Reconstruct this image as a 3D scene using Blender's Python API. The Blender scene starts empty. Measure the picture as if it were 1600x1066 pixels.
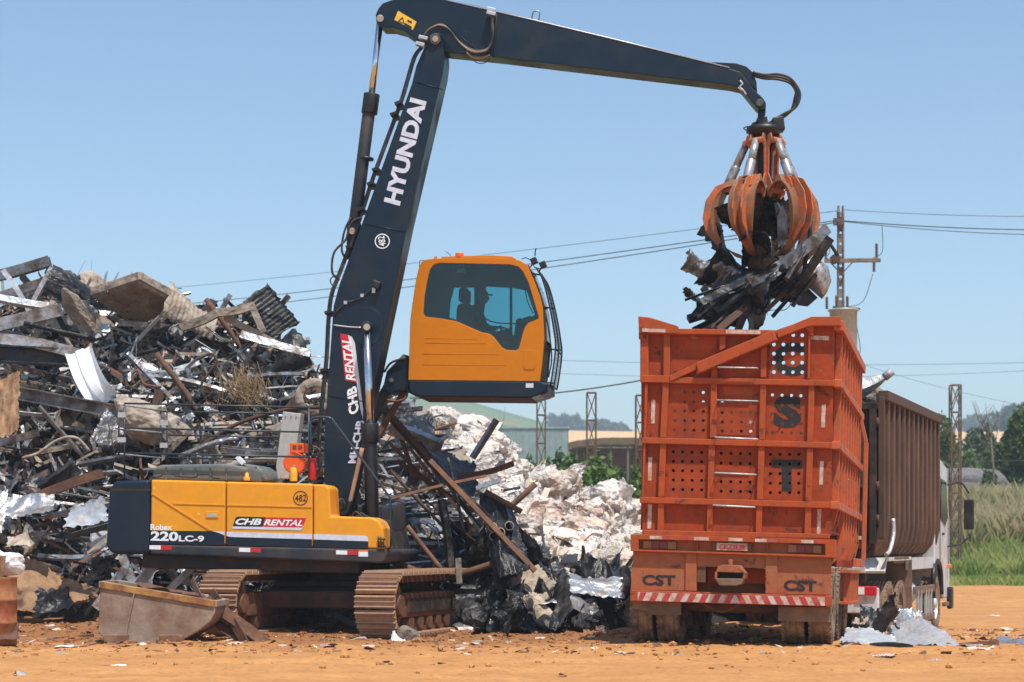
import bpy, bmesh, math, random
import numpy as np
from mathutils import Vector, Matrix, Euler
from mathutils.geometry import tessellate_polygon
R = math.radians
rnd = random.Random(7)
S = bpy.context.scene
COL = S.collection
# ------------------------------------------------------------------ camera, sky, sun, exposure
HZ, FL, CH = 850.0, 3000.0, 1.34            # eye level row, focal length (in 1600 px wide rows), eye height in metres
cam_d = bpy.data.cameras.new('camera'); cam = bpy.data.objects.new('camera', cam_d); COL.objects.link(cam)
cam.location = (0, 0, CH); cam.rotation_euler = (R(90), 0, 0)
cam_d.sensor_width = 36.0; cam_d.lens = 36.0*FL/1600.0
cam_d.shift_y = (HZ-533.0)/1600.0
cam_d.clip_start = 0.5; cam_d.clip_end = 6000
cam_d.dof.use_dof = True; cam_d.dof.focus_distance = 27.0; cam_d.dof.aperture_fstop = 2.2
S.camera = cam
SUN_EL, SUN_AZ = 66.0, 25.0                 # azimuth from the camera's back towards the right
to_sun = Vector((math.cos(R(SUN_EL))*math.sin(R(SUN_AZ)), -math.cos(R(SUN_EL))*math.cos(R(SUN_AZ)), math.sin(R(SUN_EL))))
w = bpy.data.worlds.new('World'); S.world = w; w.use_nodes = True
wn = w.node_tree; wn.nodes.clear()
sky = wn.nodes.new('ShaderNodeTexSky'); sky.sky_type = 'NISHITA'; sky.sun_disc = False
sky.sun_elevation = R(SUN_EL); sky.sun_rotation = math.atan2(to_sun.x, to_sun.y)
sky.altitude = 500; sky.air_density = 1.0; sky.dust_density = 1.5; sky.ozone_density = 1.0
bg = wn.nodes.new('ShaderNodeBackground'); bg.inputs[1].default_value = 0.15
wo = wn.nodes.new('ShaderNodeOutputWorld')
wb = wn.nodes.new('ShaderNodeMix'); wb.data_type = 'RGBA'; wb.blend_type = 'MULTIPLY'; wb.inputs[0].default_value = 1; wb.inputs[7].default_value = (.94, 1.05, 1.07, 1)   # white balance
wn.links.new(sky.outputs[0], wb.inputs[6]); wn.links.new(wb.outputs[2], bg.inputs[0]); wn.links.new(bg.outputs[0], wo.inputs[0])
sd = bpy.data.lights.new('sun', 'SUN'); sd.energy = 5.0; sd.angle = R(0.53); sd.color = (1.0, 0.955, 0.88)
so = bpy.data.objects.new('sun', sd); COL.objects.link(so)
so.rotation_euler = (-to_sun).to_track_quat('-Z', 'Y').to_euler(); so.location = (5, 0, 30)
S.view_settings.view_transform = 'Standard'; S.view_settings.look = 'None'
S.view_settings.exposure = 0.10; S.view_settings.gamma = 1; S.view_settings.use_curve_mapping = False
S.render.engine = 'CYCLES'
S.cycles.max_bounces = 6; S.cycles.transparent_max_bounces = 16; S.cycles.volume_bounces = 0

# ------------------------------------------------------------------ helpers
def W(px, py, Y):                            # the point at depth Y seen at (px, py)
    return Vector(((px-800)/FL*Y, Y, CH+(HZ-py)/FL*Y))
class Fr:                                    # a local frame with a way to find traced points on its planes
    def __init__(s, loc, rz=0, rx=0, ry=0):
        s.m = Matrix.Translation(loc) @ Matrix.Rotation(R(rz), 4, 'Z') @ Matrix.Rotation(R(ry), 4, 'Y') @ Matrix.Rotation(R(rx), 4, 'X')
        s.i = s.m.inverted()
        s.o = s.i @ Vector((0, 0, CH))
    def P(s, px, py, c, ax=1):
        d = s.i.to_3x3() @ Vector(((px-800)/FL, 1, (HZ-py)/FL))
        t = (c - s.o[ax])/d[ax]
        return s.o + d*t
    def T(s, pts, c, ax=1): return [s.P(x, y, c, ax) for x, y in pts]

def lat(ix, iy, seed):
    n = (ix.astype(np.int64)*374761393 + iy.astype(np.int64)*668265263 + seed*1442695041) & 0xffffffff
    n = ((n ^ (n >> 13))*1274126177) & 0xffffffff
    return ((n ^ (n >> 16)) & 0xffff)/65535.0
def vnoise(x, y, seed=0):
    x = np.asarray(x, float); y = np.asarray(y, float)
    ix = np.floor(x); iy = np.floor(y); fx = x-ix; fy = y-iy
    fx = fx*fx*(3-2*fx); fy = fy*fy*(3-2*fy)
    a = lat(ix, iy, seed); b = lat(ix+1, iy, seed); c = lat(ix, iy+1, seed); d = lat(ix+1, iy+1, seed)
    return (a*(1-fx)+b*fx)*(1-fy)+(c*(1-fx)+d*fx)*fy
def fbm(x, y, o=4, seed=0):
    s = 0; a = 1; t = 0
    for k in range(o):
        s = s+a*vnoise(x*2**k, y*2**k, seed+k*17); t += a; a *= .5
    return s/t

def worley(p, pts):                          # distance to the nearest seed point: facets like crumpled paper
    d = None
    for q in pts:
        e = ((p-q)**2).sum(1); d = e if d is None else np.minimum(d, e)
    return np.sqrt(d)
class MB:
    def __init__(s): s.v = []; s.f = []; s.sm = []
    def add(s, v, f, smooth=False):
        b = len(s.v); s.v += [tuple(p) for p in v]
        s.f += [tuple(i+b for i in q) for q in f]; s.sm += [smooth]*len(f); return s
    def box(s, c, d, rot=None):
        x, y, z = d[0]/2, d[1]/2, d[2]/2
        v = [Vector(p) for p in ((-x,-y,-z),(x,-y,-z),(x,y,-z),(-x,y,-z),(-x,-y,z),(x,-y,z),(x,y,z),(-x,y,z))]
        if rot is not None: v = [rot @ p for p in v]
        v = [p+Vector(c) for p in v]
        return s.add(v, ((3,2,1,0),(4,5,6,7),(0,1,5,4),(1,2,6,5),(2,3,7,6),(3,0,4,7)))
    def bar(s, a, b, w, h, up=(0,0,1)):      # square bar from a to b
        a = Vector(a); b = Vector(b); d = (b-a)
        q = d.normalized(); u = Vector(up); 
        if abs(q.dot(u)) > .98: u = Vector((0,1,0))
        r = q.cross(u).normalized(); u = r.cross(q)
        v = [p + r*sx*w/2 + u*sz*h/2 for p in (a, b) for sx, sz in ((-1,-1),(1,-1),(1,1),(-1,1))]
        return s.add(v, ((0,1,2,3),(7,6,5,4),(0,4,5,1),(1,5,6,2),(2,6,7,3),(3,7,4,0)))
    def tube(s, pts, r, n=8, caps=True, r1=None):
        pts = [Vector(p) for p in pts]; m = len(pts); vs = []; u = None
        for i, p in enumerate(pts):
            d = (pts[min(i+1, m-1)]-pts[max(i-1, 0)]).normalized()
            if u is None: u = d.orthogonal().normalized()
            u = (u - d*u.dot(d)).normalized(); q = d.cross(u)
            rr = r if r1 is None else r+(r1-r)*i/(m-1)
            vs += [p+(u*math.cos(2*math.pi*k/n)+q*math.sin(2*math.pi*k/n))*rr for k in range(n)]
        fs = [(i*n+k, i*n+(k+1)%n, (i+1)*n+(k+1)%n, (i+1)*n+k) for i in range(m-1) for k in range(n)]
        s.add(vs, fs, True)
        if caps:
            b = len(s.v)-m*n
            s.f += [tuple(b+n-1-k for k in range(n)), tuple(b+(m-1)*n+k for k in range(n))]; s.sm += [False]*2
        return s
    def cyl(s, a, b, r, n=16, r1=None): return s.tube([a, b], r, n, True, r1)
    def lathe(s, o, prof, n=20, axis='Z'):
        o = Vector(o); vs = []
        for r, z in prof:
            for k in range(n):
                c, q = r*math.cos(2*math.pi*k/n), r*math.sin(2*math.pi*k/n)
                vs.append(o+Vector({'Z': (c, q, z), 'X': (z, c, q), 'Y': (q, z, c)}[axis]))
        m = len(prof)
        s.add(vs, [(i*n+k, i*n+(k+1)%n, (i+1)*n+(k+1)%n, (i+1)*n+k) for i in range(m-1) for k in range(n)], True)
        return s
    def plate(s, outer, n, holes=()):         # outline points (3D, coplanar) extruded by vector n, with holes
        n = Vector(n); loops = [list(map(Vector, outer))]+[list(map(Vector, h)) for h in holes]
        tri = tessellate_polygon(loops); flat = [p for l in loops for p in l]; N = len(flat)
        v = flat+[p+n for p in flat]; f = []
        for t in tri:
            nn = (flat[t[1]]-flat[t[0]]).cross(flat[t[2]]-flat[t[0]])
            t = tuple(t) if nn.dot(n) < 0 else tuple(reversed(t))
            f.append(t); f.append(tuple(i+N for i in reversed(t)))
        b = 0
        for l in loops:
            L = len(l)
            f += [(b+i, b+(i+1) % L, b+(i+1) % L+N, b+i+N) for i in range(L)]; b += L
        return s.add(v, f)
    def prism(s, outer, n):                   # convex-ish outline with n-gon caps (bevels well)
        n = Vector(n); L = len(outer); o = [Vector(p) for p in outer]
        return s.add(o+[p+n for p in o], [tuple(range(L)), tuple(reversed(range(L, 2*L)))]+[(i, i+L, (i+1) % L+L, (i+1) % L) for i in range(L)])
    def mesh(s, name, bevel=0, seg=2):
        me = bpy.data.meshes.new(name); me.from_pydata(s.v, [], s.f)
        me.polygons.foreach_set('use_smooth', s.sm)
        bm = bmesh.new(); bm.from_mesh(me)
        bmesh.ops.recalc_face_normals(bm, faces=bm.faces)
        if bevel:
            e = [e for e in bm.edges if len(e.link_faces) == 2 and e.calc_face_angle(0) > R(25)]
            bmesh.ops.bevel(bm, geom=e, offset=bevel, segments=seg, affect='EDGES', clamp_overlap=True, profile=.5)
        bm.to_mesh(me); bm.free(); me.update()
        return me
    def build(s, name, mat, parent=None, bevel=0, seg=2, kind=None, label=None):
        return put(name, s.mesh(name, bevel, seg), mat, parent, kind, label)
def put(name, me, mat, parent=None, kind=None, label=None):
    o = bpy.data.objects.new(name, me); COL.objects.link(o)
    if mat is not None and not me.materials: me.materials.append(mat)
    if parent is not None: o.parent = parent
    if kind: o['kind'] = kind
    if label: o['label'] = label
    return o
def tag(o, label, cat, group=None):
    o['label'] = label; o['category'] = cat
    if group: o['group'] = group
    return o
def thing(name, label, cat, m=None, group=None):
    o = bpy.data.objects.new(name, None); COL.objects.link(o); o.empty_display_size = .2
    if m is not None: o.matrix_world = m if isinstance(m, Matrix) else Matrix.Translation(m)
    return tag(o, label, cat, group)
def np_mesh(name, v, f, smooth=False):       # v (N,3), f (M,k) arrays
    me = bpy.data.meshes.new(name); v = np.asarray(v, np.float32); f = np.asarray(f, np.int32); k = f.shape[1]
    me.vertices.add(len(v)); me.vertices.foreach_set('co', v.ravel())
    me.loops.add(f.size); me.loops.foreach_set('vertex_index', f.ravel())
    me.polygons.add(len(f)); me.polygons.foreach_set('loop_start', np.arange(0, f.size, k, dtype=np.int32))
    me.polygons.foreach_set('loop_total', np.full(len(f), k, np.int32))
    me.polygons.foreach_set('use_smooth', np.full(len(f), smooth))
    me.update(calc_edges=True); me.validate(); return me
def catmull(p, n=8):
    p = [Vector(q) for q in p]; q = [p[0]*2-p[1]]+p+[p[-1]*2-p[-2]]; out = []
    for i in range(1, len(q)-2):
        a, b, c, d = q[i-1:i+3]
        for k in range(n):
            t = k/n; out.append(.5*((2*b)+(c-a)*t+(2*a-5*b+4*c-d)*t*t+(3*b-a-3*c+d)*t**3))
    return out+[p[-1]]
FT = {}
def text_geo(body, bold=0.0, shear=0.0, extr=1.0):
    k = (body, bold, shear)
    if k not in FT:
        cu = bpy.data.curves.new('lettering', 'FONT'); cu.body = body; cu.offset = bold; cu.shear = shear; cu.extrude = .5
        cu.resolution_u = 3
        o = bpy.data.objects.new('tmp', cu); COL.objects.link(o)
        bpy.context.view_layer.update()
        me = bpy.data.meshes.new_from_object(o.evaluated_get(bpy.context.evaluated_depsgraph_get()))
        v = np.array([p.co[:] for p in me.vertices]); f = [tuple(p.vertices) for p in me.polygons]
        bpy.data.objects.remove(o); bpy.data.curves.remove(cu); bpy.data.meshes.remove(me)
        v[:, 0] = (v[:, 0]-v[:, 0].min())/(v[:, 0].max()-v[:, 0].min())
        v[:, 1] = (v[:, 1]-v[:, 1].min())/(v[:, 1].max()-v[:, 1].min())
        FT[k] = (v, f)
    return FT[k]
def letters(body, A, B, T, nrm, mat, parent, th=.004, bold=.015, shear=0, name='lettering', ret=False):
    """A baseline start, B baseline end, T cap top above A (local points), nrm towards the viewer"""
    A, B, T, nrm = Vector(A), Vector(B), Vector(T), Vector(nrm).normalized()
    v, f = text_geo(body, bold, shear)
    vs = [A+(B-A)*p[0]+(T-A)*p[1]+nrm*(th/2+p[2]*th) for p in v]
    mb = MB(); mb.add(vs, f)
    if ret: return mb
    return mb.build(name, mat, parent)

# ------------------------------------------------------------------ materials
MT = {}
def M(name, col, rough=.5, metal=0, col2=None, amt=.5, scale=3., bump=0., bscale=30., rv=0., spec=.5, soft=.12, stretch=None, bump2=0., b2scale=4., world=False, coat=0, vr=.17):
    m = bpy.data.materials.new(name); m.use_nodes = True; nt = m.node_tree; N = nt.nodes; L = nt.links
    b = N['Principled BSDF']; MT[name] = m
    b.inputs['Roughness'].default_value = rough; b.inputs['Metallic'].default_value = metal
    b.inputs['Specular IOR Level'].default_value = spec
    if coat: b.inputs['Coat Weight'].default_value = coat; b.inputs['Coat Roughness'].default_value = .15
    tc = N.new('ShaderNodeTexCoord')
    src = tc.outputs['Object']
    if world:
        g = N.new('ShaderNodeNewGeometry'); src = g.outputs['Position']
    if stretch:
        mp = N.new('ShaderNodeMapping'); mp.inputs['Scale'].default_value = stretch; L.new(src, mp.inputs[0]); s1 = mp.outputs[0]
    else: s1 = src
    def noise(sc, vec, det=6, ro=.6):
        n = N.new('ShaderNodeTexNoise'); n.inputs['Scale'].default_value = sc; n.inputs['Detail'].default_value = det; n.inputs['Roughness'].default_value = ro
        L.new(vec, n.inputs['Vector']); return n.outputs[0]
    def mix(f, a, c2, bt='MIX'):
        x = N.new('ShaderNodeMix'); x.data_type = 'RGBA'; x.blend_type = bt
        for i, val in ((0, f), (6, a), (7, c2)):
            if hasattr(val, 'is_linked'): L.new(val, x.inputs[i])
            else: x.inputs[i].default_value = val if i == 0 else (*val[:3], 1)
        return x.outputs[2]
    c = None
    n1 = noise(scale, s1)
    if col2 is not None:
        mr = N.new('ShaderNodeMapRange'); lo = .5+(.5-amt)*.55
        mr.inputs[1].default_value = lo-soft; mr.inputs[2].default_value = lo+soft; L.new(n1, mr.inputs[0])
        c = mix(mr.outputs[0], col, col2)
        rr = N.new('ShaderNodeMapRange'); rr.inputs[3].default_value = rough; rr.inputs[4].default_value = min(1, rough+.3); L.new(mr.outputs[0], rr.inputs[0])
        L.new(rr.outputs[0], b.inputs['Roughness'])
    n2 = noise(scale*4.3, src, 4, .7)
    mv = N.new('ShaderNodeMapRange'); mv.inputs[1].default_value = .25; mv.inputs[2].default_value = .75; mv.inputs[3].default_value = 1-vr; mv.inputs[4].default_value = 1+vr
    L.new(n2, mv.inputs[0])
    h = N.new('ShaderNodeHueSaturation'); L.new(mv.outputs[0], h.inputs['Value'])
    if c is None: h.inputs['Color'].default_value = (*col, 1)
    else: L.new(c, h.inputs['Color'])
    out = h.outputs[0]
    if rv:
        oi = N.new('ShaderNodeObjectInfo'); q = N.new('ShaderNodeMapRange'); q.inputs[3].default_value = 1-rv; q.inputs[4].default_value = 1+rv
        L.new(oi.outputs['Random'], q.inputs[0]); h2 = N.new('ShaderNodeHueSaturation'); L.new(q.outputs[0], h2.inputs['Value']); L.new(out, h2.inputs['Color']); out = h2.outputs[0]
    L.new(out, b.inputs['Base Color'])
    prev = None
    for st, sc in ((bump2, b2scale), (bump, bscale)):
        if st:
            bp = N.new('ShaderNodeBump'); bp.inputs['Strength'].default_value = min(1, st); bp.inputs['Distance'].default_value = .25/sc*max(1, st)
            L.new(noise(sc, src, 5, .65), bp.inputs['Height'])
            if prev: L.new(prev, bp.inputs['Normal'])
            prev = bp.outputs[0]
    if prev: L.new(prev, b.inputs['Normal'])
    return m
def Memit(name, col, st, base=(0, 0, 0)):
    m = M(name, base, .4); b = m.node_tree.nodes['Principled BSDF']
    b.inputs['Emission Color'].default_value = (*col, 1); b.inputs['Emission Strength'].default_value = st; return m
def Mglass(name, tint, gl=.9, rough=.03, dirt=0.06):
    m = bpy.data.materials.new(name); m.use_nodes = True; nt = m.node_tree; N = nt.nodes; L = nt.links; N.clear()
    o = N.new('ShaderNodeOutputMaterial'); t = N.new('ShaderNodeBsdfTransparent'); t.inputs[0].default_value = (*tint, 1)
    g = N.new('ShaderNodeBsdfGlossy'); g.inputs['Roughness'].default_value = rough; fr = N.new('ShaderNodeFresnel'); fr.inputs[0].default_value = 1.5
    d = N.new('ShaderNodeBsdfDiffuse'); d.inputs[0].default_value = (.3, .27, .22, 1)
    x = N.new('ShaderNodeMixShader'); L.new(fr.outputs[0], x.inputs[0]); L.new(t.outputs[0], x.inputs[1]); L.new(g.outputs[0], x.inputs[2])
    y = N.new('ShaderNodeMixShader'); n = N.new('ShaderNodeTexNoise'); n.inputs['Scale'].default_value = 5; tc = N.new('ShaderNodeTexCoord'); L.new(tc.outputs['Object'], n.inputs[0])
    ma = N.new('ShaderNodeMath'); ma.operation = 'MULTIPLY'; ma.inputs[1].default_value = dirt; L.new(n.outputs[0], ma.inputs[0]); L.new(ma.outputs[0], y.inputs[0])
    L.new(x.outputs[0], y.inputs[1]); L.new(d.outputs[0], y.inputs[2]); L.new(y.outputs[0], o.inputs[0]); MT[name] = m; return m

DUST = (.30, .15, .07)
M('navy', (.003, .014, .030), .38, 0, (.010, .018, .026), .35, 1.6, bump=.05, bscale=12, spec=.35)
M('navy_dusty', (.006, .018, .034), .45, 0, (.08, .052, .032), .40, 2.2, bump=.05, soft=.2)
M('yellow', (.80, .325, .008), .36, 0, (.68, .28, .03), .36, 2.2, bump=.04, bscale=10, coat=.08, soft=.25, bump2=.02, b2scale=1.2, vr=.05, spec=.3)
M('cab_orange', (.60, .185, .0), .36, 0, (.54, .17, .006), .36, 2.6, bump=.05, bscale=3, coat=.0, spec=.22, soft=.3, vr=.05, stretch=(1, 1, 3))
M('grey_paint', (.10, .12, .12), .5, 0, (.17, .15, .12), .4, 3, bump=.08)
M('rail_navy', (.022, .040, .055), .4)
M('light_grey', (.42, .43, .42), .45, .2)
M('black', (.007, .007, .008), .45, 0, (.035, .028, .022), .3, 5)
M('rubber_hose', (.012, .012, .013), .5, 0, (.10, .07, .05), .38, 9)
M('chrome', (.62, .65, .68), .16, 1.0)
M('zinc', (.55, .55, .56), .35, .6)
M('white_paint', (.78, .80, .82), .5)
M('lilac_white', (.60, .62, .72), .55)
M('stripe_white', (.60, .62, .68), .45)
M('dark_text', (.018, .016, .02), .6)
M('stencil_black', (.013, .012, .012), .75, 0, (.09, .03, .015), .22, 9)
M('sticker_red', (.55, .012, .022), .4)
M('sticker_yellow', (.80, .47, .03), .45)
M('sticker_orange', (.75, .22, .04), .45)
M('red_paint', (.50, .012, .012), .35)
M('gen_orange', (.78, .10, .012), .4)
M('beacon', (.85, .13, .01), .25)
M('rust_track', (.35, .20, .13), .65, .1, (.40, .24, .14), .5, 4, bump=.5, bscale=25)
M('rust_dark', (.12, .050, .024), .85, 0, (.20, .09, .04), .4, 5, bump=.6, bscale=18)
M('under_black', (.020, .014, .011), .7, 0, (.09, .045, .025), .4, 3, bump=.3)
M('truck_orange', (.44, .066, .008), .55, 0, (.27, .068, .025), .45, 2.6, bump=.10, bscale=14, soft=.25, spec=.25)
M('truck_panel', (.38, .052, .007), .6, 0, (.20, .042, .018), .45, 3.5, bump=.12, bscale=10, soft=.22, bump2=.12, b2scale=2, spec=.22)
M('truck_side', (.50, .090, .020), .55, 0, (.33, .10, .04), .4, 4, bump=.10)
M('truck_dusty', (.38, .080, .020), .65, 0, (.27, .12, .055), .5, 2.2, bump=.1, soft=.25)
M('grapple_orange', (.62, .13, .02), .45, 0, (.24, .12, .07), .50, 5, bump=.25, bscale=25)
M('grapple_worn', (.30, .16, .09), .42, .5, (.50, .16, .04), .35, 6, bump=.2)
M('cyl_silver', (.42, .41, .41), .35, .5, (.10, .09, .08), .35, 9)
M('reflect_white', (.55, .46, .40), .5, 0, (.42, .2, .12), .4, 14)
M('reflect_red', (.42, .03, .03), .45, 0, (.3, .12, .08), .35, 14)
M('lamp_red', (.16, .02, .015), .3); M('lamp_amber', (.25, .11, .03), .3)
M('tyre', (.05, .04, .032), .85, 0, (.25, .165, .105), .58, 5, bump=.4, bscale=40)
M('mudflap', (.12, .085, .06), .8, 0, (.22, .13, .08), .5, 4)
M('brown_box', (.062, .032, .020), .7, .1, (.12, .062, .038), .42, 3, bump=.25, bscale=16, stretch=(1, 1, .25))
M('rib_brown_lit', (.080, .039, .023), .65, .1, (.16, .078, .045), .36, 3, bump=.25, bscale=16, stretch=(1, 1, .25))  # lighter copy of the skip brown, sunlight on the ribs put into the colour
M('brown_box_shaded', (.020, .012, .009), .75, .1, (.10, .055, .035), .4, 3, bump=.2)  # shaded copy of the skip brown: rib gaps, rear door, underneath
M('truck_white', (.58, .61, .66), .35, 0, (.42, .34, .27), .33, 3)
M('steel', (.38, .39, .41), .34, .7, (.15, .12, .10), .45, 3.5, bump=.3, bscale=14, rv=.6, bump2=.3, b2scale=3)
M('steel_bright', (.46, .48, .50), .42, .4, (.42, .38, .34), .35, 4, bump=.3, bscale=14, rv=.25)
M('dark_sheet', (.018, .019, .022), .36, .35, (.075, .068, .06), .40, 4, bump=.4, bscale=14, rv=.6, bump2=.3, b2scale=4)
M('black_plastic', (.012, .013, .015), .30, 0, (.06, .055, .05), .3, 4, bump=.6, bscale=10, rv=.3, bump2=.4, b2scale=5)
M('tan_sheet', (.26, .195, .14), .7, .1, (.38, .32, .26), .5, 3, bump=.3, bscale=14, rv=.35)
M('rust', (.105, .050, .031), .8, .1, (.19, .09, .05), .42, 5, bump=.5, bscale=22, rv=.4)
M('brown_sheet', (.30, .17, .085), .78, 0, (.20, .10, .05), .4, 2.2, bump=.3, bscale=12, bump2=.3, b2scale=4)
M('bag_white', (.76, .70, .645), .6, 0, (.60, .48, .38), .30, 2.6, bump=.7, bscale=9, rv=.16, bump2=.8, b2scale=2.5, soft=.15)
M('bag_pink', (.66, .48, .38), .75, 0, (.80, .72, .64), .45, 2.2, bump=.7, bscale=9, rv=.18, bump2=.8, b2scale=2.5)
M('heap_core', (.009, .008, .007), .85, 0, (.035, .026, .02), .4, 2.5, bump=1, bscale=7)  # near-black, the deep shadow between scrap pieces is in this colour
M('bag_core', (.16, .11, .075), .85, 0, (.07, .045, .03), .4, 2.5, bump=1, bscale=6)  # dark brown stands for the shadows between the sacks
M('concrete', (.23, .18, .14), .8, 0, (.15, .12, .10), .4, 3, bump=.2)
M('weathered_wood', (.22, .17, .13), .85, 0, (.12, .08, .055), .45, 5, bump=.4, stretch=(1, 6, 6))
M('wood_brown', (.16, .075, .04), .85, 0, (.30, .17, .10), .45, 5, bump=.4)
M('lattice', (.07, .065, .055), .7, 0, (.22, .075, .03), .45, 1.2)
M('shed_metal', (.28, .34, .37), .6, .1, (.23, .28, .30), .4, .6)
M('thatch', (.13, .075, .045), .9, 0, (.2, .12, .07), .4, 3)
M('tarp_grey', (.19, .175, .185), .85, 0, (.11, .10, .095), .5, 1.2, bump=.5, bscale=4)
M('leaf', (.085, .15, .03), .5, 0, (.10, .16, .03), .5, .9, rv=.15)
M('leaf_bright', (.085, .17, .028), .45, 0, (.15, .22, .05), .5, 1.3, rv=.15)
M('leaf_dark', (.06, .115, .025), .55, 0, (.085, .13, .03), .5, .6, rv=.15)
M('leaf_far', (.06, .10, .05), .8)
M('bark', (.15, .12, .095), .85)
M('grass_green', (.22, .33, .06), .6, 0, (.44, .44, .15), .5, .45, world=True)
M('grass_dry', (.54, .44, .25), .75, 0, (.30, .32, .12), .38, .45, world=True)
M('porcelain', (.14, .08, .05), .3)
M('wire_dark', (.05, .06, .05), .5)
M('straw', (.30, .20, .10), .9, rv=.3)
M('skin', (.30, .16, .10), .55); M('shirt', (.035, .04, .05), .85); M('cap', (.02, .02, .025), .8)
M('seat_black', (.018, .018, .02), .8)
Mglass('cab_glass', (.42, .72, .76)); Mglass('cab_glass_far', (.72, .9, .93)); Mglass('truck_glass', (.25, .3, .3))
# glass band (printed border)
M('glass_band', (.004, .012, .020), .12, spec=.3)
def leafy(m, tr=.35):                        # thin leaves let some light through
    nt = MT[m].node_tree; N = nt.nodes; L = nt.links; b = N['Principled BSDF']; o = N['Material Output']
    t = N.new('ShaderNodeBsdfTranslucent'); x = N.new('ShaderNodeMixShader'); x.inputs[0].default_value = tr
    s = b.inputs['Base Color'].links[0].from_socket; L.new(s, t.inputs[0])
    L.new(b.outputs[0], x.inputs[1]); L.new(t.outputs[0], x.inputs[2]); L.new(x.outputs[0], o.inputs[0])
def grime(m, col, scale, lo, hi, amt=.8, stretch=(1, 1, 1)):   # scuffs, scrapes and rust runs with shapes of their own
    nt = MT[m].node_tree; N = nt.nodes; L = nt.links; b = N['Principled BSDF']; tc = N.new('ShaderNodeTexCoord')
    mp = N.new('ShaderNodeMapping'); mp.inputs['Scale'].default_value = stretch; mp.inputs['Location'].default_value = (scale, 3, 1); L.new(tc.outputs['Object'], mp.inputs[0])
    n = N.new('ShaderNodeTexNoise'); n.inputs['Scale'].default_value = scale; n.inputs['Detail'].default_value = 9; n.inputs['Roughness'].default_value = .72; n.inputs['Distortion'].default_value = .4; L.new(mp.outputs[0], n.inputs[0])
    r = N.new('ShaderNodeMapRange'); r.inputs[1].default_value = lo; r.inputs[2].default_value = hi; r.inputs[4].default_value = amt; L.new(n.outputs[0], r.inputs[0])
    x = N.new('ShaderNodeMix'); x.data_type = 'RGBA'; s = b.inputs['Base Color'].links[0].from_socket; L.new(r.outputs[0], x.inputs[0]); L.new(s, x.inputs[6]); x.inputs[7].default_value = (*col, 1); L.new(x.outputs[2], b.inputs['Base Color'])
for q in ('truck_panel', 'truck_orange', 'truck_side', 'truck_dusty'):
    grime(q, (.05, .022, .015), 3.6, .585, .65, .85); grime(q, (.20, .07, .035), 2.0, .56, .66, .6, (3, 3, .5)); grime(q, (.50, .22, .11), 7.0, .64, .70, .6)
for q in ('yellow', 'cab_orange'): grime(q, (.30, .15, .05), 5.0, .64, .72, .55); grime(q, (.42, .20, .05), 1.6, .56, .72, .35, (1, 1, .4))
for q in ('navy', 'navy_dusty'): grime(q, (.10, .065, .04), 4.0, .60, .74, .35)
for q in ('truck_white', 'light_grey'): grime(q, (.25, .15, .09), 4.0, .56, .68, .7, (1, 1, .6))
for q in ('leaf', 'leaf_bright', 'leaf_dark', 'grass_green', 'grass_dry'): leafy(q)
def crinkle(m, scales=((3.2, .5), (8.5, .35)), dist=.10):   # crumpled film: facets in the normal
    nt = MT[m].node_tree; N = nt.nodes; L = nt.links; b = N['Principled BSDF']; tc = N.new('ShaderNodeTexCoord')
    prev = b.inputs['Normal'].links[0].from_socket if b.inputs['Normal'].is_linked else None
    no = N.new('ShaderNodeTexNoise'); no.inputs['Scale'].default_value = 2.5; L.new(tc.outputs['Object'], no.inputs[0])
    va = N.new('ShaderNodeVectorMath'); va.operation = 'MULTIPLY_ADD'; va.inputs[1].default_value = (.5, .5, .5); L.new(no.outputs['Color'], va.inputs[0]); L.new(tc.outputs['Object'], va.inputs[2])
    for sc, st in scales:
        vo = N.new('ShaderNodeTexVoronoi'); vo.inputs['Scale'].default_value = sc; L.new(va.outputs[0], vo.inputs['Vector'])
        bp = N.new('ShaderNodeBump'); bp.inputs['Strength'].default_value = st; bp.inputs['Distance'].default_value = 1.0/sc*dist*10*.5; L.new(vo.outputs['Distance'], bp.inputs['Height'])
        if prev: L.new(prev, bp.inputs['Normal'])
        prev = bp.outputs[0]
    L.new(prev, b.inputs['Normal'])
for q in ('bag_white', 'bag_pink'): leafy(q, .12); crinkle(q)
for q in ('black_plastic', 'dark_sheet', 'brown_sheet', 'tan_sheet'): crinkle(q, ((3.5, .35), (9, .22)))
for q in ('steel', 'steel_bright'): crinkle(q, ((4, .22), (11, .15)))
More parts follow.
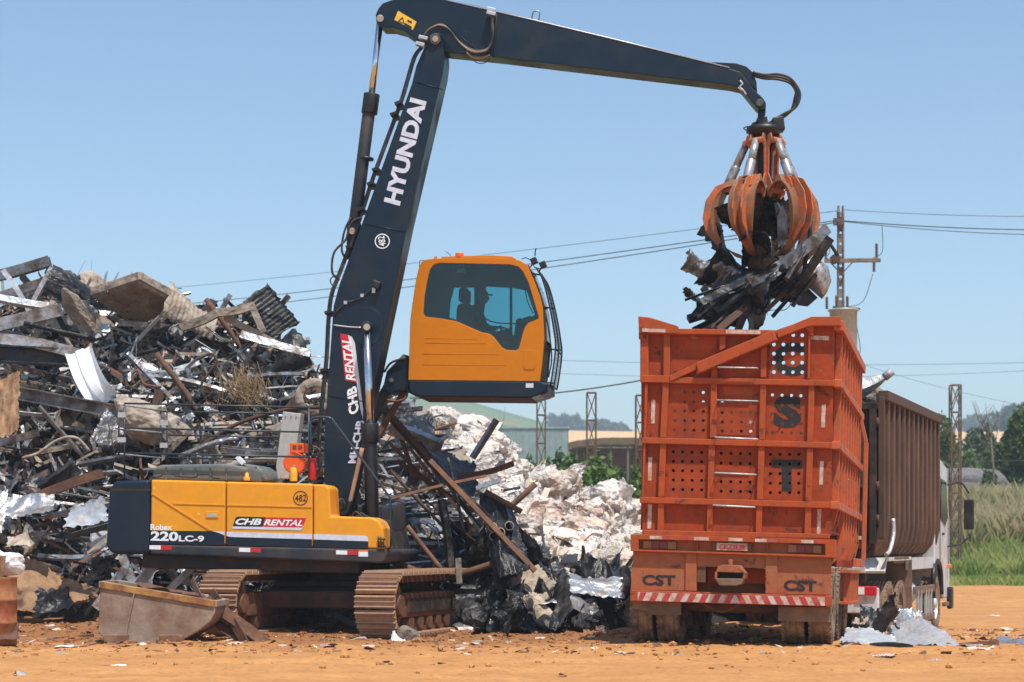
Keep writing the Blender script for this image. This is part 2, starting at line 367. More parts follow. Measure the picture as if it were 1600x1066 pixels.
# ------------------------------------------------------------------ ground
def sstep(a, b, x):
    t = np.clip((x-a)/(b-a), 0, 1); return t*t*(3-2*t)
def terrain(x, y, fine=True):
    x = np.asarray(x, float); y = np.asarray(y, float)
    z = -.38*sstep(4, 8, x)*sstep(29, 36, y)*(1-sstep(48, 60, y))
    z = z + 2.3*sstep(62, 80, y+2*(vnoise(x*.3, y*0, 5)-.5)) * sstep(-60, 4, x)
    if fine:
        near = 1-sstep(60, 75, y)
        z = z + near*(.11*(fbm(x*.35, y*.35, 3, 3)-.5) + .045*(fbm(x*2.6, y*2.6, 4, 9)-.5) + .05*np.maximum(0, fbm(x*6, y*6, 2, 21)-.58))
        left = sstep(27.5, 30, y+.25*np.minimum(x, 0)*0)*(1-sstep(2.5, 5, x))
        z = z + near*left*(.16*(fbm(x*1.7, y*1.7, 4, 31)-.42)) + near*sstep(23.6, 25, y)*(1-sstep(3.5, 6, x))*.06*(fbm(x*4.5, y*4.5, 4, 91)-.45)
        z = z - near*.06*np.exp(-((y-22.3-.03*x-.4*np.sin(x*.3))/.28)**2)*(.35+.5*vnoise(x*.8, y, 4)+.3*(np.sin(x*26+y*8) > .2))
        z = z - near*.06*np.exp(-((y-24.1+.02*x)/.3)**2)*(.35+.5*vnoise(x*.8, y, 8)+.3*(np.sin(x*26-y*8) > .2)) - near*.05*np.exp(-((y-20.6-.06*x)/.22)**2)*(.3+.5*vnoise(x, y, 14)+.3*(np.sin(x*24+y*8) > .2))
    far = sstep(120, 165, y)
    return z*(1-far) + far*hills(x, y)
def hills(x, y):
    u = x/np.maximum(y, 1)*FL+800            # which column of the view it lies in
    a = np.interp(y, [150, 260, 420, 700, 1000, 1300], [5, 13, 25.5, 42, 63, 60])
    bump = np.interp(u, [-800, 0, 500, 700, 800, 900, 1000, 1200, 1400, 1500, 1700, 2500], [4, 12, 16, 15, 6, -3, -6, -6, -6, -4, -2, 0])
    return a + bump*sstep(380, 950, y) + 6*(fbm(x*.004, y*.004, 3, 77)-.5)*sstep(200, 600, y)
def grid(xs, ys, fn):
    X, Y = np.meshgrid(xs, ys); Z = fn(X, Y); n = len(xs); m = len(ys)
    v = np.stack([X, Y, Z], -1).reshape(-1, 3)
    i = (np.arange(m-1)[:, None]*n+np.arange(n-1)).ravel()
    return v, np.stack([i, i+1, i+1+n, i+n], -1)
xs = np.concatenate([np.linspace(-900, -60, 12), np.linspace(-50, -13, 24), np.arange(-12, 13, .085), np.linspace(13.3, 50, 40), np.linspace(60, 900, 12)])
ys = np.concatenate([np.linspace(-60, 14, 14), np.arange(14.5, 18, .4), np.arange(18, 36, .075), np.arange(36, 66, .35), np.linspace(67, 165, 30)])
v, f = grid(xs, ys, terrain)
g = M('dirt', (.55, .268, .098), .95, 0, (.37, .172, .062), .45, .55, stretch=(.6, 2.2, 1), bump=.55, bscale=45, bump2=.55, b2scale=9, world=False, spec=.15, soft=.3)
nt = g.node_tree; N = nt.nodes; L = nt.links            # dark crumbly soil near the heaps, pale dust on the driven track
tc = N.new('ShaderNodeTexCoord'); sp = N.new('ShaderNodeSeparateXYZ'); L.new(tc.outputs['Object'], sp.inputs[0])
no = N.new('ShaderNodeTexNoise'); no.inputs['Scale'].default_value = 1.6; no.inputs['Detail'].default_value = 8; L.new(tc.outputs['Object'], no.inputs[0])
def mnode(op, a, b):
    x = N.new('ShaderNodeMath'); x.operation = op
    for i, q in enumerate((a, b)):
        if hasattr(q, 'is_linked'): L.new(q, x.inputs[i])
        else: x.inputs[i].default_value = q
    return x.outputs[0]
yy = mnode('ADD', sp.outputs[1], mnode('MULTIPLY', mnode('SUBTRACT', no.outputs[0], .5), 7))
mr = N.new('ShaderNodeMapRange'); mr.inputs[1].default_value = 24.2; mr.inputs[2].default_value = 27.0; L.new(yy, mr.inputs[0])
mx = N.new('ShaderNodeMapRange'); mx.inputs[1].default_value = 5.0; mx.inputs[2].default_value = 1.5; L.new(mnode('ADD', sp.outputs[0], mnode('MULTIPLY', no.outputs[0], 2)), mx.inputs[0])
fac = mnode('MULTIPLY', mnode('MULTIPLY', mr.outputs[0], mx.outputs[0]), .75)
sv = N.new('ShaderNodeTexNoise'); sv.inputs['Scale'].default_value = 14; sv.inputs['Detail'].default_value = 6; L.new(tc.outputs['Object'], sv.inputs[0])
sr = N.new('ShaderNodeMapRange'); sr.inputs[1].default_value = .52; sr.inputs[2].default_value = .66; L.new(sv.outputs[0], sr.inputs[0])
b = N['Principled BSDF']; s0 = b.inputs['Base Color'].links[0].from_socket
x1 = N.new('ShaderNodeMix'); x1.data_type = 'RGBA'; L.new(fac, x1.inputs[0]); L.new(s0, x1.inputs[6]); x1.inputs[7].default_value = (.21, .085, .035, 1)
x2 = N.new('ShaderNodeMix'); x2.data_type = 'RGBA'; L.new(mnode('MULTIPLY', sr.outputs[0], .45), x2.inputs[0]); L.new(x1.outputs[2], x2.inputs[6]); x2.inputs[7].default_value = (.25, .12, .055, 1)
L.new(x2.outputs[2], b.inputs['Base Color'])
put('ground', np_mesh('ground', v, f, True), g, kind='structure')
# hills: fields in bands of their own colours
hm = M('hill_fields', (.085, .13, .055), .9, 0, (.12, .15, .06), .5, .004)
nt = hm.node_tree; N = nt.nodes; L = nt.links; b = N['Principled BSDF']
tc = N.new('ShaderNodeTexCoord'); mp = N.new('ShaderNodeMapping'); mp.inputs['Scale'].default_value = (.0035, .006, 0); L.new(tc.outputs['Object'], mp.inputs[0])
vo = N.new('ShaderNodeTexVoronoi'); vo.inputs['Scale'].default_value = 1.3; L.new(mp.outputs[0], vo.inputs[0])
cr = N.new('ShaderNodeValToRGB'); cr.color_ramp.interpolation = 'CONSTANT'; e = cr.color_ramp.elements
e[0].color = (.085, .14, .05, 1); e[1].position = .38; e[1].color = (.13, .19, .08, 1)
q = e.new(.62); q.color = (.24, .17, .10, 1); q = e.new(.74); q.color = (.10, .16, .06, 1); q = e.new(.9); q.color = (.16, .20, .09, 1)
sx = N.new('ShaderNodeSeparateColor'); L.new(vo.outputs['Color'], sx.inputs[0]); L.new(sx.outputs[0], cr.inputs[0])
sp = N.new('ShaderNodeSeparateXYZ'); L.new(tc.outputs['Object'], sp.inputs[0])
m1 = N.new('ShaderNodeMapRange'); m1.inputs[1].default_value = 335; m1.inputs[2].default_value = 340; L.new(sp.outputs[1], m1.inputs[0])
m2 = N.new('ShaderNodeMapRange'); m2.inputs[1].default_value = 450; m2.inputs[2].default_value = 445; L.new(sp.outputs[1], m2.inputs[0])
mm = N.new('ShaderNodeMath'); mm.operation = 'MULTIPLY'; L.new(m1.outputs[0], mm.inputs[0]); L.new(m2.outputs[0], mm.inputs[1])
x3 = N.new('ShaderNodeMix'); x3.data_type = 'RGBA'; L.new(mm.outputs[0], x3.inputs[0]); L.new(cr.outputs[0], x3.inputs[6]); x3.inputs[7].default_value = (.60, .40, .20, 1)
L.new(x3.outputs[2], b.inputs['Base Color'])
v, f = grid(np.linspace(-900, 900, 121), np.concatenate([np.linspace(165, 500, 40), np.linspace(520, 1300, 30)]), hills)
put('hills', np_mesh('hills', v, f, True), hm, kind='structure')
# haze
hz = MB().box((0, 640, 45), (1760, 1380, 96)).build('haze', None, kind='stuff')
hmt = bpy.data.materials.new('haze_air'); hmt.use_nodes = True; hn = hmt.node_tree; hn.nodes.clear()
po = hn.nodes.new('ShaderNodeVolumePrincipled'); po.inputs['Color'].default_value = (.80, .90, 1, 1); po.inputs['Density'].default_value = .0006
oo = hn.nodes.new('ShaderNodeOutputMaterial'); hn.links.new(po.outputs[0], oo.inputs['Volume']); hz.data.materials.append(hmt)
S.cycles.volume_step_rate = 10; S.cycles.volume_max_steps = 32

# ------------------------------------------------------------------ foliage builders
def leaf_cloud(n, cen, rad, size, seed, clumps=24, flat=.8, hollow=.5, upright=0):
    g = np.random.default_rng(seed); cen = np.array(cen); rad = np.array(rad)
    d = g.normal(size=(clumps, 3)); d /= np.linalg.norm(d, axis=1)[:, None]
    c = cen+d*rad*(g.uniform(hollow, 1, (clumps, 1))**.6)*.78; cr = g.uniform(.22, .46, clumps)
    k = g.integers(0, clumps, n); p = g.normal(size=(n, 3)); p /= np.linalg.norm(p, axis=1)[:, None]
    p = c[k]+p*rad*(cr[k]*g.uniform(.25, 1, n)**.5)[:, None]*np.array([1, 1, flat])
    return leaves_at(p, size, g)
def leaves_at(p, size, g):
    n = len(p); a = g.normal(size=(n, 3)); a /= np.linalg.norm(a, axis=1)[:, None]
    b = np.cross(a, g.normal(size=(n, 3))); b /= np.linalg.norm(b, axis=1)[:, None]
    s = size*g.uniform(.6, 1.4, (n, 1)); a = a*s; b = b*s*.55
    v = np.stack([p-a, p+b, p+a, p-b], 1).reshape(-1, 3)
    return v, np.arange(4*n).reshape(n, 4)
def tree(x, y, h, r, label, mat='leaf', n=5000, size=.16, seed=1, trunk=.3, cat='tree', group=None, name='tree', flat=.8, low=.35):
    z = float(terrain(x, y, False)) if y < 150 else float(hills(x, y))
    t = thing(name, label, cat, (x, y, z), group)
    v, f = leaf_cloud(n, (0, 0, h*(low+(1-low)/2)), (r, r, h*(1-low)/2), size, seed, clumps=34)
    put('crown', np_mesh('crown', v, f), MT[mat], t)
    q = random.Random(seed); mb = MB(); mb.tube([(0, 0, -.3), (q.uniform(-.1, .1)*r, 0, h*.3), (q.uniform(-.2, .2)*r, 0, h*.7)], trunk*h*.06, 7, r1=trunk*h*.025)
    for k in range(5):
        a = q.uniform(0, 6.28); mb.tube([(0, 0, h*(.25+.08*k)), (math.cos(a)*r*.35, math.sin(a)*r*.35, h*(.42+.08*k)), (math.cos(a)*r*.65, math.sin(a)*r*.65, h*(.55+.07*k))], trunk*h*.028, 5, r1=trunk*h*.01)
    mb.build('trunk', MT['bark'], t); return t
# far woods on the hills, each a mass
def woods(name, px0, px1, Y, h, n, seed, label):
    g = np.random.default_rng(seed); vs = []; fs = []; off = 0
    for k in range(n):
        px = px0+(px1-px0)*(k+.5*g.uniform())/n; y = Y+g.uniform(-25, 25); x = (px-800)/FL*y
        hh = h*g.uniform(.6, 1.15)*(.7+.3*math.sin(math.pi*(k+.5)/n)); z = float(hills(x, y))
        v, f = leaf_cloud(500, (x, y, z+hh*.5), (hh*.62, hh*.6, hh*.55), hh*.11, seed*50+k, clumps=16)
        vs.append(v); fs.append(f+off); off += len(v)
    o = put(name, np_mesh(name, np.concatenate(vs), np.concatenate(fs)), MT['leaf_far'], kind='stuff'); o['label'] = label
woods('far_woods', 862, 985, 900, 9, 15, 3, 'hazy clump of dark trees on the far hill between the lattice posts')
woods('far_woods', 1505, 1550, 900, 9, 6, 4, 'hazy clump of far trees above the grey covered stack')
woods('far_woods', 1548, 1640, 560, 9, 9, 5, 'hazy line of trees behind the dark trees at the right edge')
# trees at the right edge and scrub behind
def tpx(px, Y, ytop, rpx, label, **k):
    x = (px-800)/FL*Y; z0 = float(terrain(x, Y, False)) if Y < 150 else float(hills(x, Y))
    return tree(x, Y, CH+(HZ-ytop)/FL*Y-z0, rpx/FL*Y, label, **k)
tpx(1606, 92, 612, 48, 'tall dark leafy tree cut off by the right edge', mat='leaf_dark', n=9000, size=.15, seed=11, low=.08)
tpx(1570, 97, 672, 34, 'rounded mid green tree left of the tall dark tree at the right edge', mat='leaf', n=6000, size=.14, seed=12, low=.05)
tpx(1532, 120, 655, 30, 'grey green loose tree behind the bare tree on the right', mat='leaf_far', n=4500, size=.15, seed=13, low=.2)
tpx(1478, 100, 645, 22, 'light green slender tree just right of the brown skip', mat='leaf_bright', n=3000, size=.13, seed=14, low=.1)
tpx(1455, 102, 668, 18, 'light green small tree partly behind the brown skip', mat='leaf_bright', n=2500, size=.13, seed=15, low=.1)
tpx(1511, 110, 696, 20, 'low bright green bush beyond the grey covered stack', mat='leaf_bright', n=3000, size=.13, seed=16, low=.0)
tpx(1545, 88, 735, 18, 'dark green bush at the right end of the grey covered stack', mat='leaf_dark', n=3500, size=.1, seed=17, low=.0)
def bare(px, Y, ytop, label, seed, thick=.05):
    x = (px-800)/FL*Y; z = float(terrain(x, Y, False)); h = CH+(HZ-ytop)/FL*Y-z; q = random.Random(seed)
    t = thing('bare_tree', label, 'bare tree', (x, Y, z)); mb = MB()
    mb.tube([(0, 0, -.2), (.1, 0, h*.4), (-.12*h*.1, 0, h*.75)], thick, 6, r1=thick*.5); mb.build('trunk', MT['bark'], t)
    for k in range(9):
        z0 = h*q.uniform(.25, .7); a = q.uniform(-1, 1); l = h*q.uniform(.2, .38)
        m2 = MB(); p1 = Vector((a*l*.35, q.uniform(-.3, .3), z0+l*.5)); p2 = Vector((a*l*.55, q.uniform(-.4, .4), min(h, z0+l)))
        m2.tube([(0, 0, z0), p1, p2], thick*.45, 4, r1=thick*.15)
        m2.tube([p1, p1+Vector((-a*l*.3+.1, 0, l*.4))], thick*.25, 4, r1=.008); m2.build('branch', MT['bark'], t)
bare(1549, 86, 615, 'leafless grey tree with upright branches on the right', 5, .07)
bare(1579, 72, 790, 'dead pale branch standing in the dry grass near the right edge', 8, .03)
bare(785, 66, 640, 'thin leafless sapling in front of the metal shed, under the cab', 3, .02)
bare(905, 66, 672, 'thin leafless sapling between the first two lattice posts', 9, .02)
# leafy shrubs behind the bags
shr = [(822, 62, 702, 20), (843, 61, 690, 20), (872, 62, 708, 24), (893, 63, 700, 20), (905, 60, 715, 26), (935, 61, 706, 24), (958, 62, 700, 22), (978, 60, 708, 24), (998, 62, 712, 24), (850, 59, 722, 26), (884, 59, 728, 26), (925, 58.5, 732, 26), (962, 58, 735, 26), (1000, 58, 738, 26)]
where = ['leftmost of the shrubs, under the excavator cab', 'at the foot of the first lattice post', 'just right of the first lattice post', 'left of the second lattice post', 'in front of the second lattice post', 'just right of the second lattice post', 'midway between second and third lattice posts', 'left of the third lattice post', 'in front of the third lattice post', 'lower front below the first lattice post', 'lower front left of the second post', 'lower front right of the second post', 'lower front above the big white sack', 'lower front beside the orange trailer']
for k, ((px, Y, yt, rp), wh) in enumerate(zip(shr, where)):
    tpx(px, Y, yt, rp, 'broad leafed green shrub '+wh, mat='leaf_bright', n=1700, size=.12, seed=60+k, low=.0, name='leafy_shrub', cat='shrub', group='shrubs behind the bag heap', trunk=.15)
# grass
def blades(name, n, xr, yr, hmin, hmax, mat, seed, label, wd=.02, mask=None, lean=.35):
    g = np.random.default_rng(seed); x = g.uniform(*xr, n); y = yr[0]+(yr[1]-yr[0])*g.uniform(0, 1, n)**1.3
    if mask is not None:
        k = mask(x, y, g); x = x[k]; y = y[k]; n = len(x)
    z = terrain(x, y, False); h = g.uniform(hmin, hmax, n)*(.4+.7*fbm(x*.5, y*.5, 2, seed)+.5*fbm(x*3, y*3, 2, seed+3))
    a = g.uniform(0, 6.28, n); dx = np.cos(a)*wd; dy = np.sin(a)*wd; lx = g.normal(0, lean, n)*h; ly = g.normal(0, lean, n)*h
    p = np.stack([np.stack([x-dx, y-dy, z-.05], -1), np.stack([x+dx, y+dy, z-.05], -1), np.stack([x+lx*.4+dx*.7, y+ly*.4+dy*.7, z+h*.6], -1), np.stack([x+lx, y+ly, z+h], -1)], 1)
    o = put(name, np_mesh(name, p.reshape(-1, 3), np.arange(4*n).reshape(n, 4)), MT[mat], kind='stuff'); o['label'] = label
blades('short_grass', 120000, (10, 26), (59.5, 80), .08, .32, 'grass_green', 5, 'short green grass on the bank beyond the yard', .011, lambda x, y, g: y > 60.5+1.2*fbm(x*.6, y*0, 3, 5)+g.normal(0, .25, len(x)))
blades('tall_green_grass', 40000, (11, 26), (64, 78), .3, .85, 'grass_green', 7, 'tall lush green grass halfway up the bank', .013, lambda x, y, g: fbm(x*.4, y*.3, 3, 71) > .46)
blades('dry_grass', 110000, (11, 28), (69, 84), .5, 1.5, 'grass_dry', 6, 'tall dry straw coloured grass at the top of the bank', .009, lambda x, y, g: fbm(x*.35, y*.35, 3, 81) > .36, .28)
blades('far_grass', 20000, (-12, 12), (56, 66), .15, .7, 'grass_green', 8, 'rough grass behind the heaps', .03)
bank = grid(np.concatenate([np.arange(-200, -20, 10), np.arange(-20, 42, .6), np.arange(42, 200, 10)]), np.concatenate([np.arange(60.5, 92, .6), np.arange(92, 166, 4)]), lambda x, y: terrain(x, y, False)+.06*sstep(60.4, 62.5, y))
M('bank_soil', (.20, .26, .06), .95, 0, (.30, .27, .11), .45, .7, bump=.4)
put('grass_bank', np_mesh('grass_bank', *bank, True), MT['bank_soil'], kind='structure')
# ------------------------------------------------------------------ lattice posts
_brace = {}
def lattice(px, Y, ytop, wpx, label, rustright=True):
    x = (px-800)/FL*Y; z = float(terrain(x, Y, False)); h = CH+(HZ-ytop)/FL*Y-z; wd = wpx/FL*Y
    t = thing('lattice_post', label, 'lattice post', (x, Y, z), 'steel lattice posts beyond the yard')
    for sx in (-1, 1):
        for sy in (-1, 1): MB().box((sx*wd/2, sy*wd/2, h/2-.1), (.045, .045, h+.2)).build('leg', MT['lattice'], t)
    n = int(h/.85); s = h/n; key = (round(wd, 3), round(s, 3))
    if key not in _brace:
        a = MB(); a.bar((-wd/2, 0, 0), (wd/2, 0, s), .034, .03); a1 = a.mesh('brace')
        a = MB(); a.bar((wd/2, 0, 0), (-wd/2, 0, s), .034, .03); a2 = a.mesh('brace')
        a = MB(); a.bar((-wd/2, 0, 0), (wd/2, 0, 0), .04, .04); a3 = a.mesh('crossbar')
        for q in (a1, a2, a3): q.materials.append(MT['lattice'])
        _brace[key] = (a1, a2, a3)
    a1, a2, a3 = _brace[key]
    for k in range(n):
        for yo in (-wd/2, wd/2):
            for me in ((a1, a2, a3) if yo < 0 else (a1, a3)):
                o = put('crossbar' if me is a3 else 'brace', me, None, t); o.location = (0, yo, k*s+(s if me is a3 else 0))
        for xo in (-wd/2, wd/2):
            o = put('brace', a1, None, t); o.location = (xo, 0, k*s); o.rotation_euler.z = R(90)
lattice(845.5, 62, 560, 13, 'rusty lattice post rising to the underside of the excavator cab')
lattice(924, 62, 614, 14, 'rusty lattice post standing free above the white bags, second from the left')
lattice(1000, 62, 618, 13, 'greenish lattice post beside the orange trailer')
lattice(1492.5, 66, 602, 15, 'lattice post standing in the grass right of the white truck')
# ------------------------------------------------------------------ sheds
sh = thing('metal_shed', 'low grey corrugated metal shed beyond the white bags, under the cab', 'shed', (W(888, 850, 130).x, 130, 0))
zt = CH+(850-669)/FL*130
for k in range(26):
    mb = MB(); x0 = -k*.44-.44; pr = []
    for j in range(4): pr += [(x0+j*.11, -.03), (x0+j*.11+.055, -.03), (x0+j*.11+.065, 0), (x0+j*.11+.1, 0)]
    vs = [(x, y, zz) for zz in (3.0, zt) for x, y in pr]; n = len(pr)
    mb.add(vs, [(i, i+1, n+i+1, n+i) for i in range(n-1)]); mb.build('wall_sheet', MT['shed_metal'], sh)
MB().box((-5.7, 2.5, zt+.02), (11.6, 5.2, .1)).build('roof', MT['shed_metal'], sh)
MB().box((-.02, 2.5, zt/2+1), (.05, 5, zt-2.1)).build('end_wall', MT['shed_metal'], sh)
MB().box((-5.7, 3, zt/2+1), (11.2, 3.6, zt-2.3)).build('inner_frame', MT['under_black'], sh)
sb = thing('open_shed', 'long brown open shed with a sagging thatched roof between the lattice posts', 'shed', (W(945, 850, 140).x, 140, 0))
mb = MB(); xa = (888-945)/FL*140; xb = (1075-945)/FL*140; n = 24; z0 = CH+(850-692)/FL*140
top = [(xa+(xb-xa)*i/n, z0+.38*math.sin(math.pi*(i/n)**.8)+.04*rnd.random()) for i in range(n+1)]
pts = [Vector((x, 0, z)) for x, z in top]+[Vector((x, 0, z-.55+.10*rnd.random())) for x, z in reversed(top)]
mb.plate(pts, (0, 4, 0)).build('roof', MT['thatch'], sb)
for k in range(7):
    x = xa+(xb-xa)*(k+.5)/7; MB().box((x, .3, z0/2+1.2), (.14, .14, z0-2.4)).build('post', MT['bark'], sb)
MB().box(((xa+xb)/2, 3.5, z0/2+.9), (xb-xa-.4, .2, z0-2.2)).build('back_wall', MT['rust_dark'], sb)
# grey covered stack on the right
def crump_vec(v, seed, k=9, amp=.15):
    g = np.random.default_rng(seed); out = np.zeros(len(v))
    for _ in range(k):
        d = g.normal(size=3); d /= np.linalg.norm(d); out += np.abs(v@d-g.uniform(-.6, .6))*g.choice([-1, 1])*g.uniform(.4, 1)
    return out*amp
def ico(sub):
    bm = bmesh.new(); bmesh.ops.create_icosphere(bm, subdivisions=sub, radius=1)
    v = np.array([q.co[:] for q in bm.verts]); f = np.array([[q.index for q in p.verts] for p in bm.faces]); bm.free(); return v, f
v, f = ico(4); v = v.copy(); v = np.sign(v)*np.abs(v)**.6; v = v*(1+crump_vec(v, 5, 12, .06)[:, None]); v = v*(1+.12*(fbm(v[:, 0]*3+4, v[:, 2]*3+v[:, 1], 3, 6)-.5)[:, None]); v = v*np.array([2.1, 1.6, 1.0]); cc = W(1500, 768, 92)
o = put('covered_stack', np_mesh('covered_stack', v+np.array([cc.x, 92, cc.z+.1]), f), MT['tarp_grey']); tag(o, 'grey tarpaulin covered stack in the dry grass right of the brown skip', 'covered stack')
# ------------------------------------------------------------------ utility pole and wires
YP = 56.; P0 = W(1313.5, 850, YP)
up = thing('utility_pole', 'concrete utility pole with a crossarm and transformer behind the orange trailer', 'utility pole', (P0.x, YP, 0))
def L_(px, py): q = W(px, py, YP); return Vector((q.x-P0.x, 0, q.z))
zt = L_(1313, 322).z
mb = MB(); 
for sx in (-1, 1): mb.add([(sx*a, b, c) for c, a1, a0 in ((0, .14, .10), (zt, .085, .045)) for a, b in ((a0, -.09), (a1, -.09), (a1, .09), (a0, .09))], ((0,1,2,3),(7,6,5,4),(0,4,5,1),(1,5,6,2),(2,6,7,3),(3,7,4,0)))
mb.build('pole', MT['concrete'], up)
mb = MB(); nb = 34
for k in range(nb): mb.box((0, 0, .3+(zt-.6)*k/(nb-1)), (.20, .10, .24))
mb.build('web', MT['concrete'], up, kind='stuff')
a, b = L_(1287, 409), L_(1374, 408); MB().bar(a+Vector((0, -.16, 0)), b+Vector((0, -.16, 0)), .1, .11).build('crossarm', MT['weathered_wood'], up)
for s in ((1296, 411), (1331, 411)): MB().bar(L_(*s)+Vector((0, -.16, 0)), L_(1313, 430)+Vector((0, -.16, 0)), .04, .03).build('arm_brace', MT['lattice'], up)
def insul(px, py, h=.5, up_=up, r=.055):
    q = L_(px, py); n = 6; pr = [(0.01, 0)]
    for i in range(n): pr += [(r*.6, h*i/n), (r, h*(i+.3)/n), (r*.55, h*(i+.7)/n)]
    MB().lathe(q+Vector((0, -.16, 0)), pr+[(r*.5, h), (.01, h*1.02)], 8).build('insulator', MT['porcelain'], up_)
for p in ((1364, 426), (1289, 406), (1368, 404)): insul(*p, .42)
for p in ((1290.5, 484), (1305.5, 482), (1322.5, 483), (1312, 358), (1308, 350)): insul(*p, .36)
MB().box(L_(1309, 348)+Vector((0, -.15, 0)), (.3, .12, .2)).build('bracket', MT['lattice'], up)
MB().cyl(L_(1304, 405)+Vector((0, -.25, 0)), L_(1304, 405)+Vector((0, .2, 0)), .13, 12).build('coil', MT['rust'], up)
c0 = L_(1313, 560); c1 = L_(1313, 487)
MB().lathe((0, -.45, c0.z), [(.01, 0), (.38, 0), (.40, .1), (.40, c1.z-c0.z-.05), (.45, c1.z-c0.z-.04), (.45, c1.z-c0.z), (.01, c1.z-c0.z+.06)], 20).build('transformer', MT['light_grey'], up)
MB().bar((-.3, -.45, c1.z+.08), (.48, -.45, c1.z+.02), .1, .05).build('transformer_bracket', MT['lattice'], up)
def sag(a, b, s, n=24): return [a.lerp(b, i/n)-Vector((0, 0, s*4*(i/n)*(1-i/n))) for i in range(n+1)]
def wire(a, b, s, r, label, name='power_line'):
    mb = MB().tube(sag(a, b, s), r*.72, 5, False); o = mb.build(name, MT['wire_dark']); return tag(o, label, 'cable', 'overhead lines')
ptop = W(1311, 330, YP); pm = W(1308, 346, YP)
wire(W(-160, 505, 110), pm+Vector((0, -.2, 0)), .55, .022, 'overhead power line left of the utility pole, middle of three')
wire(W(-160, 517, 110), pm+Vector((0, -.25, -.06)), .68, .022, 'overhead power line left of the utility pole, lowest of three')
wire(W(-160, 480, 110), ptop+Vector((0, -.1, 0)), .4, .013, 'thin overhead wire left of the utility pole, topmost of three')
wire(W(1318, 328, YP), W(1760, 337, 60), .1, .012, 'thin topmost overhead wire right of the utility pole')
wire(W(1316, 345, YP), W(1760, 358, 60), .12, .022, 'thick overhead wire right of the utility pole, upper of two')
wire(W(1316, 346, YP), W(1760, 366, 60), .16, .016, 'overhead wire right of the utility pole, lower of two close together')
wire(W(700, 556, 95), W(1760, 562, 95), .35, .016, 'thin distant overhead wire level with the trailer top, upper')
wire(W(700, 575, 95), W(1760, 570, 95), .55, .014, 'thin distant overhead wire level with the trailer top, lower')
wire(W(1250, 535, 80), W(1760, 655, 80), .5, .010, 'thin wire slanting down to the right above the white truck')
wire(W(640, 622, 52), W(1200, 545, 52), .42, .028, 'thick green twisted cable running from behind the cab to the trailer')
wire(W(1440, 720, 78), W(1760, 716, 78), .05, .014, 'fence wire strung in front of the trees on the right', 'fence_wire')
for k, (p, q, l) in enumerate((((1378, 349), (1368, 402), 'drop wire hanging from the right power line to the crossarm'), ((1291, 350), (1289, 402), 'drop wire left of the pole above the crossarm'), ((1364, 428), (1325, 480), 'looping wire from the crossarm down to the transformer'), ((1336, 495), (1339, 560), 'loose wire dangling right of the transformer'))):
    a, b = W(*p, YP-.3), W(*q, YP-.3); mid = a.lerp(b, .55)+Vector((.12, 0, -.25))
    tag(MB().tube(catmull([a, mid, b], 6), .011, 5).build('drop_wire', MT['wire_dark']), l, 'cable')
# ------------------------------------------------------------------ excavator
E = Fr((-2.7, 29.4, 0), rz=-7, ry=1.3)
ex = thing('excavator', 'orange and navy material handling excavator with a raised cab in front of the scrap heap', 'excavator', E.m)
NEAR = -1.35; YV = Vector((0, 1, 0)); OUT = Vector((0, -1, 0))
def epoly(name, pts, c, depth, mat, bev=0, seg=2, par=ex, label=None):
    return MB().prism(E.T(pts, c), YV*depth).build(name, MT[mat], par, bev, seg, label=label)
def etube(name, pts, c, rpx, mat, par=ex, n=8, smooth=6, cs=None):
    p = [E.P(x, y, (cs[i] if cs else c)) for i, (x, y) in enumerate(pts)]
    if smooth and len(p) > 2: p = catmull(p, smooth)
    return MB().tube(p, rpx/107, n).build(name, MT[mat], par)
def etext(body, c, A, B, T, mat, par=ex, th=.004, bold=.015, shear=0, name='lettering'):
    return letters(body, E.P(*A, c), E.P(*B, c), E.P(*T, c), OUT, MT[mat], par, th, bold, shear, name)
# --- undercarriage
TR = Matrix.Translation((.29, 0, 0)) @ Matrix.Rotation(R(-17), 4, 'Z')
# undercarriage sits level: undo the upper frame's lean and turn, then turn by 10 degrees
UM = E.m.to_3x3().inverted().to_4x4() @ TR
shoe = MB()
pr = [(-.092, 0), (-.085, .018), (-.078, .055), (-.066, .055), (-.058, .018), (-.012, .018), (-.006, .045), (.006, .045), (.012, .018), (.052, .018), (.060, .055), (.072, .055), (.082, .018), (.092, .0), (.092, -.02), (-.092, -.02)]
shoe.prism([(0-.30, a, b) for a, b in pr], (.60, 0, 0)); shoe_me = shoe.mesh('track_shoe'); shoe_me.materials.append(MT['rust_track'])
def track_path(n=48, half=1.84, r=.435, zc=.475):
    P = []; Lh = 2*half; tot = 2*Lh+2*math.pi*r
    for i in range(n):
        s = tot*i/n
        if s < Lh: P.append((-half+s, zc+r, 0))
        elif s < Lh+math.pi*r: a = (s-Lh)/r; P.append((half+r*math.sin(a), zc+r*math.cos(a), a))
        elif s < 2*Lh+math.pi*r: P.append((half-(s-Lh-math.pi*r), zc-r, math.pi))
        else: a = (s-2*Lh-math.pi*r)/r; P.append((-half-r*math.sin(a), zc-r*math.cos(a), math.pi+a))
    return P, tot
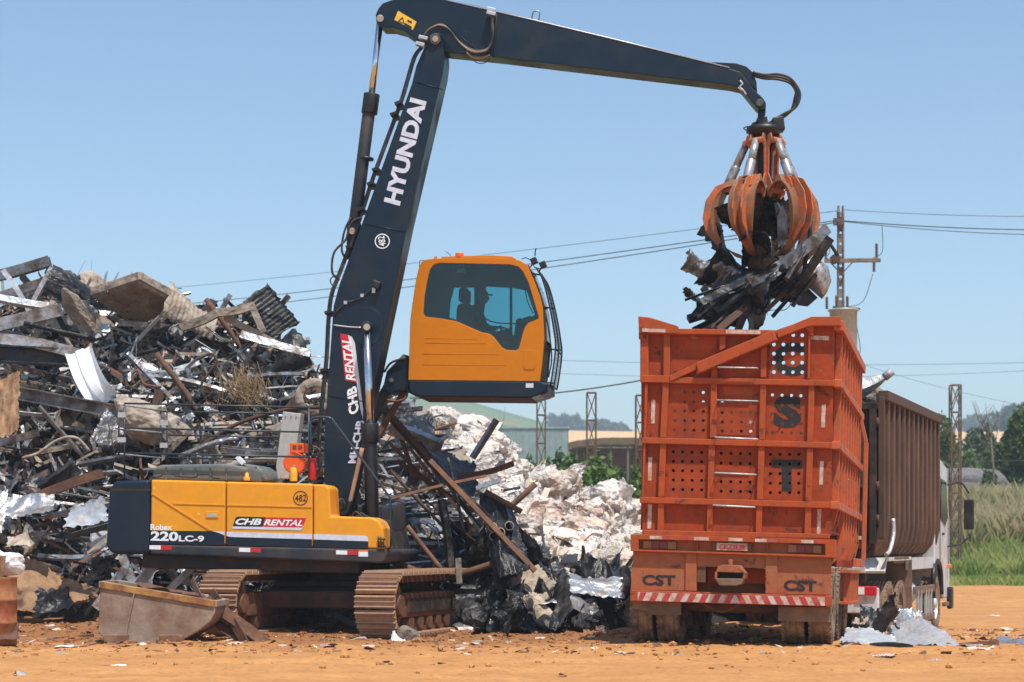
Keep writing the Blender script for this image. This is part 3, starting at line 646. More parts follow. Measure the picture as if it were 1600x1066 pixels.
for sx in (-1, 1):
    x0 = sx*1.21
    tk = MB()
    tk.prism([(x0-.17, -1.75, .28), (x0-.17, 1.75, .28), (x0-.17, 1.6, .62), (x0-.17, -1.6, .62)], (.34, 0, 0))
    tr = tk.build('track', MT['rust_dark'], ex, .02); tr.matrix_basis = UM
    P, tot = track_path()
    for (u, z, a) in P:
        o = put('track_shoe', shoe_me, None, tr); o.matrix_basis = Matrix.Translation((x0, u, z)) @ Matrix.Rotation(-a, 4, 'X')
    # chain links inside, joined
    ch = MB()
    for (u, z, a) in P:
        for q in (-.1, .1): ch.box(Vector((x0+q, u, z))-Vector((0, math.sin(a), math.cos(a)))*.07, (.04, .20, .11), Matrix.Rotation(-a, 3, 'X'))
    ch.build('chain', MT['rust_dark'], tr, kind='stuff')
    for e, r in ((-1.84, .34), (1.84, .34)):
        MB().cyl((x0-.13, e, .475), (x0+.13, e, .475), r, 20).build('sprocket', MT['rust_dark'], tr, .01)
        MB().cyl((x0-.24, e, .475), (x0+.24, e, .475), .14, 14).build('hub', MT['rust_dark'], tr)
    for k in range(7): MB().cyl((x0-.16, -1.2+.4*k, .20), (x0+.16, -1.2+.4*k, .20), .11, 12).build('roller', MT['rust_dark'], tr)
    MB().box((x0+sx*.16, 0, .45), (.05, 2.9, .20)).build('side_guard', MT['under_black'], tr)  # blackened so the track side looks like a shaded cavity
MB().box((0, 0, .62), (2.05, 1.5, .34)).build('carbody', MT['under_black'], ex, .04).matrix_basis = UM
for s in (-1, 1): MB().box((0, s*.85, .56), (2.1, .5, .26), Matrix.Rotation(R(-12*s), 3, 'X')).build('cross_beam', MT['under_black'], ex, .03).matrix_basis = UM
MB().cyl((0, 0, .72), (0, 0, 1.0), .66, 28).build('slew_ring', MT['under_black'], ex).matrix_basis = UM
# --- upper structure
MB().box((-1.05, 0, 1.03), (3.3, 2.4, .22)).build('main_frame', MT['under_black'], ex, .03)
core = [(240, 760), (510, 764), (512, 812), (585, 815), (596, 862), (240, 862)]
MB().prism(E.T(core, NEAR+.05), YV*2.5).build('engine_bay', MT['under_black'], ex)
cw = epoly('counterweight', [(176, 866), (167, 858), (165, 848), (170, 765), (178, 752), (234.5, 749), (234.5, 866.5)], NEAR+.0, 2.7, 'navy', .07, 4)
MB().prism(E.T([(173, 768), (171, 763), (234.6, 764.5), (234.6, 767)], NEAR-.004), YV*.01).build('groove', MT['under_black'], cw)
d1 = epoly('engine_door', [(236, 749.5), (352, 752.5), (351.3, 852), (235, 850)], NEAR, .30, 'yellow', .03, 3)
d2 = epoly('engine_door', [(353.6, 752.6), (488, 756), (488, 855.5), (353, 852)], NEAR, .30, 'yellow', .03, 3)
d3 = epoly('front_cover', [(489.6, 757), (508, 757), (515, 763), (517, 806.5), (580, 808.5), (592, 814), (598.5, 826), (601.5, 858), (489.6, 855.6)], NEAR, .62, 'yellow', .03, 3)
epoly('fender_top', [(517, 808), (580, 810), (592, 816), (600, 858), (517, 856)], NEAR+.6, 1.9, 'navy', .02)
epoly('side_skirt', [(234.5, 851), (604, 858.6), (606, 866), (601, 878), (594, 880.5), (234.5, 866)], NEAR-.012, 2.72, 'navy_dusty', .03, 3)
epoly('roof_panel', [(236, 750), (488, 757), (488, 762), (236, 756)], NEAR+.28, 2.0, 'yellow', .01)
def decal(name, pts, mat, par, c=NEAR, th=.003, off=.0): return MB().prism(E.T(pts, c-off-th), YV*(th-.001)).build(name, MT[mat], par)
decal('navy_band', [(235.2, 829.2), (332.5, 830), (340, 832), (350.9, 837), (350.9, 851.4), (235.2, 850)], 'navy', d1)
decal('white_stripe', [(330.5, 829.7), (350.8, 831), (350.8, 836.6), (340.5, 832.4)], 'lilac_white', d1, off=.003)
decal('navy_band', [(354, 837.5), (362, 839.2), (487.6, 842.6), (487.6, 855), (353.6, 851.6)], 'navy', d2)
decal('white_stripe', [(354, 831), (487.6, 834.4), (487.6, 842.8), (361, 839.2), (354, 837.6)], 'lilac_white', d2, off=.003)
decal('navy_band', [(490, 842.8), (575.5, 845.6), (575.5, 857), (490, 855.2)], 'navy', d3)
decal('white_stripe', [(490, 834.5), (570, 836.8), (574, 838.5), (575.5, 846), (490, 843)], 'lilac_white', d3, off=.003)
etext('Robex', NEAR-.001, (235.5, 828.6), (269, 829), (235.3, 819.2), 'white_paint', d1, th=.004, bold=.03)
etext('220', NEAR-.005, (235, 845), (278, 846), (236, 830), 'white_paint', d1, th=.004, bold=.035)
etext('LC-9', NEAR-.005, (279.5, 846.3), (319, 847), (279.5, 836.6), 'white_paint', d1, th=.004, bold=.03)
etext('482', NEAR-.001, (461, 784), (478.5, 783.2), (461, 773.6), 'dark_text', d2, bold=.005)
def ring(name, c, cx, cy, rpx, wpx, mat, par):
    o = [E.P(cx+rpx*math.cos(a), cy+rpx*math.sin(a), c-.003) for a in [2*math.pi*k/36 for k in range(36)]]
    i = [E.P(cx+(rpx-wpx)*math.cos(a), cy+(rpx-wpx)*math.sin(a), c-.003) for a in [2*math.pi*k/36 for k in range(36)]]
    return MB().plate(o, (0, .003, 0), [i]).build(name, MT[mat], par)
ring('number_ring', NEAR-.001, 469.5, 778.5, 11.4, 1.3, 'dark_text', d2)
decal('logo_panel', [(363.6, 823.4), (368, 809), (372, 807.3), (414.5, 808.3), (409.6, 824.6)], 'black', d2)
decal('logo_panel', [(409.6, 824.6), (414.5, 808.3), (478.5, 809.6), (472, 826)], 'sticker_red', d2)
decal('logo_panel', [(363, 826.3), (363.6, 822.6), (474, 824.6), (470, 829)], 'stripe_white', d2, off=.003)
etext('CHB', NEAR-.003, (367.6, 820), (408, 820.6), (368.6, 810), 'white_paint', d2, bold=.04, shear=.28)
etext('RENTAL', NEAR-.003, (412, 821), (473, 822.4), (413, 811.4), 'white_paint', d2, bold=.03, shear=.28)
etext('(11) 0000-0000 - SP', NEAR-.006, (402, 827.2), (436, 827.8), (402, 824.8), 'dark_text', d2, bold=0) if False else None
sk = NEAR-.012
for x, y in ((233.5, 852), (373.4, 856), (525, 860)):
    decal('reflector', [(x, y), (x+17.5, y+.3), (x+17.5, y+6.9), (x, y+6.4)], 'white_paint', d1, c=sk); decal('reflector', [(x+17.5, y+.3), (x+34.5, y+.6), (x+34.5, y+7.4), (x+17.5, y+6.9)], 'sticker_red', d1, c=sk)
decal('sticker', [(560.2, 859.6), (575, 859.8), (575, 862.6), (560.2, 862.4)], 'sticker_orange', d1, c=sk); decal('sticker', [(560.2, 862.4), (575, 862.6), (575, 870), (560.2, 869.6)], 'white_paint', d1, c=sk)
hd = epoly('door_handle', [(321, 799), (341, 799.4), (341, 810.2), (321, 809.8)], NEAR-.01, .02, 'yellow', .004, par=d1); MB().prism(E.T([(324, 802), (338.5, 802.2), (338.5, 807.8), (324, 807.6)], NEAR-.014), (0, .01, 0)).build('latch', MT['zinc'], d1)
decal('crease', [(235.5, 771), (238, 771), (331, 828.6), (327, 828.8)], 'yellow', d1, th=.012); decal('crease', [(270, 786.5), (351, 788.6), (351, 789.8), (270, 787.7)], 'yellow', d1, th=.010)
decal('crease', [(354, 788.8), (487, 792), (487, 793.2), (354, 790)], 'yellow', d2, th=.010)
for q in ((241, 763), (310, 803)):
    MB().prism([E.P(q[0]+a, q[1]+b, NEAR-.003) for a, b in ((-3, 2.4), (0, -3), (3, 2.4))], YV*.003).build('warning_sign', MT['sticker_yellow'], d1)
# hoods
for pts, c, dp in (([(237, 751), (238.5, 736), (243, 729), (252, 726.4), (346, 724.6), (368, 727), (386, 731), (392, 752)], -1.12, .72), ([(330, 751), (340, 728), (380, 724), (400, 727), (412, 735), (418, 752)], -.25, .9)):
    hdd = epoly('engine_hood', pts, c, dp, 'grey_paint', .06, 3)
    for x in ((258, 281, 304, 327, 352) if c < -1 else (360, 380, 398)):
        MB().prism(E.T([(x, 729), (x+3, 729), (x+3, 750), (x, 750)], c-.012), YV*.03).build('hood_rib', MT['grey_paint'], hdd, .004)
etube('hood_handle', [(234, 746), (248, 745), (256, 741), (270, 741), (276, 744), (304, 746), (310, 742), (326, 742), (334, 747), (344, 747.5)], -1.22, 1.2, 'under_black')
bc = MB().lathe(E.P(385.5, 751, -1.15), [(.05, 0), (.05, .05), (.03, .06), (.03, .11), (.01, .12)], 10).build('filler_cap', MT['yellow'], ex)
MB().bar(E.P(371, 714, -.3), E.P(381, 725, -.3), .09, .06).build('exhaust', MT['white_paint'], ex)
# rails
nb = -1.22; fb = 1.05
for pts in ([(194.7, 630.4), (484, 636.8)], [(195, 669), (482, 675.4)], [(195, 708), (482, 714.3)]): etube('guard_rail', pts, nb, 1.5, 'rail_navy')
for pts in ([(254, 643), (444, 646)], [(262, 680), (442, 683.5)], [(258, 715), (444, 719)]): etube('guard_rail', pts, fb, 1.4, 'rail_navy')
for x, y0, y1, c in ((194.5, 630.4, 748, nb), (482.5, 636.8, 752, nb), (251, 642, 735, fb), (261, 643, 735, fb), (185.5, 632, 712, -.2)): etube('rail_post', [(x, y0), (x, y1)], c, 1.5, 'rail_navy')
for a, b in (((186, 632), (252, 642)), ((185, 669.5), (252, 676.5)), ((183, 709), (252, 716))): MB().tube([E.P(*a, -.2), E.P(*b, fb)], .013, 8).build('guard_rail', MT['steel_bright'], ex)
for x, y, c in ((190, 648.5, nb-.02), (189.5, 687.5, nb-.02), (256, 661, fb-.02), (255.5, 696, fb-.02)):
    MB().prism(E.T([(x-6, y-4), (x+6, y-4), (x+6, y+4), (x-6, y+4)], c), YV*.05).build('hinge_clamp', MT['zinc'], ex, .003)
epoly('cooler_column', [(442, 643), (470, 646.5), (463, 700), (451, 748), (434, 748), (431, 730)], -.15, .25, 'light_grey', .01)
for x in (446.5, 455, 463): MB().cyl(E.P(x, 649.5, -.17), E.P(x, 649.5, -.12), .012, 8).build('bolt', MT['zinc'], ex)
gen = MB().cyl(E.P(460, 723.5, -1.1), E.P(460, 723.5, -.65), .165, 24).build('generator', MT['gen_orange'], ex, .02)
MB().prism(E.T([(452.5, 692), (474.5, 692.6), (474.5, 708), (452.5, 707.4)], -1.08), YV*.3).build('terminal_box', MT['gen_orange'], gen, .01)
for x in (457, 466): MB().prism(E.T([(x, 696), (x+6, 696), (x+6, 702.5), (x, 702.5)], -1.084), YV*.01).build('vent', MT['rust_dark'], gen)
for k in range(14):
    a = -1.2+k*.2; q = E.P(460, 723.5, -.9)+Vector((math.cos(a), 0, math.sin(a)))*.168; MB().box(q, (.02, .3, .012), Matrix.Rotation(-a, 3, 'Y')).build('fin', MT['gen_orange'], gen)
MB().cyl(E.P(459, 752, -1.14), E.P(459, 731, -1.14), .055, 14).build('oil_filter', MT['sticker_yellow'], ex, .006); MB().cyl(E.P(459, 731, -1.14), E.P(459, 727, -1.14), .04, 12, .02).build('filter_cap', MT['zinc'], ex)
fe = MB().cyl(E.P(488.5, 750, -.95), E.P(488.5, 716, -.95), .055, 14).build('fire_extinguisher', MT['red_paint'], ex, .012); MB().cyl(E.P(488.5, 716, -.95), E.P(488.5, 708, -.95), .02, 8).build('valve', MT['black'], fe)
etube('hose', [(484, 703), (489, 698), (498, 702), (499, 708), (490, 712)], -.95, 1.8, 'rubber_hose')
etube('grab_rail', [(486, 700), (485.5, 660), (488, 654), (495, 652), (510, 652), (518, 655), (526, 665), (606, 773), (610, 785), (611, 845), (608, 858), (600, 863), (588, 863)], NEAR+.12, 1.9, 'rail_navy', smooth=5)
# front clutter
mi = MB().prism(E.T([(613, 794), (616, 789), (629, 788), (633, 793), (633, 822), (628, 830), (615, 830), (612.5, 824)], -1.5), YV*.07).build('mirror', MT['black'], ex, .015, 3)
etube('mirror_arm', [(612, 784), (622, 783), (631, 787), (634, 800)], -1.45, 1.2, 'black'); 
for k in range(3): etube('step', [(591+k*4, 838+k), (592+k*4, 856)], NEAR-.03, 1.2, 'black', n=6)
etube('step', [(590, 853), (603, 854)], NEAR-.03, 1.3, 'black'); etube('step', [(590, 842), (602, 843)], NEAR-.03, 1.3, 'black')
MB().cyl(E.P(526, 791, -.5), E.P(526, 791, .5), .115, 20).build('boom_foot_pin', MT['black'], ex, .02)
for c in (-.42, .36): epoly('foot_bracket', [(511, 812), (512, 784), (522, 777), (536, 779), (544, 795), (548, 812)], c, .06, 'navy_dusty', .01)
etube('hydraulic_pipe', [(566, 700), (556, 745), (546, 788)], -.55, 3.6, 'rust_track', n=12); etube('hydraulic_pipe', [(547, 782), (541, 800), (530, 806)], -.55, 5, 'black', n=12)
for o_ in ((0, 0), (8, 1), (14, 3)): etube('hose', [(548+o_[0], 812), (556+o_[0], 800+o_[1]*2), (570+o_[0], 812)], -.6, 1.4, 'rubber_hose')
# --- boom
boom_pts = [(669, 59), (674, 53), (681, 50.5), (689, 54), (693, 62), (694.5, 92), (691.5, 116), (637, 352), (606, 500), (590, 578), (571, 660), (556, 740), (547, 790), (537, 801), (525, 800), (515, 785), (506, 748), (507, 680), (512, 600), (521, 478), (530, 445), (567, 345), (643, 132), (650, 104)]
bo = MB().plate(E.T(boom_pts, -.25), YV*.5).build('boom', MT['navy'], ex, .012, 2)
MB().cyl(E.P(680, 61, -.30), E.P(680, 61, .30), .085, 20).build('boom_pin', MT['grey_paint'], bo, .01)
MB().cyl(E.P(680, 61, -.315), E.P(680, 61, -.27), .045, 16).build('pin_cap', MT['zinc'], bo, .006)
for a, b in (((570, 350), (632, 362)), ((512, 618), (583, 630)), ((650, 128), (692, 140))):
    MB().tube([E.P(*a, -.253), E.P(*b, -.253)], .008, 6).build('weld_seam', MT['navy'], bo)
pl = [E.P(573+27*math.cos(a), 510+30*math.sin(a), -.262) for a in [2*math.pi*k/28 for k in range(28)]]
MB().prism(pl, YV*.02).build('reinforcing_plate', MT['navy'], bo, .005)
etext('HYUNDAI', -.252, (625, 322), (667, 159), (599.5, 315), 'lilac_white', bo, bold=.045)
ring('number_ring', -.252, 597.3, 377, 11.8, 1.6, 'white_paint', bo); etext('482', -.252, (603.4, 384), (600.5, 368.5), (592.8, 385.6), 'white_paint', bo, bold=.015)
def edecal(name, pts, mat, par=bo, c=-.252, off=0): return MB().prism(E.T(pts, c-.003-off), YV*.003).build(name, MT[mat], par)
edecal('logo_panel', [(531.5, 521), (543.5, 523.5), (557.5, 598), (539.5, 594.5)], 'sticker_red')
edecal('logo_panel', [(543.5, 523.5), (550, 526.5), (554.5, 536), (567.5, 640), (567, 655), (563, 640), (557.5, 598)], 'stripe_white')
etext('RENTAL', -.256, (556, 595), (548.5, 529), (541, 592.5), 'white_paint', bo, bold=.03, shear=-.0)
etext('CHB', -.254, (561, 644), (557, 602), (545.5, 650), 'white_paint', bo, bold=.04)
etext('MH-CHB', -.254, (556.5, 724), (570, 657), (543.5, 724), 'lilac_white', bo, bold=.035)
# hoses along the boom's back
for j, (c, r) in enumerate(((-.18, 2.0), (-.08, 1.9), (.02, 1.9), (.12, 1.8))):
    o_ = j*1.2
    etube('boom_hose', [(664-o_, 70), (650-o_, 88), (640-o_, 120), (628-o_, 160), (604-o_, 225), (584-o_, 280), (566-o_, 335), (548-o_, 385), (532-o_, 428), (520-o_, 460), (515-o_, 500), (512-o_, 560), (506-o_, 620), (500-o_, 690), (503-o_, 745)], c, r, 'rubber_hose', smooth=4)
for x, y in ((625, 165), (618, 182), (590, 268), (582, 290), (566, 330), (549, 388), (516, 490), (509, 580)): MB().box(E.P(x, y, -.08), (.10, .40, .05), Matrix.Rotation(R(-18), 3, 'Y')).build('hose_clamp', MT['black'], ex, .006)
etube('boom_hose', [(566, 340), (552, 345), (545, 358), (540, 375), (522, 395), (519, 425), (530, 438)], -.27, 1.9, 'rubber_hose'); etube('boom_hose', [(548, 340), (538, 362), (534, 390), (540, 405)], -.12, 1.8, 'rubber_hose')
etube('hose_loop', [(529, 430), (521, 432), (516, 438), (519, 445), (527, 446)], -.3, 1.1, 'rubber_hose')
etube('cable', [(523, 490), (540, 474), (553, 470), (568, 463), (584, 448)], -.27, 1.4, 'rubber_hose'); MB().box(E.P(588, 445, -.3), (.13, .1, .12), Matrix.Rotation(R(20), 3, 'Y')).build('work_lamp', MT['black'], ex, .02)
MB().box(E.P(584, 454, -.28), (.05, .03, .08)).build('lamp_bracket', MT['zinc'], ex)
for x, y in ((540, 473), (566, 462)): MB().box(E.P(x, y, -.27), (.05, .04, .05)).build('cable_clip', MT['zinc'], ex)
etube('grease_line', [(521, 508), (545, 511), (565, 512)], -.27, 1.2, 'zinc')
# boom cylinders
for c, nm in ((-.44, 0), (.44, 1)):
    a = E.P(573, 511, c); b = E.P(580, 700, c); d = E.P(583, 862, c)
    cyl = MB().cyl(E.P(578, 668, c), d, .105, 18).build('boom_cylinder', MT['black'], ex, .01)
    MB().cyl(E.P(578, 662, c), E.P(578.7, 692, c), .135, 18).build('gland', MT['black'], cyl, .01)
    MB().cyl(a, b, .058, 16).build('cylinder_rod', MT['chrome'], cyl); MB().cyl(a-YV*.07, a+YV*.07, .085, 16).build('rod_eye', MT['black'], cyl, .01)
MB().cyl(E.P(573, 511, -.53), E.P(573, 511, .53), .05, 14).build('cylinder_pin', MT['zinc'], ex)
# arm
arm_pts = [(592, 12), (598, 5), (618, -2), (640, -8), (665, -8), (700, 0), (740, 8), (780, 17.5), (850, 34), (1000, 70), (1100, 95), (1146, 109), (1156, 112), (1166, 124), (1178, 140), (1192, 153), (1197, 161), (1196.5, 170), (1188, 172), (1180, 165), (1157, 137), (1140, 133), (900, 104.5), (780, 90), (698, 82), (672, 75), (655, 65), (630, 48), (612, 43), (596, 43), (588, 35), (587, 22)]
ar = MB().plate(E.T(arm_pts, -.20), YV*.40).build('arm', MT['navy'], ex, .012, 2)
MB().plate(E.T([(1100, 97), (1120, 97.5), (1150, 99), (1166, 104), (1176, 113), (1182, 128), (1183, 142), (1170, 130), (1150, 112)], -.06), YV*.2).build('hose_guard', MT['navy'], ar, .006)
MB().cyl(E.P(594, 29, -.24), E.P(594, 29, .24), .055, 16).build('arm_pin', MT['zinc'], ar, .01)
for a, b in (((700, 1), (1140, 106)),): MB().tube([E.P(a[0]+(b[0]-a[0])*t, a[1]+(b[1]-a[1])*t+(-1.5 if 0 < t < 1 else 0), -.2) for t in (0, .3, .6, 1)], .010, 6).build('top_pipe', MT['zinc'], ar)
for s in ([(700, 40), (760, 92)], [(777, 18), (770, 88)]): MB().tube([E.P(*q, -.203) for q in s], .006, 5).build('weld_seam', MT['navy'], ar)
etube('lifting_eye', [(831, 29), (833, 20), (838, 17), (843, 20), (842, 31)], -.1, 1.2, 'steel')
MB().prism(E.T([(622, 17), (651, 34), (645, 47), (616, 31)], -.204), YV*.003).build('warning_label', MT['sticker_yellow'], ar)
MB().plate(E.T([(621.5, 33.5), (632.5, 38), (629, 26)], -.207), YV*.002, [E.T([(624, 33), (630.5, 36), (628.8, 29.5)], -.207)]).build('warning_symbol', MT['dark_text'], ar)
MB().prism(E.T([(633, 36), (644, 42), (642, 46), (631, 40)], -.207), YV*.002).build('warning_symbol', MT['dark_text'], ar); MB().prism(E.T([(637, 30.5), (644, 34), (643, 37), (636, 33.5)], -.207), YV*.002).build('warning_symbol', MT['dark_text'], ar)
for j in range(3):
    etube('arm_hose', [(661-j, 66), (666+j, 52-j*2), (680+j*2, 42-j*2), (694, 42-j), (705, 50), (716, 66-j), (733, 80-j*2), (750, 83-j*2), (763, 77-j), (769, 60), (768.5+j, 40), (768+j, 20)], -.34+.03*j, 1.6, 'rubber_hose' if j != 1 else 'rust_track', smooth=5)
etube('arm_hose', [(729, 82), (738, 90), (752, 91), (765, 86)], -.3, 1.3, 'rust_track'); etube('arm_hose', [(733, 88), (745, 98), (758, 98), (768, 88)], -.28, .7, 'rubber_hose')
for x, y in ((768, 16), (768, 22), (662, 60), (657, 70)): MB().box(E.P(x, y, -.3), (.14, .12, .05), Matrix.Rotation(R(14), 3, 'Y')).build('hose_clamp', MT['zinc'], ex, .005)
# arm cylinder
c = 0.0
ac = MB().cyl(E.P(579, 155, c), E.P(555, 345, c), .098, 18).build('arm_cylinder', MT['navy_dusty'], ex, .01)
MB().cyl(E.P(581, 147, c), E.P(577, 178, c), .125, 18).build('gland', MT['black'], ac, .01); MB().cyl(E.P(594, 32, c), E.P(580, 155, c), .052, 16).build('cylinder_rod', MT['chrome'], ac)
MB().cyl(E.P(572.5, 246, c), E.P(572, 250, c), .115, 18).build('band', MT['black'], ac)
MB().plate(E.T([(541, 405), (542, 350), (550, 340), (561, 345), (566, 362), (556, 392)], -.06), YV*.12).build('cylinder_bracket', MT['navy'], ex, .01); MB().cyl(E.P(550, 361, -.12), E.P(550, 361, .12), .05, 14).build('cylinder_pin', MT['zinc'], ex)
# arm tip: link, hoses to the grapple
MB().cyl(E.P(1187, 160.5, -.26), E.P(1187, 160.5, .26), .055, 14).build('tip_pin', MT['grey_paint'], ex, .008)
lk = MB().prism(E.T([(1184, 162), (1195.5, 162), (1196, 192), (1184, 192)], -.10), YV*.20).build('hanger_link', MT['navy'], ex, .01)
for j in range(3): etube('grapple_hose', [(1176+j, 113+j*3), (1195, 117+j*3), (1215, 116+j*4), (1234, 122+j*4), (1247-j*2, 138+j*2), (1250-j*4, 152), (1243-j*4, 168+j*3), (1225-j*6, 178+j*6), (1206-j*3, 190+j*2), (1199, 196)], -.08+.07*j, 2.0, 'rubber_hose', smooth=6, n=10)
etube('shackle', [(1156, 126), (1160, 131), (1156, 136), (1161, 141), (1166, 148)], -.22, 1.6, 'zinc'); etube('shackle', [(1153, 137), (1162, 143)], -.22, 1.2, 'zinc')
# --- cab
C0, C1 = .42, 1.45
ca = bpy.data.objects.new('cab', None); COL.objects.link(ca); ca.parent = ex
out = [(638, 594), (641, 500), (645, 470), (650, 437), (655, 416), (659, 409), (667, 405.5), (682, 404), (769, 402.5), (811, 406.5), (824, 414), (836.5, 444), (844, 464), (848, 481), (850.5, 529), (847, 570), (843.5, 596)]
win = [(687, 411), (797, 413.5), (810, 417), (817, 424), (826, 442), (842, 496), (840, 499), (825, 505), (820, 512), (816, 524), (812, 540), (810, 545), (806, 547.5), (792, 547), (785, 543.5), (771, 526), (764, 521.5), (752, 519), (712.6, 502), (690, 498), (665, 495), (661.5, 490), (663, 465), (668, 436), (672, 421), (678, 413.5)]
MB().plate(E.T(out, C0), YV*.05, [E.T(win, C0)]).build('side_panel', MT['cab_orange'], ca, .006, 2)
def shrink(pts, k):
    cx = sum(p[0] for p in pts)/len(pts); cy = sum(p[1] for p in pts)/len(pts); o = []
    n = len(pts)
    for i in range(n):
        a, b, d = Vector(pts[i-1]), Vector(pts[i]), Vector(pts[(i+1) % n]); e1 = (b-a).normalized(); e2 = (d-b).normalized(); nn = Vector((-(e1+e2).y, (e1+e2).x)).normalized()
        q = b+nn*k
        if (q-Vector((cx, cy))).length > (b-Vector((cx, cy))).length and k > 0: pass
        o.append((q.x, q.y))
    return o
gp = MB().plate(E.T(win, C0+.012), YV*.006).build('side_window', MT['cab_glass'], ca)
band = [(672, 422), (680, 416), (800, 417), (812, 424), (836, 492), (818, 502), (812, 514), (806, 540), (794, 542), (776, 520), (750, 513), (705, 497), (667, 490), (665, 470)]
MB().plate(E.T(win, C0+.020), YV*.004, [E.T(band, C0+.020)]).build('window_border', MT['glass_band'], ca)
# far wall with its openings
def back(pts): return [Vector((p.x, C1, p.z)) for p in pts]
h1 = E.T([(694, 436), (727, 436), (727, 506), (716, 500), (686, 491), (688, 460)], C0); h2 = E.T([(746, 434), (784, 436.5), (784, 512), (764, 508), (748, 495), (742, 478), (745, 455)], C0); h3 = E.T([(788, 436.5), (812, 441), (819, 443), (834, 484), (833, 492), (822, 500), (812, 506), (800, 516), (788, 512)], C0)
MB().plate(back(E.T(out, C0)), YV*-.05, [back(h1), back(h2), back(h3)]).build('far_panel', MT['navy'], ca, 0)
for h in (h1, h2, h3): MB().plate([p+Vector((0, C1-C0-.03, 0)) for p in h], YV*.005).build('far_window', MT['cab_glass_far'], ca)
tk = .04
P3 = E.T(out, C0+.048)
for i, nm in ((0, 'rear_wall'), (1, 'rear_wall'), (2, 'rear_wall'), (3, 'rear_wall')):
    a, b = P3[i], P3[i+1]; MB().add([a, b, b+YV*(C1-C0-.1), a+YV*(C1-C0-.1), a+Vector((.03, 0, 0)), b+Vector((.03, 0, 0)), b+Vector((.03, C1-C0-.1, 0)), a+Vector((.03, C1-C0-.1, 0))], ((0,1,2,3),(7,6,5,4),(0,4,5,1),(1,5,6,2),(2,6,7,3),(3,7,4,0))).build(nm, MT['cab_orange'], ca)
rp = P3[4:12]; rp = rp+[q-Vector((0, 0, .035)) for q in reversed(rp)]
MB().plate(rp, YV*(C1-C0-.1)).build('roof', MT['cab_orange'], ca, .004)
MB().plate(E.T([(690, 401), (770, 399), (800, 401), (806, 405), (690, 404)], C0+.15), YV*.6).build('roof_hatch', MT['cab_orange'], ca, .005)
for (xa, xb) in ((C0+.05, C0+.11), (C1-.11, C1-.05)):
    f_ = E.T([(826, 414), (840, 444), (852, 481), (854, 529), (847, 596), (843, 596), (847, 529), (844, 481), (834, 447), (822, 417)], xa); MB().plate(f_, YV*.06).build('front_pillar', MT['under_black'], ca)
ff = E.T([(830, 420), (843, 452), (850, 484), (851.5, 529)], C0+.1); MB().add(ff+[q+YV*(C1-C0-.2) for q in ff], [(i, i+1, i+5, i+4) for i in range(3)]).build('windscreen', MT['cab_glass'], ca)
f2 = E.T([(849, 532), (844, 596)], C0+.08); MB().add(f2+[q+YV*.88 for q in reversed(f2)], [(0, 1, 2, 3)]).build('lower_screen', MT['under_black'], ca)
epoly('floor_box', [(638, 594.6), (843.5, 596.6), (856, 601), (853, 612), (842, 617.5), (831, 621.5), (656, 619.5), (640, 614.5)], C0-.01, C1-C0+.02, 'navy', .02, 3, ca)
MB().prism(E.T([(843.5, 597), (857, 599), (857.5, 613), (845, 618)], C0+.03), YV*.95).build('front_step', MT['navy_dusty'], ca, .01)
MB().prism(E.T([(640, 615), (830, 621.8), (826, 623.5), (655, 621.5)], C0+.02), YV*.98).build('floor_plate', MT['rust'], ca)
MB().plate(E.T([(819, 549), (823, 547), (833, 547), (837, 550), (836, 575), (833, 578), (821, 578), (817, 574)], C0-.008), YV*.01, []).build('access_cover', MT['cab_orange'], ca, .004)
for y, x0, x1 in ((529, 664, 746), (536, 664, 760), (553, 660, 780), (570, 660, 790)): MB().tube([E.P(x0, y, C0), E.P(x1, y+(x1-x0)*.008, C0)], .0045, 6).build('press_line', MT['cab_orange'], ca)
MB().prism(E.T([(821.5, 599), (833.5, 599), (833.5, 606), (821.5, 606)], C0-.014), YV*.003).build('sticker', MT['stripe_white'], ca)
be = MB().cyl(E.P(718, 403, C0+.2), E.P(718, 395.5, C0+.2), .066, 18).build('beacon', MT['beacon'], ca, .01)
MB().box(E.P(680.5, 402.5, C0+.2), (.05, .05, .03)).build('roof_bolt', MT['sticker_orange'], ca)
etube('antenna', [(706, 402), (701, 396), (696, 393)], C0+.3, .5, 'black', ca, 5)
etube('mirror_bracket', [(664, 407), (656, 407.5), (655, 418), (660, 419)], C0+.1, .7, 'under_black', ca, 5, 0)
for x, y, s in ((834.5, 408, 1), (848.5, 414, 1)):
    wl = MB().box(E.P(x, y, C0+.25*s), (.10, .12, .095), Matrix.Rotation(R(-25), 3, 'Y')).build('work_lamp', MT['black'], ca, .015); MB().tube([E.P(x-2, y+4, C0+.3), E.P(x-6, y+10, C0+.3)], .012, 6).build('lamp_stem', MT['black'], ca)
etube('lamp_cable', [(815, 405), (822, 403), (830, 408), (836, 418), (848, 420)], C0+.2, .8, 'black', ca, 6); etube('aerial', [(836, 400), (836.5, 392), (838, 388)], C0+.2, 1.2, 'leaf_dark', ca, 6)
MB().prism(E.T([(713.5, 420), (726.5, 420), (726.5, 427), (713.5, 427)], C0+.03), YV*.003).build('sticker', MT['sticker_yellow'], ca)
MB().prism([q+YV*(C1-C0-.1) for q in E.T([(699, 472), (711, 472), (711, 490), (699, 490)], C0)], YV*.003).build('sticker', MT['sticker_yellow'], ca)
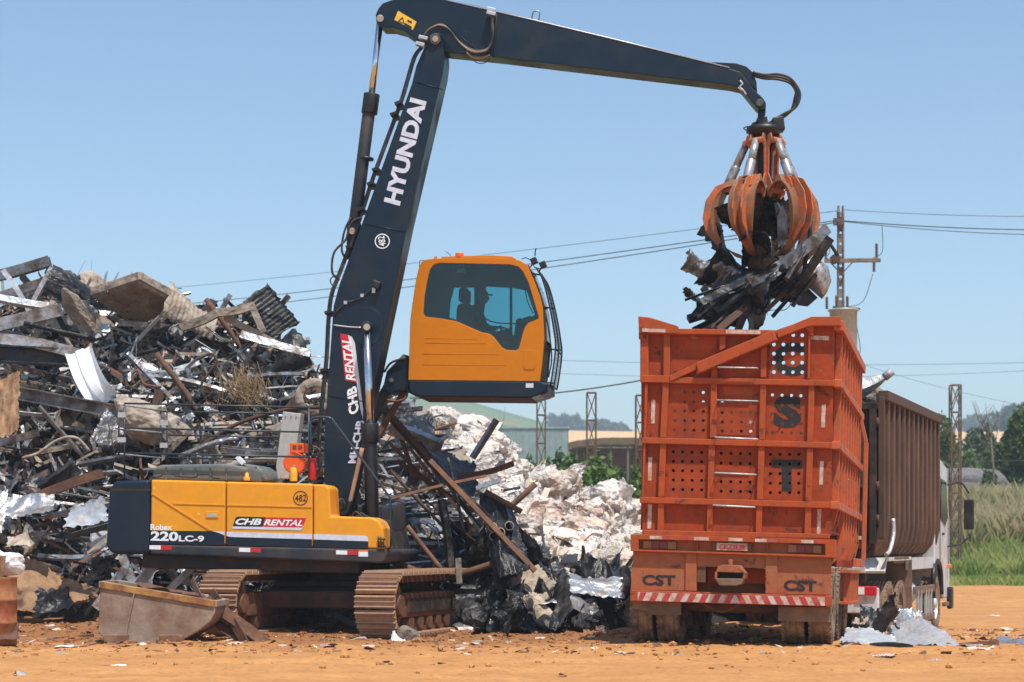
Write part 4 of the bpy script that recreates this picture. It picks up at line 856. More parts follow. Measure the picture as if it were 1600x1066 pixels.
# front guard: frame and mesh
gfr = E.T([(838, 419), (848, 437), (859, 480), (866, 520), (868, 545), (863, 585), (860, 601)], C0+.02)
gf = bpy.data.objects.new('front_guard', None); COL.objects.link(gf); gf.parent = ex
for dy in (0, .50, 1.0): MB().tube(catmull([q+YV*dy for q in gfr], 3), .014, 6).build('guard_bar', MT['black'], gf)
for q in (gfr[0], gfr[4], gfr[6]): MB().tube([q, q+YV*1.0], .014, 6).build('guard_bar', MT['black'], gf)
msh = MB(); gc = catmull(gfr, 6)
for i in range(0, len(gc)): msh.tube([gc[i], gc[i]+YV*1.0], .0025, 4, False)
for k in range(1, 12): msh.tube([q+YV*k/12 for q in gc], .0025, 4, False)
msh.build('guard_mesh', MT['black'], gf, kind='stuff')
for y0, x0, x1 in ((428, 832, 848), (480, 849, 866), (545, 852, 876), (597, 845, 866)):
    for dy in (.05, .95): MB().tube([E.P(x0, y0, C0+dy), E.P(x1, y0+2, C0+dy)], .013, 6).build('guard_strut', MT['black'], ca)
etube('front_grab_bar', [(846, 470), (850, 480), (858, 520), (862, 560), (857, 590)], C0+.2, 1.2, 'under_black', ca)
etube('wiper', [(818, 440), (824, 470), (833, 490)], C0+.35, .9, 'black', ca, 5)
for k in range(9): etube('sun_shade_rib', [(829+k*1.3, 424+k*8), (836+k*1.2, 428+k*8)], C0+.25, 1.0, 'rust_dark', ca, 5, 0)
# seat and controls
sx = lambda x, y: E.P(x, y, .95)
MB().prism(E.T([(714, 500), (714, 478), (718, 474), (734, 474), (738, 479), (742, 512), (720, 513)], .72), YV*.44).build('seat_back', MT['seat_black'], ca, .03, 3)
MB().prism(E.T([(716, 470), (717, 452), (721, 449), (728, 449), (732, 453), (732, 470), (727, 473)], .80), YV*.28).build('headrest', MT['seat_black'], ca, .02, 3)
MB().prism(E.T([(718, 512), (764, 514), (768, 522), (762, 530), (722, 530)], .70), YV*.5).build('seat_cushion', MT['seat_black'], ca, .03, 3)
MB().prism(E.T([(728, 530), (758, 530), (760, 590), (726, 590)], .75), YV*.4).build('seat_base', MT['seat_black'], ca, .02)
for c_ in (.60, 1.22): MB().prism(E.T([(758, 524), (796, 512), (800, 518), (800, 530), (760, 534)], c_), YV*.10).build('control_console', MT['seat_black'], ca, .015)
etube('joystick', [(784, 520), (782, 509)], .65, 2.2, 'black', ca); MB().prism(E.T([(801, 540), (806, 500), (812, 496), (818, 500), (812, 542)], .62), YV*.16).build('monitor', MT['seat_black'], ca, .015)
etube('dash_bar', [(757, 496), (766, 502), (782, 505), (806, 506)], 1.1, 1.1, 'black', ca); MB().box(E.P(824, 499, .8), (.14, .2, .05), Matrix.Rotation(R(-20), 3, 'Y')).build('visor', MT['black'], ca, .01)
MB().prism(E.T([(795, 560), (835, 500), (842, 500), (846, 590), (795, 592)], .62), YV*.6).build('dashboard', MT['seat_black'], ca, .02)
# cab lift arm behind the boom
lf = MB().plate(E.T([(598, 606), (604, 580), (622, 562), (630, 553), (638.5, 556), (639, 612), (624, 610), (608, 616)], C0+.15), YV*.5).build('cab_lift_bracket', MT['navy'], ex, .015)
for x, y in ((630, 558), (611.5, 594)): MB().cyl(E.P(x, y, C0+.12), E.P(x, y, C0+.7), .035, 12).build('lift_pin', MT['grey_paint'], lf)
MB().bar(E.P(612, 600, C0+.4), E.P(560, 690, C0+.4), .28, .16).build('cab_lift_arm', MT['navy_dusty'], ex, .015); MB().bar(E.P(632, 612, C0+.4), E.P(560, 730, C0+.4), .10, .09).build('cab_lift_arm', MT['rust'], ex, .01)
etube('lift_hose', [(600, 582), (610, 568), (624, 562), (632, 560)], C0+.1, 2, 'rubber_hose'); etube('lift_hose', [(605, 625), (620, 627), (634, 622), (637, 612)], C0+.1, 1.8, 'rust')
MB().box(E.P(580, 800, .95)+Vector((0, 0, -.35)), (.5, .9, .9)).build('cab_riser', MT['navy_dusty'], ex, .03)
# ------------------------------------------------------------------ people: skinned body
def skin_body(name, V, Eg, mat, parent=None, sub=2):
    me = bpy.data.meshes.new(name); me.from_pydata([p for p, r in V], Eg, []); o = bpy.data.objects.new(name, me); COL.objects.link(o)
    md = o.modifiers.new('skin', 'SKIN'); sl = me.skin_vertices[0].data
    for i, (p, r) in enumerate(V):
        sl[i].radius = (r, r) if not isinstance(r, tuple) else r; sl[i].use_root = (i == 0)
    s2 = o.modifiers.new('sub', 'SUBSURF'); s2.levels = sub; s2.render_levels = sub
    bpy.context.view_layer.update()
    m2 = bpy.data.meshes.new_from_object(o.evaluated_get(bpy.context.evaluated_depsgraph_get())); o.modifiers.clear(); o.data = m2; m2.name = name
    m2.polygons.foreach_set('use_smooth', [True]*len(m2.polygons)); m2.materials.clear(); m2.materials.append(mat)
    if parent: o.parent = parent
    return o
op = thing('person', 'operator in a dark cap and dark shirt sitting at the controls inside the raised cab', 'person', E.m)
def q(x, y, c=.94): v = E.P(x, y, c); return (v.x, v.y, v.z)
V = [(q(742, 518), .15), (q(741, 504), .135), (q(743, 492), (.165, .13)), (q(746, 484), (.13, .10)), (q(749.5, 479), .058), (q(751, 475), .056),   # pelvis..neck
     (q(744, 486, .76), .062), (q(750, 503, .70), .050), (q(766, 513, .68), .042), (q(780, 512, .67), .030),                                       # near arm
     (q(744, 486, 1.12), .062), (q(750, 503, 1.18), .050), (q(766, 513, 1.20), .042), (q(780, 512, 1.21), .030),
     (q(748, 521, .85), .085), (q(783, 524, .82), .068), (q(790, 552, .82), .05), (q(792, 578, .82), .04), (q(801, 582, .82), .035),
     (q(748, 521, 1.03), .085), (q(783, 524, 1.06), .068), (q(790, 552, 1.06), .05), (q(792, 578, 1.06), .04), (q(801, 582, 1.06), .035)]
Eg = [(0, 1), (1, 2), (2, 3), (3, 4), (4, 5), (3, 6), (6, 7), (7, 8), (8, 9), (3, 10), (10, 11), (11, 12), (12, 13), (0, 14), (14, 15), (15, 16), (16, 17), (17, 18), (0, 19), (19, 20), (20, 21), (21, 22), (22, 23)]
skin_body('body', V, Eg, MT['shirt'], op)
hc = Vector(q(753.5, 464.5)); v, f = ico(3); v = v.copy()
v2 = v*np.array([.092, .075, .115]); fr_ = v[:, 0] > .2
v2[:, 0] += np.where((v[:, 0] > .75) & (np.abs(v[:, 1]) < .25) & (np.abs(v[:, 2]+.12) < .22), .022, 0)      # nose
v2[:, 0] += np.where((v[:, 0] > .45) & (np.abs(v[:, 2]+.62) < .25), .014, 0)                             # chin
v2[:, 0] -= np.where((v[:, 0] > .8) & (np.abs(np.abs(v[:, 1])-.33) < .15) & (np.abs(v[:, 2]-.08) < .12), .010, 0)
put('head', np_mesh('head', v2+np.array(hc), f, True), MT['skin'], op)
for s in (-1, 1): MB().lathe(hc+Vector((-.005, s*.074, -.005)), [(.004, -.01), (.022, -.006), (.026, .004), (.01, .008)], 8, 'Y').build('ear', MT['skin'], op)
cv = v[v[:, 2] > -9]; v3 = v*np.array([.102, .086, .10]); v3[:, 2] = np.maximum(v3[:, 2], .018)+.018
put('cap', np_mesh('cap', v3+np.array(hc), f, True), MT['cap'], op); MB().prism([hc+Vector(p) for p in ((.07, -.06, .038), (.15, -.05, .030), (.17, 0, .028), (.15, .05, .030), (.07, .06, .038))], (0, 0, .012)).build('cap_peak', MT['cap'], op)
def hand(w_, d, parent, mat, down=(0, 0, -1), s=1.0):
    w_ = Vector(w_); d = Vector(d).normalized(); dn = Vector(down); sd_ = d.cross(dn).normalized(); mb = MB()
    mb.prism([w_+sd_*a+d*b for a, b in ((-.028*s, 0), (.028*s, 0), (.04*s, .09*s), (-.04*s, .09*s))], dn*.026*s)
    for k, L2 in enumerate((.065, .078, .072, .056)):
        b0 = w_+d*.085*s+sd_*(-.032+.021*k)*s+dn*.013*s; L2 *= s; mb.tube([b0, b0+d*L2*.5+dn*.005, b0+d*L2*.75+dn*L2*.45, b0+d*L2*.6+dn*L2*.85], .009*s, 6, r1=.007*s)
    b0 = w_+d*.03*s+sd_*-.03*s+dn*.013*s; mb.tube([b0, b0-sd_*.03*s+d*.03*s, b0-sd_*.028*s+d*.06*s+dn*.02*s], .011*s, 6, r1=.008*s)
    return mb.build('hand', mat, parent, .004)
for c_ in (.67, 1.21): hand(q(779, 510, c_), (1, 0, -.1), op, MT['skin'])
# ------------------------------------------------------------------ orange scrap trailer with its tractor
T = Fr((2.88, 24.95, 0), rz=-13.4, ry=1.3, rx=-.9)
tr_ = thing('scrap_trailer', 'tall orange scrap trailer with perforated rear panels lettered C S T', 'trailer', T.m)
def tquad(name, pts, c, depth, mat, par=tr_, bev=0, holes=(), seg=2, kind=None):
    mb = MB()
    if len(pts) == 4 and not holes: mb.prism(T.T(pts, c), YV*depth)
    else: mb.plate(T.T(pts, c), YV*depth, [T.T(h, c) for h in holes])
    return mb.build(name, MT[mat], par, bev, seg, kind)
Z7 = lambda x, y: (970+x/3.136, 480+y/3.136)
Z8 = lambda x, y: (970+x/4.103, 800+y/4.103)
z7 = lambda *p: [Z7(*q) for q in p]
z8 = lambda *p: [Z8(*q) for q in p]
PC = .06                                             # plane of the basket's sheet
def hole(x, y, r=7.9): return [Z7(x+r*math.cos(a), y+r*math.sin(a)) for a in [2*math.pi*k/12 for k in range(12)]]
def bay(x0, y0, x1, y1, s=.03, holes=(), top=None):
    pts = top or z7((x0, y0), (x1, y0+(x1-x0)*s), (x1, y1+(x1-x0)*s), (x0, y1))
    return tquad('rear_panel', pts, PC, .012, 'truck_panel', holes=[hole(*h, r=(9.4 if len(holes) in (2, 16) and h[1] < 330 else 7.9)) for h in holes])
rng = range
cpan = None
# top row
bay(0, 0, 0, 0, top=z7((95, 128), (245, 128), (245, 345), (95, 350)))
bay(0, 0, 0, 0, top=z7((235, 125), (478, 128), (478, 350), (235, 350)))
bay(0, 0, 0, 0, top=z7((470, 125), (760, 130), (700, 290), (700, 360), (470, 350)))
ch = [(x, y) for y in (183, 228, 272, 318) for x in (750, 796.5, 842.5, 888)]+[(845, 137), (889, 138)]
bay(0, 0, 0, 0, top=z7((692, 162), (925, 162), (925, 370), (692, 360)), holes=ch[:16])
bay(0, 0, 0, 0, top=z7((705, 161.5), (765, 112), (925, 56), (925, 161.5)), holes=ch[16:])
bay(0, 0, 0, 0, top=z7((918, 70), (1046, 92), (1046, 385), (918, 370)))
# second row
bay(100, 360, 215, 650); bay(222, 362, 448, 650, holes=[(x, y+(x-265)*.0) for y in (418, 465, 510, 556, 603) for x in (265, 312, 358, 404)])
bay(455, 365, 690, 658, holes=[(x, y) for y in (468, 517, 563, 608) for x in (497, 544, 590, 636)])
sh_ = [(x, y+(x-743)*.03) for y in (430, 478, 524, 568, 614) for x in (743, 790, 836, 882)]
bay(697, 370, 925, 670, holes=sh_); bay(932, 380, 1040, 672)
# third row
bay(105, 655, 205, 945); bay(212, 660, 440, 945, holes=[(x, y+(x-257)*.02) for y in (709, 755, 801, 847, 893) for x in (257, 303, 349, 396)])
bay(448, 665, 680, 955, holes=[(x, y+(x-490)*.02) for y in (716, 764, 855, 902) for x in (491, 539, 586, 633)])
th_ = [(x, y) for y in (722, 768, 816, 863, 909) for x in (733, 780, 827, 872)]
bay(688, 668, 918, 965, holes=th_); bay(925, 672, 1036, 970)
# fourth row (plain)
for x0, x1 in ((105, 195), (200, 430), (440, 672), (678, 912), (918, 1032)): bay(x0, 960, x1, 1118)
# ribs
def rib(*p, d=.075, c=-.01): return tquad('rib', z7(*p), c, d, 'truck_orange', bev=.006)
rib((95, 130), (134, 130), (136, 352), (97, 350)); rib((118, 372), (132, 376), (112, 930), (103, 930), d=.07)
rib((210, 132), (242, 134), (240, 345), (208, 345)); rib((205, 372), (236, 372), (222, 640), (192, 640)); rib((192, 668), (222, 668), (212, 930), (182, 930)); rib((182, 958), (212, 958), (208, 1105), (178, 1105))
rib((484, 140), (514, 140), (512, 200), (484, 215)); rib((442, 300), (473, 290), (468, 640), (436, 640)); rib((430, 672), (462, 673), (452, 938), (424, 938)); rib((423, 965), (452, 966), (446, 1112), (420, 1110))
rib((686, 205), (716, 190), (712, 345), (684, 345)); rib((683, 378), (713, 379), (705, 652), (676, 650)); rib((674, 682), (705, 683), (696, 944), (666, 944)); rib((664, 974), (694, 975), (688, 1118), (660, 1118))
rib((920, 98), (930, 98), (924, 352), (914, 352)); rib((920, 385), (950, 386), (942, 660), (912, 658)); rib((912, 690), (942, 691), (934, 952), (904, 950)); rib((904, 982), (934, 983), (930, 1125), (898, 1124))
def rail(*p, d=.10, c=-.035): return tquad('cross_rail', z7(*p), c, d, 'truck_orange', bev=.008)
rail((94, 332), (240, 335), (240, 372), (94, 368)); rail((238, 342), (1045, 358), (1045, 388), (238, 372)); rail((104, 638), (1034, 662), (1034, 692), (104, 668)); rail((92, 930), (1025, 955), (1025, 986), (92, 960)); rail((110, 1092), (1022, 1112), (1022, 1135), (110, 1120))
# top edge, diagonal bar, raised corner
tquad('top_beam', z7((90, 102), (760, 112), (768, 140), (90, 130)), -.06, .14, 'truck_orange', bev=.01)
tquad('corner_plate', z7((85, 45), (140, 50), (278, 92), (278, 128), (88, 128)), -.075, .10, 'truck_orange', bev=.008)
tquad('top_beam', z7((762, 118), (905, 58), (935, 46), (1076, 46), (1078, 92), (935, 92), (910, 98), (770, 152)), -.07, .16, 'truck_orange', bev=.01)
tquad('brace', z7((238, 335), (368, 276), (374, 306), (240, 365)), -.05, .09, 'truck_orange', bev=.008)
tquad('diagonal_bar', z7((366, 272), (745, 113), (768, 160), (380, 326)), -.13, .14, 'truck_orange', bev=.012)
tquad('gusset', z7((900, 95), (945, 92), (945, 140), (930, 138)), -.03, .08, 'truck_orange', bev=.006)
for a, b in (((475, 295), (668, 299)), ((470, 456), (670, 461)), ((462, 638), (668, 647)), ((460, 812), (660, 821)), ((452, 971), (655, 981))):
    mb = MB(); A, B_ = T.P(*Z7(*a), -.11), T.P(*Z7(*b), -.11); mb.tube([A+YV*.12, A, B_, B_+YV*.12], .012, 8); mb.build('ladder_rung', MT['steel_bright'], tr_)
tquad('bay_plate', z7((503, 388), (648, 392), (646, 434), (503, 430)), PC-.008, .01, 'truck_orange', bev=.003)
# letters with the holes cut through them
def stencil(body, A, B_, Tt, holes):
    mb = letters(body, T.P(*Z7(*A), PC), T.P(*Z7(*B_), PC), T.P(*Z7(*Tt), PC), OUT, None, None, .004, .062, ret=True)
    o = mb.build('stencil_letter', MT['stencil_black'], tr_)
    cu = MB()
    for h in holes: cu.prism(T.T(hole(*h, r=(9.5 if body == 'C' else 8.0)), PC-.05), YV*.1)
    c = cu.build('cutter', MT['stencil_black'], tr_); md = o.modifiers.new('b', 'BOOLEAN'); md.operation = 'DIFFERENCE'; md.solver = 'EXACT'; md.object = c
    bpy.context.view_layer.update(); me = bpy.data.meshes.new_from_object(o.evaluated_get(bpy.context.evaluated_depsgraph_get())); o.modifiers.clear(); o.data = me; me.name = 'stencil_letter'
    if not me.materials: me.materials.append(MT['stencil_black'])
    bpy.data.objects.remove(c)
stencil('C', (748, 336), (900, 338), (750, 172), ch); stencil('S', (745, 590), (882, 595), (752, 430), sh_); stencil('T', (738, 900), (888, 905), (738, 746), th_)
def stk(*p, mat='reflect_white', c=PC-.004): return tquad('reflective_strip', z7(*p), c, .003, mat)
stk((105, 104), (218, 108), (218, 124), (105, 120), c=-.078); stk((515, 112), (684, 115), (684, 133), (515, 129), c=-.064); stk((925, 138), (1020, 143), (1020, 163), (925, 158))
for p in (((150, 455), (169, 455), (166, 570), (148, 570)), ((135, 736), (154, 736), (150, 850), (132, 850)), ((133, 965), (152, 965), (149, 1085), (130, 1085)), ((985, 476), (1004, 476), (1000, 590), (981, 590)), ((976, 755), (994, 755), (990, 870), (972, 870)), ((965, 990), (983, 990), (978, 1110), (960, 1110))): stk(*p)
# basket body: sides, front, floor
HT = T.P(*Z7(1060, 60), 0).z; HB = T.P(*Z7(1020, 1110), 0).z; XR = T.P(*Z7(1046, 600), 0).x; XL = T.P(*Z7(105, 600), 0).x; LB = 5.4
def sidep(z): return XR+.05*math.sin(min(1, max(0, (z-HB)/(HT-HB)))*3.1)
for x, nm in ((XR-.05, 0), (XL, 1)): MB().box((x, LB/2+.1, (HT+HB)/2-.05), (.012, LB, HT-HB-.1)).build('side_wall', MT['truck_panel'], tr_)  # darker orange than the ribs, painting the shade between them
MB().box(((XR+XL)/2, LB+.1, (HT+HB)/2-.3), (XR-XL, .02, HT-HB-.6)).build('front_wall', MT['rust_dark'], tr_)  # coloured dark so the inside looks shaded through the rear holes
MB().box(((XR+XL)/2, LB/2+.1, HB+.02), (XR-XL, LB, .03)).build('basket_floor', MT['truck_panel'], tr_)
for k in range(9):
    y = .40+k*.60; low = .0 if k < 2 else -.42
    mb = MB(); zz = [HT-.05, HB+.35+low, HB+.12+low, HB+low]; xx = [XR+.05, XR+.05, XR+.0, XR-.14]
    o_ = [Vector((x, y, z)) for x, z in zip(xx, zz)]+[Vector((XR-.15, y, HB+low)), Vector((XR-.04, y, HB+.2+low)), Vector((XR-.04, y, HT-.05))]
    mb.plate(o_, (0, .065, 0)).build('side_rib', MT['truck_side'], tr_, .004, 1)
    if k > 3: pass
MB().box((XR-.06, LB/2+.9, HB-.2), (.03, LB-1.7, .45)).build('side_wall', MT['truck_panel'], tr_)
zr = [T.P(*Z7(1040, y), 0).z for y in (372, 676, 970)]
for z in zr: MB().box((XR+.025, LB/2+.05, z), (.11, LB+.1, .10)).build('side_rail', MT['truck_side'], tr_, .008)
tb = MB(); tb.prism([Vector((XR-.04, .0, HT)), Vector((XR+.09, .0, HT-.02)), Vector((XR+.09, .0, HT-.15)), Vector((XR-.04, 0, HT-.13))], (0, LB, 0)).build('top_beam', MT['truck_side'], tr_, .01)
tb = MB().prism([Vector((XL-.08, 0, HT-.12)), Vector((XL+.05, .0, HT-.12)), Vector((XL+.05, .0, HT-.25)), Vector((XL-.08, 0, HT-.25))], (0, LB, 0)).build('top_beam', MT['truck_side'], tr_, .01)
MB().bar((XR+.15, 4.9, HB-.3), (XR+.15, 4.9, 3.0), .07, .07).build('side_post', MT['truck_side'], tr_, .01); MB().bar((XR+.05, 4.9, 3.4), (XR+.15, 4.9, 3.0), .06, .06).build('side_post', MT['truck_side'], tr_, .01)
MB().bar((XR+.12, 3.2, HB-.35), (XR+.12, 5.3, HB-.35), .06, .12).build('side_rail', MT['truck_side'], tr_, .01)
# under-run box on the right side
for k in range(7): MB().box((XR+.10, 1.9+k*.3, .80), (.10, .05, .42)).build('crate_bar', MT['truck_side'], tr_, .005)
MB().box((XR+.06, 2.8, .585), (.22, 2.1, .04)).build('crate_bar', MT['truck_side'], tr_, .005); MB().box((XR+.06, 2.8, 1.02), (.22, 2.1, .05)).build('crate_bar', MT['truck_side'], tr_, .005); MB().box((XR-.02, 2.8, .80), (.03, 2.0, .4)).build('crate_panel', MT['truck_dusty'], tr_)
# chassis rear
def t8(name, *p, c=0, d=.03, mat='truck_orange', bev=.006, par=tr_): return tquad(name, z8(*p), c, d, mat, par, bev)
lb = t8('light_beam', (62, 143), (1375, 178), (1375, 208), (62, 175), c=-.08, d=.30); t8('light_beam', (62, 240), (1375, 280), (1375, 295), (62, 252), c=-.08, d=.30)
t8('light_beam', (62, 150), (113, 150), (113, 250), (62, 250), c=-.079, d=.28); t8('light_beam', (1310, 180), (1376, 180), (1376, 292), (1310, 290), c=-.079, d=.28)
t8('light_recess', (100, 165), (1320, 195), (1320, 285), (100, 245), c=.03, d=.02, mat='truck_dusty')
for x in (490, 940): t8('recess_rib', (x-4, 175), (x+4, 175), (x+4, 260), (x-4, 258), c=-.03, d=.08)
for x0, y0, x1, s in ((142, 184, 356, .03), (1073, 209, 1288, .03)):
    w3 = (x1-x0)/4; seq = ('lamp_amber', 'lamp_red', 'lamp_red', 'lamp_amber'); nm = [0, .26, .5, .74, 1]
    for k in range(4):
        a, b_ = x0+(x1-x0)*nm[k], x0+(x1-x0)*nm[k+1]; t8('tail_light', (a, y0+(a-x0)*s), (b_-1.5, y0+(b_-x0)*s), (b_-1.5, y0+50+(b_-x0)*s), (a, y0+50+(a-x0)*s), c=-.02, d=.04, mat=seq[k], bev=.004)
t8('plate_holder', (588, 192), (840, 198), (840, 258), (588, 252), c=-.03, d=.03, mat='rust_dark')
pt = t8('number_plate', (614, 198), (812, 203), (812, 250), (614, 245), c=-.042, d=.01, mat='reflect_white', bev=0); letters('CKZ3E29', T.P(*Z8(632, 240), -.044), T.P(*Z8(796, 245), -.044), T.P(*Z8(632, 206), -.044), OUT, MT['sticker_red'], tr_, .003, .02)
for x0, x1, m in ((185, 262, 'reflect_white'), (262, 340, 'reflect_red'), (390, 470, 'reflect_red'), (470, 565, 'reflect_white'), (690, 780, 'reflect_white'), (860, 935, 'reflect_white'), (935, 1005, 'reflect_red'), (1155, 1235, 'reflect_white'), (1235, 1300, 'reflect_red')):
    f_ = lambda x, y: (x, y+(x-62)*.027); t8('reflective_strip', f_(x0, 150), f_(x1, 150), f_(x1, 170), f_(x0, 170), c=-.084, d=.003, mat=m, bev=0)
t8('tail_panel', (78, 253), (418, 262), (415, 506), (62, 500), (66, 440), (62, 400), (80, 330), c=.0, d=.03, mat='truck_dusty', bev=.004)
t8('tail_panel', (1000, 278), (1350, 290), (1350, 535), (998, 527), c=.0, d=.03, mat='truck_dusty')
t8('tail_post', (415, 258), (486, 260), (484, 508), (413, 506), c=-.03, d=.12, mat='truck_dusty'); t8('tail_post', (928, 274), (1004, 278), (1002, 528), (926, 524), c=-.03, d=.12, mat='truck_dusty')
t8('cross_plate', (484, 262), (930, 275), (930, 362), (484, 350), c=-.01, d=.10, mat='truck_dusty'); t8('cross_plate', (484, 352), (930, 366), (930, 462), (484, 448), c=.25, d=.03, mat='truck_orange'); t8('chassis_box', (486, 440), (925, 452), (925, 530), (486, 520), c=.35, d=.4, mat='rust_dark')
hi = t8('tow_hitch', (610, 385), (622, 348), (655, 338), (760, 342), (796, 392), c=-.28, d=.40, mat='truck_dusty', bev=.008)
t8('hitch_jaw', (602, 425), (790, 428), (775, 462), (738, 474), (632, 472), c=-.28, d=.38, mat='mudflap', bev=.008, par=hi); t8('hitch_throat', (608, 386), (794, 392), (788, 430), (604, 426), c=-.12, d=.10, mat='under_black', bev=0, par=hi)
t8('hitch_side', (603, 384), (618, 386), (614, 430), (600, 428), c=-.28, d=.36, mat='truck_dusty', par=hi); t8('hitch_side', (784, 390), (798, 392), (794, 430), (780, 430), c=-.28, d=.36, mat='truck_dusty', par=hi)
MB().cyl(T.P(*Z8(702, 345), -.12), T.P(*Z8(702, 305), -.12), .03, 10).build('hitch_pin', MT['truck_dusty'], hi, .005)
bm_ = t8('bumper', (60, 500), (1352, 540), (1352, 607), (60, 572), c=-.10, d=.16, mat='truck_orange', bev=.01)
# slanted red and white blocks
def on_b(x, t): y0 = 514+(x-110)*.0285; return (x, y0+t*54)
t8('stripe_board', on_b(108, 0), on_b(1308, 0), on_b(1308, 1), on_b(108, 1), c=-.104, d=.003, mat='reflect_white', bev=0)
n_ = 15
for k in range(n_):
    x0 = 112+k*80.0; w_ = 40; sl = 26 if x0 < 690 else -26
    p = (on_b(max(108, x0-sl/2+2), 0.02), on_b(min(1307, x0+w_+sl/2), 0.02), on_b(min(1307, x0+w_-sl/2), .98), on_b(max(108, x0-sl/2-sl/2), .98))
    p = (on_b(min(1290, max(110, x0+sl/2)), .02), on_b(min(1307, x0+w_+sl/2), .02), on_b(min(1307, x0+w_-sl/2), .98), on_b(min(1290, max(110, x0-sl/2)), .98))
    t8('warning_stripe', *p, c=-.108, d=.003, mat='reflect_red', bev=0)
for A, B_, Tt in (((138, 470), (350, 474), (138, 402)), ((1045, 505), (1256, 512), (1045, 436))): letters('CST', T.P(*Z8(*A), -.001), T.P(*Z8(*B_), -.001), T.P(*Z8(*Tt), -.001), OUT, MT['stencil_black'], tr_, .004, .035, name='stencil_letters')
t8('mudflap', (75, 572), (388, 580), (385, 662), (190, 660), (150, 632), (75, 622), c=.06, d=.015, mat='mudflap', bev=0); t8('mudflap', (1010, 608), (1345, 612), (1342, 708), (1008, 700), c=.06, d=.015, mat='mudflap', bev=0)
# wheels
def wheel_me(r=.5, w_=.27, n=36):
    mb = MB(); pr = [(r*.58, -w_*.42), (r*.8, -w_*.5), (r*.95, -w_*.47), (r*.985, -w_*.40)]
    gro = [-.34, -.30, -.14, -.10, .10, .14, .30, .34]
    for i, g_ in enumerate(gro): pr.append((r if (i % 4) in (0, 3) else r-.018, w_*g_)) if False else pr.append((r-(.02 if i % 2 and i < 7 and i > 0 and i != 7 else 0), w_*g_))
    pr += [(r*.985, w_*.40), (r*.95, w_*.47), (r*.8, w_*.5), (r*.58, w_*.42)]
    mb.lathe((0, 0, 0), pr, n, 'X'); mb.sm = [False]*len(mb.sm)
    for k in range(n):                                   # shoulder blocks
        a = 2*math.pi*(k+.5)/n
        for s in (-1, 1): mb.box((s*w_*.42, (r-.006)*math.cos(a), (r-.006)*math.sin(a)), (w_*.13, .05, .016), Matrix.Rotation(a-math.pi/2, 3, 'X'))
    return mb.mesh('tyre')
def rim_me(r=.5, w_=.27, dish=.04):
    mb = MB(); mb.lathe((0, 0, 0), [(r*.58, -w_*.42), (r*.55, -w_*.3), (r*.5, dish), (r*.2, dish+.02), (r*.18, w_*.46), (.01, w_*.48)], 20, 'X')
    mb.lathe((0, 0, 0), [(r*.58, w_*.42), (r*.56, w_*.2), (r*.5, dish-.02)], 20, 'X')
    for k in range(8): mb.cyl((dish+.01, r*.33*math.cos(k*.785), r*.33*math.sin(k*.785)), (dish+.05, r*.33*math.cos(k*.785), r*.33*math.sin(k*.785)), .016, 6)
    return mb.mesh('rim')
ty_me = wheel_me(); ty_me.materials.append(MT['tyre']); rim_b = rim_me(); rim_b.materials.append(MT['mudflap']); rim_w = rim_me(); rim_w.materials.append(MT['truck_white'])
def wheel(par, x, y, z, rim=rim_b, sc=1, flip=False, wd=1):
    o = put('wheel', ty_me, None, par); o.location = (x, y, z); o.scale = (wd, sc, sc)
    if flip: o.rotation_euler.z = math.pi
    r_ = put('rim', rim, None, o); return o
cx = [T.P(*Z8(x, 800), .5).x for x in (152, 318, 1112, 1284)]
def gz(fr, x, y, r): p = fr.m @ Vector((x, y, 0)); return (fr.i @ Vector((p.x, p.y, float(terrain(p.x, p.y))+r-.01))).z
for ay in (.62, 1.9, 3.18):
    MB().cyl((cx[0], ay, .5), (cx[3], ay, .5), .07, 10).build('axle', MT['rust_dark'], tr_)
    for x in cx: wheel(tr_, x, ay, gz(T, x, ay, .5), flip=x < 0, wd=1.12)
for x in (-.45, .45): MB().box((x, 4.5, .98), (.12, 9, .3)).build('chassis_rail', MT['rust_dark'], tr_)
for x in (-.5, .5):
    MB().lathe((x, .75, .62), [(.02, 0), (.13, .02), (.15, .1), (.12, .18), (.14, .24), (.02, .26)], 14).build('air_spring', MT['rust_dark'], tr_)
MB().tube(catmull([(-.6, .3, .62), (-.2, .25, .45), (.1, .25, .58), (.5, .3, .6)], 6), .018, 6).build('brake_hose', MT['rust_dark'], tr_)
fl = MB().box((.25, 8.2, .62), (1.1, .02, .6)).build('mudflap', MT['black'], tr_); letters('GRE', (-.1, 8.18, .62), (.35, 8.18, .62), (-.1, 8.18, .70), OUT, MT['stripe_white'], tr_, .003)
# tractor ahead of the trailer
tc_ = thing('truck_tractor', 'tractor unit mostly hidden in front of the orange trailer, only its wheels seen underneath', 'truck', T.m @ Matrix.Translation((0, 8.6, 0)))
MB().box((0, 2.4, 1.9), (2.3, 1.8, 1.9)).build('cab', MT['truck_orange'], tc_, .08, 3); MB().box((0, 1, .85), (.9, 5, .3)).build('chassis', MT['rust_dark'], tc_)
MB().box((0, 3.32, 2.3), (2.0, .03, .8)).build('windscreen', MT['truck_glass'], tc_)
for x in (-1.1, -.82, .82, 1.1): wheel(tc_, x, 0, gz(T, x, 8.6, .5))
for x in (-1.05, 1.05): wheel(tc_, x, 2.8, gz(T, x, 11.4, .5))
